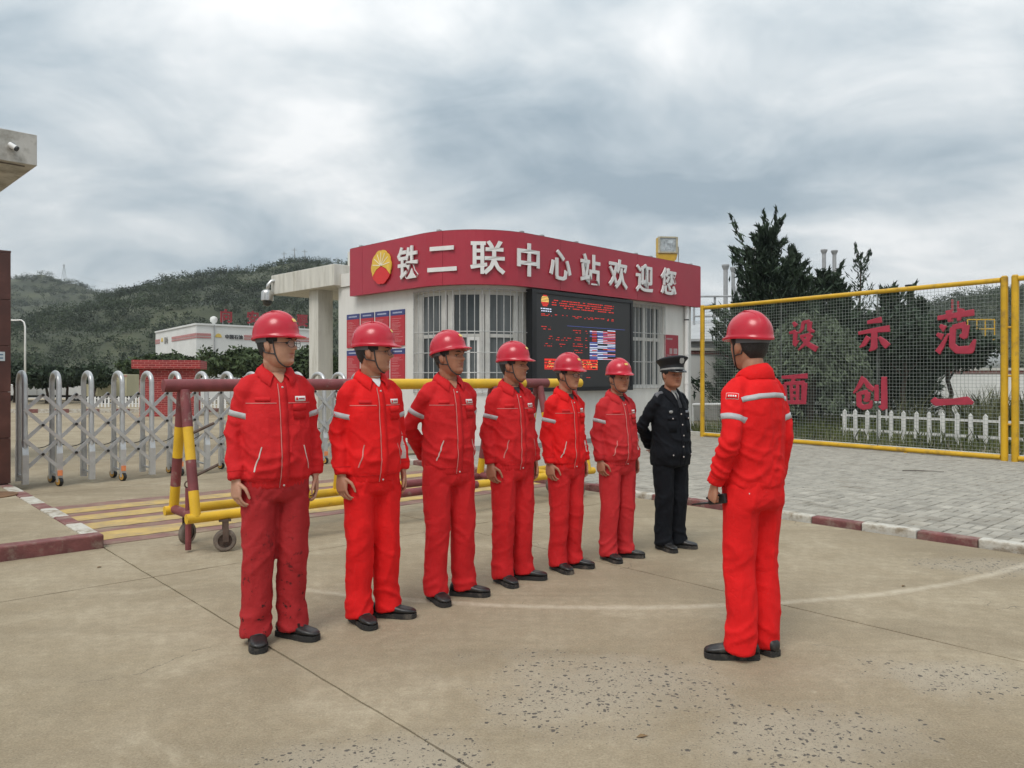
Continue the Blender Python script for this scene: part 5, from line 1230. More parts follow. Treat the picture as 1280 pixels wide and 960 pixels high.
def cloth(name, c, faded=0, stain=False):
    if name in MATS: return MATS[name]
    m, n, l, p = new_mat(name); tcn = n.new('ShaderNodeTexCoord'); ob = tcn.outputs['Object']
    def nz(s, d=4, ro=.6, vec=None):
        x = n.new('ShaderNodeTexNoise'); x.inputs['Scale'].default_value = s; x.inputs['Detail'].default_value = d; x.inputs['Roughness'].default_value = ro; l.new(vec or ob, x.inputs['Vector']); return x.outputs['Fac']
    rp = n.new('ShaderNodeValToRGB'); l.new(nz(6, 5), rp.inputs[0]); e = rp.color_ramp.elements; e[0].position = .3; e[1].position = .72
    e[0].color = (c[0] * .88, c[1] * .9, c[2] * .9, 1); e[1].color = (min(1, c[0] * 1.08), c[1] * 1.3, c[2] * 1.3, 1); co = rp.outputs[0]
    if stain:
        r2 = n.new('ShaderNodeValToRGB'); l.new(nz(17, 7, .75), r2.inputs[0]); e = r2.color_ramp.elements; e[0].position = .575; e[1].position = .62; e[0].color = (0, 0, 0, 1); e[1].color = (1, 1, 1, 1)
        sp = n.new('ShaderNodeSeparateXYZ'); l.new(ob, sp.inputs[0]); mr = n.new('ShaderNodeMapRange'); l.new(sp.outputs[2], mr.inputs[0]); mr.inputs[1].default_value = .75; mr.inputs[2].default_value = .2; mr.inputs[3].default_value = .25; mr.inputs[4].default_value = 1
        mm = n.new('ShaderNodeMath'); mm.operation = 'MULTIPLY'; l.new(r2.outputs[0], mm.inputs[0]); l.new(mr.outputs[0], mm.inputs[1])
        mx = n.new('ShaderNodeMix'); mx.data_type = 'RGBA'; l.new(mm.outputs[0], mx.inputs[0]); l.new(co, mx.inputs[6]); mx.inputs[7].default_value = (.035, .012, .012, 1); co = mx.outputs[2]
    l.new(co, p.inputs['Base Color']); p.inputs['Roughness'].default_value = .82; p.inputs['Specular IOR Level'].default_value = .22; p.inputs['Sheen Weight'].default_value = .0
    b1 = n.new('ShaderNodeBump'); b1.inputs['Strength'].default_value = .42; b1.inputs['Distance'].default_value = .010
    mp = n.new('ShaderNodeMapping'); mp.inputs['Scale'].default_value = (6, 6, 9); mp.inputs['Rotation'].default_value = (0, R(32), R(20)); l.new(ob, mp.inputs[0])
    def crease(s, vec, e_):
        q_ = n.new('ShaderNodeMath'); q_.operation = 'SUBTRACT'; l.new(nz(s, 3, .5, vec), q_.inputs[0]); q_.inputs[1].default_value = .5
        a_ = n.new('ShaderNodeMath'); a_.operation = 'ABSOLUTE'; l.new(q_.outputs[0], a_.inputs[0]); w_ = n.new('ShaderNodeMath'); w_.operation = 'POWER'; l.new(a_.outputs[0], w_.inputs[0]); w_.inputs[1].default_value = e_; return w_.outputs[0]
    mp2 = n.new('ShaderNodeMapping'); mp2.inputs['Scale'].default_value = (14, 14, 5); mp2.inputs['Rotation'].default_value = (R(12), R(-20), 0); l.new(ob, mp2.inputs[0])
    sm = n.new('ShaderNodeMath'); sm.operation = 'ADD'; l.new(crease(1.5, mp.outputs[0], .6), sm.inputs[0]); l.new(crease(.9, mp2.outputs[0], .6), sm.inputs[1]); l.new(sm.outputs[0], b1.inputs['Height'])
    b2 = n.new('ShaderNodeBump'); b2.inputs['Strength'].default_value = .12; b2.inputs['Distance'].default_value = .002; l.new(nz(300, 2), b2.inputs['Height']); l.new(b1.outputs[0], b2.inputs['Normal']); l.new(b2.outputs[0], p.inputs['Normal'])
    return m
def skin_mat(name, c):
    if name in MATS: return MATS[name]
    m, n, l, p = new_mat(name); tcn = n.new('ShaderNodeTexCoord'); at_ = n.new('ShaderNodeAttribute'); at_.attribute_name = 'lip'
    nz = n.new('ShaderNodeTexNoise'); nz.inputs['Scale'].default_value = 22; nz.inputs['Detail'].default_value = 5; l.new(tcn.outputs['Object'], nz.inputs['Vector'])
    rp = n.new('ShaderNodeValToRGB'); l.new(nz.outputs['Fac'], rp.inputs[0]); e = rp.color_ramp.elements; e[0].position = .3; e[1].position = .7
    e[0].color = (c[0] * .86, c[1] * .80, c[2] * .78, 1); e[1].color = (c[0] * 1.1, c[1] * 1.1, c[2] * 1.1, 1)
    mx = n.new('ShaderNodeMix'); mx.data_type = 'RGBA'; l.new(at_.outputs['Fac'], mx.inputs[0]); l.new(rp.outputs[0], mx.inputs[6]); mx.inputs[7].default_value = (c[0] * .72, c[1] * .46, c[2] * .46, 1)
    l.new(mx.outputs[2], p.inputs['Base Color']); p.inputs['Roughness'].default_value = .48; p.inputs['Subsurface Weight'].default_value = .12; p.inputs['Subsurface Radius'].default_value = (.02, .008, .004); p.inputs['Subsurface Scale'].default_value = .4; p.inputs['Specular IOR Level'].default_value = .4
    b = n.new('ShaderNodeBump'); b.inputs['Strength'].default_value = .15; b.inputs['Distance'].default_value = .002; l.new(nz.outputs['Fac'], b.inputs['Height']); l.new(b.outputs[0], p.inputs['Normal']); return m
SK = {'a': skin_mat('skin_tan', (.41, .205, .130)), 'b': skin_mat('skin_warm', (.36, .165, .100)), 'c': skin_mat('skin_light', (.45, .245, .165))}
RED = (.70, .010, .011); CL = {'bright': cloth('work_red', RED), 'mid': cloth('work_red_worn', (.56, .014, .017)), 'faded': cloth('work_red_faded', (.37, .019, .022), stain=True), 'pale': cloth('work_red_pale', (.50, .022, .026)), 'navy': cloth('uniform_navy', (.0042, .0048, .0075))}
M_refl = mat('reflective_tape', (.42, .42, .43), .5, .08, 12); M_pipe = mat('piping_pale', (.55, .20, .18), .6, .1); M_badge = mat('badge_white', (.72, .70, .68), .5, .05)
M_tapew = mat('pale_lining', (.60, .50, .46), .6, .08); M_hair = mat('black_hair', (.012, .011, .011), .55, .3, 60, .6, 150); M_shoe = mat('black_leather', (.016, .015, .015), .42, .3, 14, .15, 60, dirt=(.10, .09, .075), ds=7, dpos=(.52, .8)); M_sole = mat('black_rubber', (.02, .019, .018), .75, .2, 10, dirt=(.12, .10, .08), ds=9)
M_helm = mat('helmet_red', (.47, .010, .027), .27, .05, 4, coat=.1, spec=.45); M_helmi = mat('helmet_inside', (.05, .012, .014), .7, .1); M_strap = mat('strap_grey', (.045, .043, .046), .7, .15)
M_eyew = mat('eye_white', (.26, .23, .21), .2, .02); M_iris = mat('eye_dark', (.012, .009, .008), .15, .05); M_lens = mat('clear_lens', (.9, .92, .93), .03, .02, alpha=.10, spec=.6); M_frame = mat('spectacle_frame', (.02, .02, .022), .3, .05)
M_snap = mat('snap_button', (.62, .56, .54), .35, .05, metal=.5); M_dark_tee = mat('dark_shirt', (.02, .018, .018), .8, .1); M_white_tee = mat('white_shirt', (.6, .6, .6), .8, .05); M_cap = mat('cap_navy', (.009, .010, .014), .7, .1); M_silver = mat('silver_braid', (.34, .34, .33), .45, .15, 30, metal=.3); M_visor = mat('cap_visor', (.010, .010, .011), .18, .05)
M_shirt = mat('grey_shirt', (.30, .30, .29), .8, .06); M_tie = mat('dark_tie', (.012, .012, .016), .6, .1); M_yellow_mark = mat('helmet_mark', (.75, .48, .12), .4, .1)
def tube_path(mb, pts, rs, n=18, fx=1.0, fy=1.0): mb.tube(pts, rs, n)
def ring(cx, cy, z, hx, hf, hb, e=.84, n=36):
    out = []
    for k in range(n):
        a_ = 2 * math.pi * k / n; c_, s_ = math.cos(a_), math.sin(a_); out.append(Vector((cx + hx * sgnpow(c_, e), cy + (hb if s_ > 0 else hf) * sgnpow(s_, e), z)))
    return out
def mesh_np(m):
    v = np.empty(len(m.vertices) * 3, np.float64); m.vertices.foreach_get('co', v); nn = np.empty(len(m.vertices) * 3, np.float64); m.vertices.foreach_get('normal', nn) if False else None
    nv = np.array([q.vector for q in m.vertex_normals]); return v.reshape(-1, 3), nv
def fold(p, f, seed): return -.35 + 1.5 * (1 - min(1, 2.6 * abs(mnoise.noise(Vector((p[0] * f[0] + seed, p[1] * f[1] - seed, p[2] * f[2])))))) ** 1.6
def conform(bvh, poly, d=Vector((0, 1, 0)), lift=.002, start=.6):
    """drop 2-D points (x, z) onto the garment along d"""
    out = []
    for x, z in poly:
        o_ = Vector((x, 0, z)) - d * start; h = bvh.ray_cast(o_, d)
        out.append(None if h[0] is None else h[0] - d * lift)
    return out
def strip(bvh, pts, w, name, m, par, d=Vector((0, 1, 0)), lift=.0022, seg=14):
    P = []
    for (a_, b_) in zip(pts[:-1], pts[1:]):
        for k in range(seg): P.append((a_[0] + (b_[0] - a_[0]) * k / seg, a_[1] + (b_[1] - a_[1]) * k / seg))
    P.append(pts[-1]); mb = MB(); rows = []
    for k, p in enumerate(P):
        a_ = Vector(P[min(k + 1, len(P) - 1)]) - Vector(P[max(k - 1, 0)]); a_.normalize(); q = Vector((-a_.y, a_.x)) * w / 2
        r_ = conform(bvh, [(p[0] + q.x, p[1] + q.y), (p[0], p[1]), (p[0] - q.x, p[1] - q.y)], d, lift)
        if any(x is None for x in r_): continue
        rows.append([r_[0] + d * .004] + r_ + [r_[2] + d * .004])
    if len(rows) < 2: return None
    mb.loft(rows, caps=False, closed=False); o = mb.build(name, m, par, smooth=True)
    return o
def patch(bvh, x0, x1, z0, z1, name, m, par, d=Vector((0, 1, 0)), lift=.003, n=5): return strip(bvh, [(x0, (z0 + z1) / 2), (x1, (z0 + z1) / 2)], z1 - z0, name, m, par, d, lift, n)
def sleeve_band(bvh, a, b, f, half, name, m, par, lim=.078, arc=(0, 360), lift=.0025):
    a, b = Vector(a), Vector(b); ax_ = (b - a).normalized(); c_ = a.lerp(b, f); u_ = ax_.cross(Vector((0, 1, 0))).normalized(); w_ = ax_.cross(u_); rows = []
    for k in range(37):
        t = R(arc[0] + (arc[1] - arc[0]) * k / 36); dr = u_ * math.cos(t) + w_ * math.sin(t); row = []
        for s_ in (-1, 0, 1):
            o_ = c_ + ax_ * half * s_; h = bvh.ray_cast(o_, dr); r_ = min((h[0] - o_).length if h[0] is not None else lim, lim); row.append(o_ + dr * (r_ + lift))
        row = [row[0] - dr * .005] + row + [row[2] - dr * .005]; rows.append(row)
    mb = MB(); mb.loft(rows, caps=False, closed=False); return mb.build(name, m, par, smooth=True)
def disc(bvh, x, z, r, name, m, par, d=Vector((0, 1, 0)), lift=.003):
    p = conform(bvh, [(x, z)], d, lift)[0]
    if p is None: return
    mb = MB(); b_ = d.cross(UP).normalized(); mb.loft([[p + (b_ * math.cos(2 * math.pi * k / 10) + UP * math.sin(2 * math.pi * k / 10)) * rr for k in range(10)] if True else 0 for p, rr in ((p + d * .002, r), (p - d * .001, r), (p - d * .003, r * .7))]); mb.build(name, m, par, smooth=True)

def helmet(par, HM, roll=0, tilt=0, mark=True):
    """hard hat in head space: rim about .162 above the chin"""
    def shell(off, n=44, rows=14):
        rings = []
        for i in range(rows):
            h = i / (rows - 1); h = 1 - (1 - h) ** 1.5; k = max(0.02, (1 - h ** 2.35)) ** .5
            ring_ = []
            for j in range(n):
                a_ = 2 * math.pi * j / n; s_, c_ = math.sin(a_), math.cos(a_)      # c_ > 0 is the front
                ln = (.128 if c_ > 0 else .138) + off; x = (.112 + off) * k * s_; y = -ln * k * c_; z = (.136 + off) * h
                rid = .006 * math.exp(-(x / .024) ** 4) * min(1, h * 2.2) if off == 0 else 0
                z += rid; y -= rid * .6 * c_
                ring_.append(Vector((x, y + .006, z)))
            rings.append(ring_)
        return rings
    T = HM @ Matrix.Translation((0, .0, .163)) @ Matrix.Rotation(R(tilt), 4, 'X') @ Matrix.Scale(.935, 4)
    outer = shell(0); inner = shell(-.005)
    n = 44
    def brim(d, dz):
        r_ = []
        for j in range(n):
            a_ = 2 * math.pi * j / n; s_, c_ = math.sin(a_), math.cos(a_); pk = max(0, c_) ** 2.2
            ex = d * .45 + (d / .014) * .044 * pk; r_.append(Vector(((.112 + ex * .55) * s_, -((.128 if c_ > 0 else .138) + ex) * c_ + .006, dz - .012 * pk * (d / .014) - .004 - .010 * max(0, -c_) ** 2)))
        return r_
    rings = [inner[0], [p + Vector((0, 0, -.007)) for p in inner[0]], [p + Vector((0, 0, -.006)) for p in brim(.010, -.004)], brim(.014, -.002), brim(.0135, .003), brim(.005, .006), [p + Vector((0, 0, .010)) for p in outer[0]]] + [o_ for o_ in outer[2:]]
    mb = MB(); mb.loft(rings, caps=False); mb.f.append(tuple(len(mb.v) - n + k for k in range(n))); mb.xf(T)
    ho = mb.build('helmet', M_helm, par, smooth=True, angle=55)
    mb = MB(); mb.loft([inner[0]] + inner[1:], caps=False); mb.f.append(tuple(len(mb.v) - n + k for k in range(n))); mb.xf(T); mb.build('helmet_lining', M_helmi, ho, smooth=True)
    for sx in (-1, 1):
        pts = []
        for q in range(25):
            a_ = R(-78 + 156 * q / 24); h = math.cos(a_) ** .8; k = math.sqrt(max(.02, 1 - h ** 2.35)); x = sx * .030; y_ = math.copysign(math.sqrt(max(0, 1 - (x / (.112 * max(k, .28))) ** 2)) * k * (.128 if a_ < 0 else .138), a_)
            pts.append(T @ Vector((x * (1 - .25 * abs(math.sin(a_))), y_ + .006, .136 * h + .002)))
        mr_ = MB(); mr_.tube(pts, .0032, 6); mr_.build('helmet_rib', M_helm, ho, smooth=True)
    # raised side seam
    for sx in (-1, 1):
        pts = [T @ Vector((sx * .1135, .075 - .006 * k, .012 + .0025 * k)) for k in range(0)]
    if mark:
        mb = MB()
        for k in range(7):
            a_ = R(-14 + k * 28 / 6)
        rows = []
        for i in range(5):
            row = []
            for j in range(7):
                x = (-1 + j / 3) * .017; z = .074 + i * .0045 - abs(x) ** 2 * 12 * (1 if i == 4 else .3)
                h = z / .136; k_ = math.sqrt(max(.02, 1 - h ** 2.35)); row.append(Vector((x, -.128 * k_ * math.sqrt(max(0, 1 - (x / (.112 * k_)) ** 2)) + .006 - .0085, z)))
            rows.append(row)
        mb.loft(rows, caps=False, closed=False); mb.xf(T); mb.build('helmet_mark', M_yellow_mark, ho, smooth=True)
    return ho
def peaked_cap(par, HM):
    T = HM @ Matrix.Translation((0, .006, .152)) @ Matrix.Rotation(R(-5), 4, 'X') @ Matrix.Diagonal((1.10, 1.08, 1.22, 1)); n = 44
    def el(rx, rf, rb, z, tz=0): return [Vector((rx * math.sin(2 * math.pi * j / n), (-rf if math.cos(2 * math.pi * j / n) > 0 else -rb) * math.cos(2 * math.pi * j / n), z + tz * math.cos(2 * math.pi * j / n))) for j in range(n)]
    mb = MB(); mb.loft([el(.088, .108, .114, 0), el(.089, .109, .115, .038)], caps=False); mb.xf(T); c_ = mb.build('peaked_cap', M_cap, par, smooth=True)
    mb = MB(); mb.loft([el(.0885, .1085, .1145, .036), el(.105, .125, .125, .060, .006), el(.124, .148, .135, .076, .012), el(.124, .149, .135, .082, .014), el(.10, .12, .11, .092, .012), el(.05, .06, .06, .094, .01), el(.004, .004, .004, .094, .01)], caps=False); mb.xf(T); mb.build('crown_cloth', M_cap, c_, smooth=True)
    mb = MB(); mb.loft([[Vector((p.x * 1.02, p.y * 1.02, p.z)) for p in el(.0895, .1095, .1155, z)] for z in (.006, .018)], caps=False); mb.xf(T); mb.build('braid', M_silver, c_, smooth=True)
    rows = []
    for (ex, dz) in ((0, .004), (.02, -.004), (.042, -.016), (.052, -.024), (.050, -.027), (.0, -.001)):
        row = []
        for j in range(17):
            a_ = R(-72 + 144 * j / 16); pk = math.cos(a_ * 1.2) if abs(a_ * 1.2) < math.pi / 2 else 0
            row.append(Vector(((.0885 + ex * .35) * math.sin(a_), -(.1085 + ex * pk) * math.cos(a_), dz * pk + .002)))
        rows.append(row)
    mb = MB(); mb.loft(rows, caps=False, closed=False); mb.xf(T); mb.build('visor', M_visor, c_, smooth=True)
    mb = MB(); mb.prism([(-.016, .0), (-.02, .022), (-.01, .036), (0, .03), (.01, .036), (.02, .022), (.016, 0), (0, -.006)], (0, -.139, .046), (1, 0, 0), (0, -.25, 1), (0, -.006, 0)); mb.xf(T); mb.build('cap_badge', M_silver, c_)

def person(label, pos, facing, H=1.80, wid=1.0, fat=1.0, head_yaw=0, head_pitch=0, arms='down', jacket='bright', trousers='bright', skin='a', glasses=False, tee=None, uniform=False, legs=(.10, .10, 6, 6), seed=1, belly=0.0, lean=0.0, arm_out=0.0, radio=False, hip=0.0, neck_fat=1.0, helm_tilt=0, head_roll=0, elbow=0.0, hemdrop=0.0):
    rnd = random.Random(seed); fx, fy = facing; rz = math.atan2(fy, fx) + math.pi / 2
    root = empty('person', (pos[0], pos[1], 0), rz=rz, label=label, cat='person', group='people lined up at the gate'); sc_ = H / 1.80; root.scale = (sc_, sc_, sc_)
    W = wid
    # ---- joints (facing -Y, +X is the person's left)
    J = {}
    for s_, sd in ((1, 'L'), (-1, 'R')):
        mode = arms if isinstance(arms, str) else arms[0 if s_ > 0 else 1]
        sh_ = Vector((s_ * .150 * W, .014, 1.432))
        if mode == 'down': el_ = Vector((s_ * (.198 * W + .010 + arm_out), .040 + elbow, 1.165)); wr_ = Vector((s_ * (.202 * W + .016 + arm_out), -.018 + elbow * .5, .912))
        elif mode == 'front': el_ = Vector((s_ * (.216 * W + .020 + arm_out), .055, 1.165)); wr_ = Vector((s_ * (.214 * W + .02 + arm_out), -.05, .925))
        else: el_ = Vector((s_ * (.232 * W + .012), .115, 1.18)); wr_ = Vector((s_ * .07, .205 * max(1, W), .965))
        J[sd] = (sh_, el_, wr_, mode)
    la, lb_, ya, yb = legs       # half stance left/right, toe-out left/right
    LEG = {}
    for s_, sd, st, yaw in ((1, 'L', la, ya), (-1, 'R', lb_, yb)): LEG[sd] = (Vector((s_ * .092 * W + hip, .004, .93)), Vector((s_ * (.092 * W + st) / 2 * 1.0 + hip * .5, -.012, .50)), Vector((s_ * st, .022, .085)), yaw, s_)
    # ---- body: head, neck, trunk, arms with hands and legs as one skin
    mb = MB()
    HMx = Matrix.Translation((lean * .3, -.018, 1.533)) @ Matrix.Rotation(R(head_yaw), 4, 'Z') @ Matrix.Rotation(R(head_pitch), 4, 'X') @ Matrix.Rotation(R(head_roll), 4, 'Y') @ Matrix.Scale(1.075, 4) @ Matrix.Translation((0, -.010, 0))
    rings = []
    for i in range(48):
        z = .235 * (1 - (1 - i / 47) ** 1.0); rings.append([HMx @ head_pt(z, 2 * math.pi * k / 72 - math.pi, 0, fat) for k in range(72)])
    mb.loft(rings)
    for s_ in (-1, 1):       # ears
        c_ = HMx @ Vector((s_ * .078, .012, .108)); rot = HMx.to_3x3() @ Matrix.Rotation(R(-12), 3, 'X') @ Matrix.Rotation(R(s_ * 24), 3, 'Z')
        mb.ell(c_, .0085, .019, .031, 14, 10, rot); mb.ell(c_ + rot @ Vector((s_ * .004, .004, .004)), .008, .016, .026, 12, 8, rot)
    nf = neck_fat
    mb.tube([(0, .012, 1.40), (0, .012, 1.47), (lean * .1, .008, 1.52), tuple(HMx @ Vector((0, .030, .035))), tuple(HMx @ Vector((0, .030, .075)))], [.075, .066 * nf, .058 * nf, .056 * nf, .05], 20)
    mb.tube([(0, .01, .95), (0, .0, 1.1), (0, .01, 1.3), (0, .01, 1.44)], [.07, .08, .085, .06], 14); mb.tube([(-.165 * W, .012, 1.43), (0, .01, 1.44), (.165 * W, .012, 1.43)], [.035, .05, .035], 12)
    for sd, s_ in (('L', 1), ('R', -1)):
        sh_, el_, wr_, mode = J[sd]; mb.tube([sh_, sh_.lerp(el_, .5), el_, el_.lerp(wr_, .5), wr_], [.036, .036, .033, .032, .025], 12)
        a_ = (wr_ - el_).normalized()
        if mode == 'back':
            hand(mb, wr_, Vector((-s_ * .9, .15, -.30)), Vector((0, -.2, 1)), Vector((0, 1, .1)) , (20, 30, 30))
        else:
            b_ = Vector((-s_ * .28, -1, -.08)); a2 = (a_ * .7 + Vector((0, -.02, -1)) * .5).normalized(); c_ = (Vector((-s_, -.15, 0)) - a2 * Vector((-s_, -.15, 0)).dot(a2)).normalized(); b_ = (b_ - a2 * b_.dot(a2)).normalized()
            if radio and sd == 'L': hand(mb, wr_, a2, b_, c_, (62, 82, 55), 1, 'grip')
            else: hand(mb, wr_, a2, b_, c_, (12 + rnd.random() * 8, 26, 30), 1.2)
        hp, kn, an, yaw, _ = LEG[sd]; mb.tube([(hp.x * .6, .005, .99), hp, kn, an], [.05, .06, .045, .035], 10)
    m = remesh(mb, .0044, 2, .35); 
    # lips tint
    v = np.empty(len(m.vertices) * 3); m.vertices.foreach_get('co', v); v = v.reshape(-1, 3); Hi = np.array(HMx.inverted()); q = v @ Hi[:3, :3].T + Hi[:3, 3]
    lipv = np.exp(-(q[:, 0] / .021) ** 4 - ((q[:, 2] - .0642) / .0085) ** 4) * (q[:, 1] < -.05)
    at_ = m.attributes.new('lip', 'FLOAT', 'POINT'); at_.data.foreach_set('value', lipv.astype(np.float32))
    m.materials.clear(); m.materials.append(SK[skin]); m.polygons.foreach_set('use_smooth', [True] * len(m.polygons)); m.name = 'body'
    body = put('body', m, root); bvh_b = BVHTree.FromPolygons([tuple(p) for p in v], [tuple(p.vertices) for p in m.polygons])
    def onface(x, z, lift=0.0):
        """point on the face at head coordinates (x, z)"""
        o_ = HMx @ Vector((x, -.3, z)); d = (HMx.to_3x3() @ Vector((0, 1, 0))).normalized(); h = bvh_b.ray_cast(o_, d); return (h[0] if h[0] is not None else HMx @ Vector((x, -.085, z))) - d * lift
    for s_ in (-1, 1):
        c_ = onface(s_ * .0315, .1185, -.0065); rot = HMx.to_3x3()
        mb = MB(); mb.ell(c_, .0118, .0088, .0036, 14, 8, rot); ey = mb.build('eye', M_eyew, body, smooth=True)
        mb = MB(); mb.ell(c_ + rot @ Vector((0, -.0045, .0004)), .0050, .0056, .0042, 12, 8, rot); mb.build('iris', M_iris, ey, smooth=True)
        rows = []
        for k in range(9):
            f = k / 8; x = s_ * (.0185 + .0275 * f); zc = .1252 + .0015 * math.sin(math.pi * f) - .0022 * f; rows.append([onface(x, zc + dz, .0012) for dz in (.0014, -.0014)])
        mb = MB(); mb.loft(rows, caps=False, closed=False); mb.build('eyelid_line', M_hair, body)
        rows = []
        for k in range(9):
            f = k / 8; x = s_ * (.014 + .039 * f); zc = .1385 + .0055 * math.sin(math.pi * (f * .85 + .05)) ; t = .0042 * math.sin(math.pi * (f * .8 + .18)); rows.append([onface(x, zc + dz, .0014) for dz in (t, 0, -t)])
        mb = MB(); mb.loft(rows, caps=False, closed=False); mb.build('eyebrow', M_hair, body)
    # hair under the hat
    rows = []
    for i in range(9):
        row = []
        for k in range(41):
            a_ = R(66 + 228 * k / 40); sid = abs(math.sin(a_)) if math.cos(a_) > -.35 else 0
            bk = max(0, -math.cos(a_)); zl = .128 - .075 * min(1, bk * 1.25 + .05) if abs(a_ - math.pi) < R(72) else (.118 if abs(a_ - math.pi) < R(100) else .128)
            z = zl + (.186 - zl) * i / 8; tp = .0075 * min(1, i / 2.0 + .25) * (min(1, k / 2.5, (40 - k) / 2.5) * .9 + .1)
            row.append(HMx @ head_pt(z, a_, tp, fat))
        rows.append(row)
    mb = MB(); mb.loft(rows, caps=False, closed=False); mb.build('hair', M_hair, root, smooth=True)
    # ---- jacket
    jm = CL['navy'] if uniform else CL[jacket]; B = belly
    hem = .862 + hemdrop
    mb = MB(); rings = []
    prof = [(hem, .170, .120, .126, 0), (hem + .012, .175, .126, .130, 0), (hem + .045, .177, .128, .132, 0), (hem + .06, .181, .134 + B * .9, .138, 0), (.98, .182, .138 + B, .138, 0), (1.08, .181, .136 + B * .9, .134, 0), (1.2, .182, .133 + B * .4, .134, .002), (1.31, .182, .128, .138, .006), (1.385, .166, .116, .136, .010), (1.44, .132, .098, .118, .014), (1.474, .108, .082, .098, .016), (1.494, .082, .064, .080, .018), (1.505, .070, .054, .070, .018)]
    if uniform: prof = [(.80, .188, .138, .142, 0), (.84, .192, .143, .146, 0), (.92, .192, .147 + B, .146, 0)] + prof[4:]
    for (z, hx, hf, hb_, cy) in prof: rings.append(ring(lean * max(0, z - .9) * .2, cy, z, hx * W, hf * (1 + (W - 1) * .8), hb_ * (1 + (W - 1) * .5)))
    mb.loft(rings)
    for sd, s_ in (('L', 1), ('R', -1)):
        sh_, el_, wr_, mode = J[sd]; k = .5 + .5 * W
        pts = [Vector((s_ * .08 * W, .016, 1.466)), Vector((s_ * .128 * W, .016, 1.446)), sh_ + Vector((s_ * .014, 0, -.036)), sh_.lerp(el_, .36), sh_.lerp(el_, .72), el_ + Vector((0, .006, 0)), el_.lerp(wr_, .35), el_.lerp(wr_, .7), el_.lerp(wr_, .88), wr_.lerp(el_, .02)]
        mb.tube(pts, [.040 * k, .051 * k, .061 * k, .059 * k, .053 * k, .050 * k, .049 * k, .047 * k, .045 * k, .044 * k], 22)
    m = remesh(mb, .0105, 5, .5); v, nv = mesh_np(m); out_ = v.copy()
    for i in range(len(v)):
        x, y, z = v[i]; sv_ = abs(x) / W; amp = 0.0; sgn_ = 1 if x > 0 else -1
        arm_w = min(1, max(0, (sv_ - .180) / .03)) if z < 1.40 else 0
        p = (x, y, z)
        t1 = fold((x, y, z + .8 * sgn_ * y), (6, 5, 12.5), seed); t2 = fold((x + y * .5, y, z), (13, 9, 6), seed + 5); t3 = mnoise.noise(Vector((x * 4 + seed, y * 4, z * 4)))
        el_b = math.exp(-((z - 1.15) / .10) ** 2); cu = math.exp(-((z - .99) / .06) ** 2)
        torso = (1 - arm_w)
        amp = arm_w * ((.0045 + .0055 * el_b + .004 * cu) * t1 + .004 * t2) + torso * (.0045 * t2 + .0055 * t1 * (.5 + math.exp(-((z - 1.02) / .10) ** 2)) + .004 * t3)
        if z < hem + .05 and not uniform and arm_w < .5: amp = .0022 * math.sin(math.atan2(y, x) * 42)
        if z > 1.47: amp *= .3
        out_[i] += nv[i] * amp
    m.vertices.foreach_set('co', out_.ravel()); m.update(); m.materials.clear(); m.materials.append(jm); m.polygons.foreach_set('use_smooth', [True] * len(m.polygons)); m.name = 'jacket'
    jk = put('jacket', m, root); bv = BVHTree.FromPolygons([tuple(p) for p in out_], [tuple(p.vertices) for p in m.polygons])
    BACKD = Vector((0, -1, 0)); dF = Vector((0, 1, 0))
    zt = 1.452
    if not uniform:
        strip(bv, [(0.004, zt), (.004, hem + .004)], .042, 'placket', jm, jk, lift=.006, seg=30)
        strip(bv, [(-.018, zt - .01), (-.018, hem + .01)], .0035, 'piping', M_pipe, jk, lift=.0072, seg=30)
        for s_ in (-1, 1):
            strip(bv, [(s_ * .032, 1.335), (s_ * .175 * W, 1.335)], .004, 'piping', M_pipe if jacket != 'bright' or s_ < 0 else M_pipe, jk, seg=14)
            strip(bv, [(s_ * .115 * W, 1.10), (s_ * .150 * W, .965)], .0055, 'pocket_welt', M_tapew if seed % 2 else M_pipe, jk)
        patch(bv, .060 * W, .135 * W, 1.245, 1.318, 'pocket', jm, jk, lift=.005); patch(bv, .056 * W, .139 * W, 1.292, 1.330, 'pocket_flap', jm, jk, lift=.008)
        bd = patch(bv, .070 * W, .138 * W, 1.343, 1.372, 'name_badge', M_badge, jk, lift=.0045)
        patch(bv, .076 * W, .088 * W, 1.349, 1.365, 'badge_mark', M_ered, jk, lift=.006); patch(bv, .093 * W, .131 * W, 1.354, 1.362, 'badge_print', mat('badge_print', (.30, .05, .06), .6, .1), jk, lift=.006)
        patch(bv, -.135 * W, -.065 * W, 1.345, 1.368, 'loop_tab', CL['mid'], jk, lift=.004)
        disc(bv, .004, zt - .03, .006, 'button', M_snap, jk, lift=.0095); disc(bv, .004, hem + .022, .006, 'button', M_snap, jk, lift=.0095)
        strip(bv, [(-.172 * W, hem + .052), (.172 * W, hem + .052)], .003, 'hem_seam', CL['mid'], jk, seg=24)
        if True:
            strip(bv, [(-.178 * W, 1.372), (-.09 * W, 1.392), (0, 1.397), (.09 * W, 1.392), (.178 * W, 1.372)], .026, 'back_tape', M_refl, jk, d=BACKD, seg=12)
            for x in (.105, .135): disc(bv, x * W, hem + .024, .0065, 'button', M_snap, jk, d=BACKD)
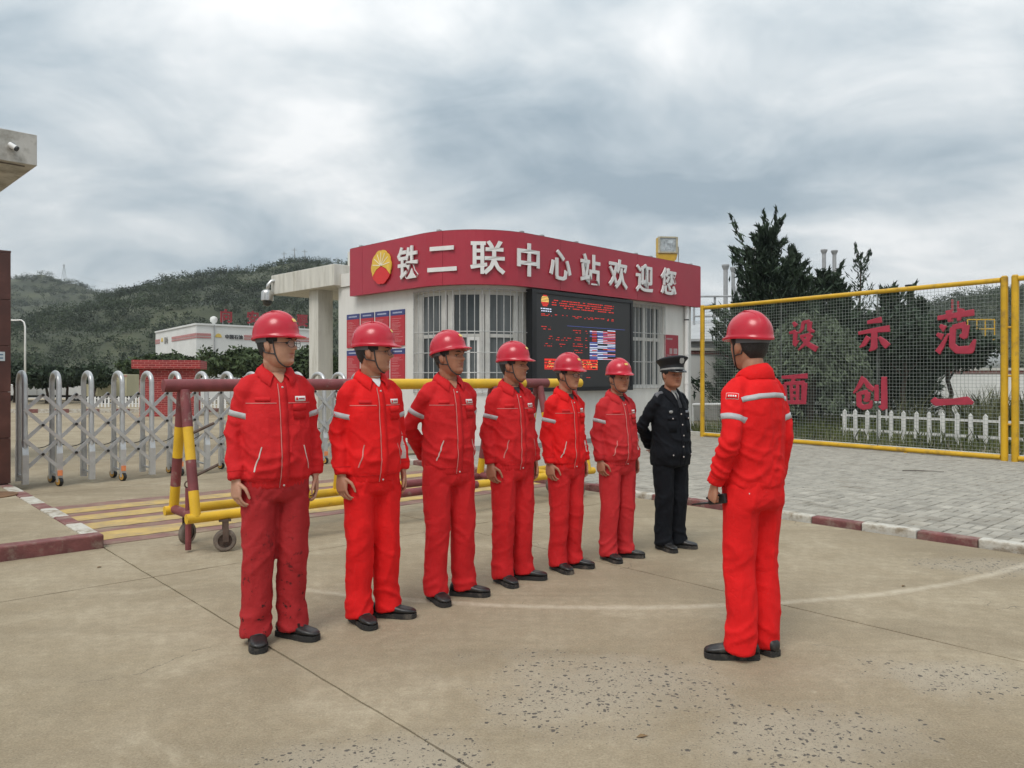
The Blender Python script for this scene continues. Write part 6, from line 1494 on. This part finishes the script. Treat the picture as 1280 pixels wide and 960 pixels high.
        for sd in 'LR':
            sh_, el_, wr_, mode = J[sd]
            sleeve_band(bv, sh_, el_, .60, .0155, 'reflective_band', M_refl, jk)
            sleeve_band(bv, el_, wr_, .80, .0015, 'cuff_seam', CL['mid'], jk)
            if radio and sd == 'L':
                sleeve_band(bv, sh_, el_, .22, .0165, 'sleeve_badge', M_badge, jk, arc=(-62, 2)); sleeve_band(bv, sh_, el_, .22, .0145, 'badge_field', jm, jk, arc=(-60, 0), lift=.0035)
                for q_ in range(4): sleeve_band(bv, sh_, el_, .22, .005, 'badge_print', M_badge, jk, arc=(-50 + q_ * 11, -43 + q_ * 11), lift=.0045)
            s_ = 1 if sd == 'L' else -1
            # pale inner-sleeve lining stripe
            rows = []
            for k in range(12):
                c_ = el_.lerp(wr_, .02 + .66 * k / 11); row = []
                for a_ in (-.35, -.12, .12, .35):
                    dr = Vector((-s_ * .25 * 1.0 - 0, -1, 0)).normalized(); dr = Matrix.Rotation(a_, 3, 'Z') @ dr; h = bv.ray_cast(c_, dr); r_ = min((h[0] - c_).length, .095) if h[0] is not None else .07; row.append(c_ + dr * (r_ + .0022))
                rows.append(row)
            if sd == 'L' and mode != 'back' and not radio and seed % 3 != 0: mb = MB(); mb.loft(rows, caps=False, closed=False); mb.build('sleeve_stripe', M_tapew, jk, smooth=True)
    else:
        strip(bv, [(0.006, 1.33), (.006, .815)], .040, 'placket', jm, jk, lift=.006, seg=30)
        for z in (1.29, 1.19, 1.09, .985, .89): disc(bv, .006, z, .0075, 'button', M_snap, jk, lift=.010)
        for s_ in (-1, 1):
            patch(bv, s_ * .10 - .042, s_ * .10 + .042, 1.235, 1.275, 'pocket_flap', jm, jk, lift=.008); patch(bv, s_ * .10 - .038, s_ * .10 + .038, 1.12, 1.24, 'pocket', jm, jk, lift=.005); disc(bv, s_ * .10, 1.25, .007, 'button', M_snap, jk, lift=.0125)
            disc(bv, s_ * .115, 1.0 - .09, .007, 'button', M_snap, jk, lift=.006)
            # epaulettes
            sh_ = J['L' if s_ > 0 else 'R'][0]; rows = []
            for k in range(6):
                x = s_ * (.075 + .105 * k / 5) * W; row = []
                for yy in (-.024, 0, .03): h = bv.ray_cast(Vector((x, .008 + yy, 1.7)), Vector((0, 0, -1))); row.append((h[0] if h[0] is not None else Vector((x, yy, 1.45))) + UP * .006)
                rows.append([row[0] - UP * .008] + row + [row[2] - UP * .008])
            mb = MB(); mb.loft(rows, caps=False, closed=False); ep = mb.build('epaulette', mat('epaulette_grey', (.10, .10, .11), .6, .1), jk, smooth=True)
            mb = MB(); mb.ell(rows[0][2] + UP * .004, .007, .007, .004, 10, 6); mb.build('button', M_snap, ep, smooth=True)
        # oval breast badge and name tab
        p = conform(bv, [(-.105, 1.312)], dF, .006)[0]; mb = MB(); mb.ell(p, .026, .005, .015, 18, 8); mb.build('breast_badge', M_silver, jk, smooth=True)
        patch(bv, .072, .128, 1.300, 1.322, 'name_badge', mat('badge_grey', (.20, .21, .24), .5, .1), jk, lift=.006)
    # shirt showing in the neck opening
    tm = {'white': M_white_tee, 'dark': M_dark_tee, None: SK[skin], 'shirt': M_shirt}['shirt' if uniform else tee]
    rows = []
    for k in range(9):
        f = k / 8; z = 1.512 - (.13 if uniform else .064) * f; hw = (.036 if not uniform else .034) * (1 - f) ** .8 + .003; row = []
        for x in (-hw, -hw / 2, 0, hw / 2, hw): h = bv.ray_cast(Vector((x, -.6, z)), dF); row.append((h[0] if h[0] is not None else Vector((x, -.052 + abs(x) * .5, z))) - dF * .009)
        rows.append(row)
    mb = MB(); mb.loft(rows, caps=False, closed=False); mb.build('undershirt' if tee or uniform else 'neck_opening', tm, jk, smooth=True)
    if uniform:
        rows = []
        for k in range(8):
            f = k / 7; z = 1.49 - .14 * f; hw = .011 + .012 * f - (.02 * max(0, f - .82)); rows.append([(bv.ray_cast(Vector((x, -.6, z)), dF)[0] or Vector((x, -.09, z))) - dF * (.016 if x == 0 else .012) for x in (-hw, 0, hw)])
        mb = MB(); mb.loft(rows, caps=False, closed=False); mb.build('tie', M_tie, jk, smooth=True)
    # collar: stand and fold
    tipz, tipx = (1.425, .060) if not uniform else (1.35, .052)
    rows = []
    nC = 41
    for k in range(nC):
        a_ = R(-158 + 316 * k / (nC - 1)); f = abs(a_) / R(158); fr = max(0, (f - .45) / .55)           # 0 back .. 1 front tip
        s_ = math.sin(a_); c_ = math.cos(a_)
        rt = .062 + .006 * f; top = Vector((rt * s_ * 1.05, .016 + rt * c_ * 1.05, 1.562 - .056 * f ** 1.6))
        inn = Vector((.060 * s_, .016 + .060 * c_, 1.505 - .035 * f ** 1.5))
        ro = .098 + .022 * fr; bot = Vector((ro * s_ * 1.04, .016 + ro * c_ * 1.05, 1.492 - .055 * f ** 1.2))
        if fr > 0:
            tip = Vector((math.copysign(tipx, s_), 0, tipz)); h = bv.ray_cast(Vector((tip.x, -.6, tip.z)), dF); tip.y = (h[0].y if h[0] is not None else -.12) - .006; bot = bot.lerp(tip, fr ** 1.6)
            top = top.lerp(Vector((math.copysign(.030 if not uniform else .026, s_), -.062, 1.488 if not uniform else 1.47)), fr ** 2)
        # keep the fall above the jacket
        near = bv.find_nearest(bot)
        if near[0] is not None: bot = near[0] + near[1] * .007
        mid = top.lerp(bot, .45) + Vector((s_, c_, 0)) * .008 + UP * .010; 
        rows.append([inn, top + Vector((-s_, -c_, 0)) * .002, top + UP * .003 + Vector((s_, c_, 0)) * .003, mid, bot, bot - Vector((s_, c_, 0)) * .003 - UP * .004])
    mb = MB(); mb.loft(rows, caps=False, closed=False); mb.build('collar', jm, jk, smooth=True)
    # ---- trousers
    tmn = CL['navy'] if uniform else CL[trousers]
    mb = MB(); k = .45 + .55 * W
    mb.loft([ring(0, .002, z, hx * W, hf * W ** .5, hb_ * W ** .5) for (z, hx, hf, hb_) in ((1.0, .165, .115, .12), (.93, .176, .122, .132), (.86, .182, .122, .138), (.81, .176, .112, .128), (.785, .16, .09, .10))])
    for sd in 'LR':
        hp, kn, an, yaw, s_ = LEG[sd]
        ft = Matrix.Rotation(R(-yaw * s_ * -1), 3, 'Z') @ Vector((0, -.020, 0))
        pts = [hp + Vector((0, 0, -.02)), hp.lerp(kn, .35), hp.lerp(kn, .7), kn, kn.lerp(an, .35), kn.lerp(an, .7), an + Vector((0, 0, .06)) + ft * .6, an + Vector((0, 0, -.012)) + ft, an + Vector((0, 0, -.045)) + ft * 1.2]
        mb.tube(pts, [.095 * k, .096 * k, .089 * k, .083 * k, .081 * k, .080 * k, .081 * k, .084 * k, .083 * k], 24)
    m = remesh(mb, .0105, 4, .5); v, nv = mesh_np(m); out_ = v.copy()
    for i in range(len(v)):
        x, y, z = v[i]; sgn_ = 1 if x > 0 else -1
        t1 = fold((x, y, z + .7 * sgn_ * x), (5, 5, 10.5), seed + 2); t2 = fold((x, y, z), (11, 9, 3.2), seed + 9); t3 = mnoise.noise(Vector((x * 5 + seed, y * 5, z * 3)))
        ank = math.exp(-((z - .13) / .10) ** 2); kne = math.exp(-((z - .47) / .11) ** 2); cro = math.exp(-((z - .80) / .07) ** 2)
        amp = (.0010 + .0062 * ank + .0036 * kne + .004 * cro) * t1 + .0055 * t2 * (1 - ank) + .003 * t3
        amp += .004 * max(0, -ny) ** 8 if (ny := nv[i][1]) < -.9 and .15 < z < .8 else 0
        out_[i] += nv[i] * amp
    m.vertices.foreach_set('co', out_.ravel()); m.update(); m.materials.clear(); m.materials.append(tmn); m.polygons.foreach_set('use_smooth', [True] * len(m.polygons)); m.name = 'trousers'
    put('trousers', m, root)
    # ---- shoes
    for sd in 'LR':
        hp, kn, an, yaw, s_ = LEG[sd]; T = Matrix.Translation((an.x, 0, 0)) @ Matrix.Rotation(R(yaw * s_), 4, 'Z')
        secs = [(.098, .018, .030, .06), (.088, .033, .028, .085), (.055, .038, .028, .105), (.01, .038, .028, .108), (-.035, .039, .028, .092), (-.075, .044, .028, .076), (-.115, .047, .028, .068), (-.150, .043, .030, .062), (-.175, .032, .032, .054), (-.188, .014, .036, .045)]
        mb = MB(); mb.loft([[Vector((hx * sgnpow(math.cos(a_), .8) + s_ * (.006 * (-y / .19) if y < 0 else 0), y, zl + (zt_ - zl) * (.5 + .5 * sgnpow(math.sin(a_), .75)))) for a_ in [2 * math.pi * j / 20 for j in range(20)]] for (y, hx, zl, zt_) in secs])
        mb.xf(T); sh = mb.build('shoe', M_shoe, root, smooth=True, angle=70)
        mb = MB(); outl = [(y, hx + .005) for (y, hx, _, _) in secs]; o_pts = [Vector((hx + s_ * (.006 * (-y / .19) if y < 0 else 0), y, 0)) for y, hx in outl] + [Vector((-hx + s_ * (.006 * (-y / .19) if y < 0 else 0), y, 0)) for y, hx in outl[::-1]]
        n_ = len(o_pts); mb.add([p + UP * .002 for p in o_pts] + [p + UP * .031 for p in o_pts], [tuple(range(n_)), tuple(range(n_, 2 * n_))[::-1]] + [(i, i + n_, (i + 1) % n_ + n_, (i + 1) % n_) for i in range(n_)]); mb.xf(T); mb.build('sole', M_sole, sh)
        mb = MB()
        for q_ in range(3): y = -.045 - q_ * .02; mb.tube([T @ Vector((x, y, .09 - .0065 * q_ - 6 * x * x)) for x in (-.022, -.01, 0, .01, .022)], .0025, 5)
        mb.build('laces', M_strap, sh)
    # ---- headgear
    if uniform: peaked_cap(root, HMx)
    else:
        ho = helmet(root, HMx, tilt=helm_tilt)
        def near(p, lift=.003):
            q_ = bvh_b.find_nearest(p); return q_[0] + q_[1] * lift if q_[0] is not None else p
        pts = []
        L_ = [(.078, -.020, .166), (.078, -.022, .13), (.076, -.024, .10), (.070, -.028, .065), (.056, -.036, .030), (.034, -.050, .006), (.0, -.058, -.008)]
        L_ = L_ + [(-x, y, z) for x, y, z in L_[-2::-1]]
        for (a_, b_) in zip(L_[:-1], L_[1:]):
            for q_ in range(4): f = q_ / 4; pts.append(near(HMx @ Vector([a_[i] + (b_[i] - a_[i]) * f for i in range(3)])))
        pts.append(near(HMx @ Vector(L_[-1])))
        mb = MB(); mb.tube(pts, .0042, 6); mb.build('chin_strap', M_strap, ho, smooth=True)
        for s_ in (-1, 1):
            p2 = [near(HMx @ Vector((s_ * .060, .055, .15))), near(HMx @ Vector((s_ * .074, .030, .075)), .006), near(HMx @ Vector((s_ * .070, -.028, .065)))]
            mb = MB(); mb.tube(p2, .0038, 6); mb.build('rear_strap', M_strap, ho, smooth=True)
        rows = [[HMx @ head_pt(z, R(95 + 170 * k / 20), .012, fat) for k in range(21)] for z in (.128, .140, .155)]
        mb = MB(); mb.loft(rows, caps=False, closed=False); mb.build('headband', mat('headband_grey', (.12, .12, .13), .6, .1), ho, smooth=True)
    if glasses:
        gl = MB(); d = HMx.to_3x3()
        gy = -.1005
        for s_ in (-1, 1):
            c_ = Vector((s_ * .0335, gy, .1165)); gl.tube([HMx @ (c_ + Vector((.0255 * sgnpow(math.cos(t), .75), .004 * math.cos(t) * s_ * 1.0, .0175 * sgnpow(math.sin(t), .75)))) for t in [2 * math.pi * k / 24 for k in range(25)]], .0016, 6, caps=False)
            gl.tube([HMx @ Vector((s_ * .059, gy + .004, .121)), HMx @ Vector((s_ * .077, -.06, .122)), HMx @ Vector((s_ * .082, .0, .124)), HMx @ Vector((s_ * .081, .02, .112))], .0017, 6)
        gl.tube([HMx @ Vector((-.008, gy, .120)), HMx @ Vector((0, gy - .003, .122)), HMx @ Vector((.008, gy, .120))], .0016, 6)
        go = gl.build('spectacles', M_frame, root, smooth=True)
        for s_ in (-1, 1):
            mb = MB(); mb.add([HMx @ Vector((s_ * .0335 + .024 * sgnpow(math.cos(t), .75), gy + .004 * math.cos(t) * s_, .1165 + .0165 * sgnpow(math.sin(t), .75))) for t in [2 * math.pi * k / 20 for k in range(20)]], [tuple(range(20))]); mb.build('lens', M_lens, go)
    if radio:
        sh_, el_, wr_, mode = J['L']; base = Matrix.Translation((pos[0], pos[1], 0)) @ Matrix.Rotation(rz, 4, 'Z') @ Matrix.Diagonal((sc_, sc_, sc_, 1))
        a2 = ((wr_ - el_).normalized() * .7 + Vector((0, -.02, -1)) * .5).normalized(); c_ = Vector((-1, -.15, 0)).normalized(); ctr = wr_ + a2 * .088 + c_ * .028
        fw = Vector((.12, -1, -.22)).normalized()
        rad = empty('two_way_radio', base @ ctr, label='black two-way radio with stub antenna held in a lowered hand', cat='radio'); X0 = Vector(base @ ctr); rot = Matrix.Rotation(rz, 3, 'Z')
        f_ = (rot @ fw).normalized(); u_ = (rot @ c_); u_ = (u_ - f_ * u_.dot(f_)).normalized(); w_ = f_.cross(u_)
        def rbox(c0, l_, a_, b_, nm, mm): mb = MB(); mb.cbox(c0, f_ * l_, u_ * a_, w_ * b_); return mb.build(nm, mm, rad, bevel=.006)
        rbox(-f_ * .02, .115, .030, .052, 'case', M_black); rbox(-f_ * .02 + u_ * .018, .07, .006, .04, 'face', mat('radio_face', (.03, .04, .07), .35, .1))
        mb = MB(); mb.tube([f_ * .038 + w_ * .014, f_ * .16 + w_ * .014], [.007, .005], 8); mb.build('antenna', M_black, rad, smooth=True)
        mb = MB(); mb.tube([f_ * .038 - w_ * .012, f_ * .052 - w_ * .012], .008, 10); mb.build('knob', M_black, rad)
    return root
FR = (.669, -.743)
def rot2(v, a): c_, s_ = math.cos(R(a)), math.sin(R(a)); return (v[0] * c_ - v[1] * s_, v[0] * s_ + v[1] * c_)
# head_yaw > 0 turns the head to the person's left
person('tall person with glasses in stain-spotted faded red trousers and helmet, nearest the striped barrier end', (-1.37, 4.46), rot2(FR, -8), 1.855, 1.02, 1.10, head_yaw=40, head_pitch=-2, jacket='mid', trousers='faded', skin='c', glasses=True, legs=(.088, .105, 30, 10), seed=3, belly=.022)
person('person with glasses and white undershirt in red work suit and helmet, hands hanging', (-.88, 4.82), rot2(FR, -2), 1.82, .99, 1.0, head_yaw=42, jacket='bright', trousers='bright', skin='a', glasses=True, tee='white', legs=(.108, .082, 40, 2), seed=4, belly=.012)
person('person in red work suit and helmet holding both hands behind the back', (-.435, 5.30), rot2(FR, -6), 1.80, 1.02, .97, head_yaw=24, head_pitch=-6, arms='back', jacket='mid', trousers='mid', skin='b', legs=(.12, .10, 42, 6), seed=5, helm_tilt=-4)
person('person in red work suit with dark undershirt, helmet, no glasses, arms hanging', (.0, 5.74), rot2(FR, -4), 1.745, 1.0, 1.0, head_yaw=25, head_pitch=-1, jacket='mid', trousers='mid', skin='b', tee='dark', legs=(.11, .085, 42, 6), seed=6)
person('slim person with black-rimmed glasses in red work suit and helmet', (.43, 6.12), rot2(FR, -2), 1.675, .95, .92, head_yaw=6, head_pitch=2, jacket='bright', trousers='mid', skin='a', glasses=True, tee='dark', legs=(.085, .085, 30, 8), seed=7)
person('round-faced person in paler red work suit and helmet beside the dark uniform', (.885, 6.47), rot2(FR, -6), 1.64, 1.04, 1.12, head_yaw=-8, jacket='pale', trousers='pale', skin='b', tee='dark', legs=(.095, .105, 36, 8), seed=8, belly=.02)
person('person in dark navy security uniform with peaked cap and tie', (1.41, 6.84), rot2(FR, -10), 1.675, 1.05, 1.14, head_yaw=-10, arms='back', uniform=True, skin='b', legs=(.095, .085, 30, 6), seed=10, belly=.02)
person('person in bright red work suit and helmet facing the row, seen from behind', (1.32, 4.22), (-.53, .848), 1.84, .99, .98, head_yaw=-8, arms=('front', 'down'), jacket='bright', trousers='bright', skin='a', legs=(.095, .085, 52, 4), seed=12, radio=True)

# ------------------------------------------------------------------ air
hz = MB(); hz.box(-1230, 1230, -80, 1130, -1.2, 150)
hm = bpy.data.materials.new('haze'); hm.use_nodes = True; hn = hm.node_tree.nodes; hn.clear()
ho_ = hn.new('ShaderNodeOutputMaterial'); pvv = hn.new('ShaderNodeVolumePrincipled'); pvv.inputs['Color'].default_value = (.86, .91, .95, 1); pvv.inputs['Density'].default_value = .00022
hm.node_tree.links.new(pvv.outputs[0], ho_.inputs['Volume'])
tag(hz.build('haze', hm), kind='stuff')

# ------------------------------------------------------------------ small litter
M_dry = mat('dry_leaf', (.16, .10, .045), .8, .2, 9); M_twig = mat('twig', (.07, .06, .05), .9, .2, 9)
tw = MB(); tw.tube([(-.28, .05, .012), (-.1, .0, .02), (.12, -.02, .014), (.30, -.07, .010)], [.008, .007, .005, .003], 6)
tag(tw.build('twig', M_twig, loc=(6.35, 11.9, .062)), 'thin dry twig lying on the brick paving', 'twig')
for k, (x, y, z, lab) in enumerate(((-1.15, 5.9, .002, 'dark scrap of leaf between the first two people of the row'), (-3.3, 6.15, .002, 'dry leaf on the slab joint in front of the barrier castor'), (-2.95, 3.95, .002, 'dry leaf on the open concrete left of the row'), (2.85, 5.6, .002, 'dry leaf on the concrete inside the pale arc'), (2.75, 3.45, .002, 'dry leaf on the bare concrete right of the scaled patch'), (.55, 3.25, .002, 'dry leaf lying on the scaled patch of concrete'))):
    mb = MB(); a_ = k * 1.3; mb.add([(-.028, 0, 0), (-.005, -.013, .006), (.03, .002, .002), (-.002, .013, .008), (0, 0, .001)], [(0, 1, 4), (1, 2, 4), (2, 3, 4), (3, 0, 4)]); o = mb.build('dry_leaf', M_dry, loc=(x, y, z)); o.rotation_euler.z = a_
    tag(o, lab, 'leaf', 'dry leaves on the concrete')
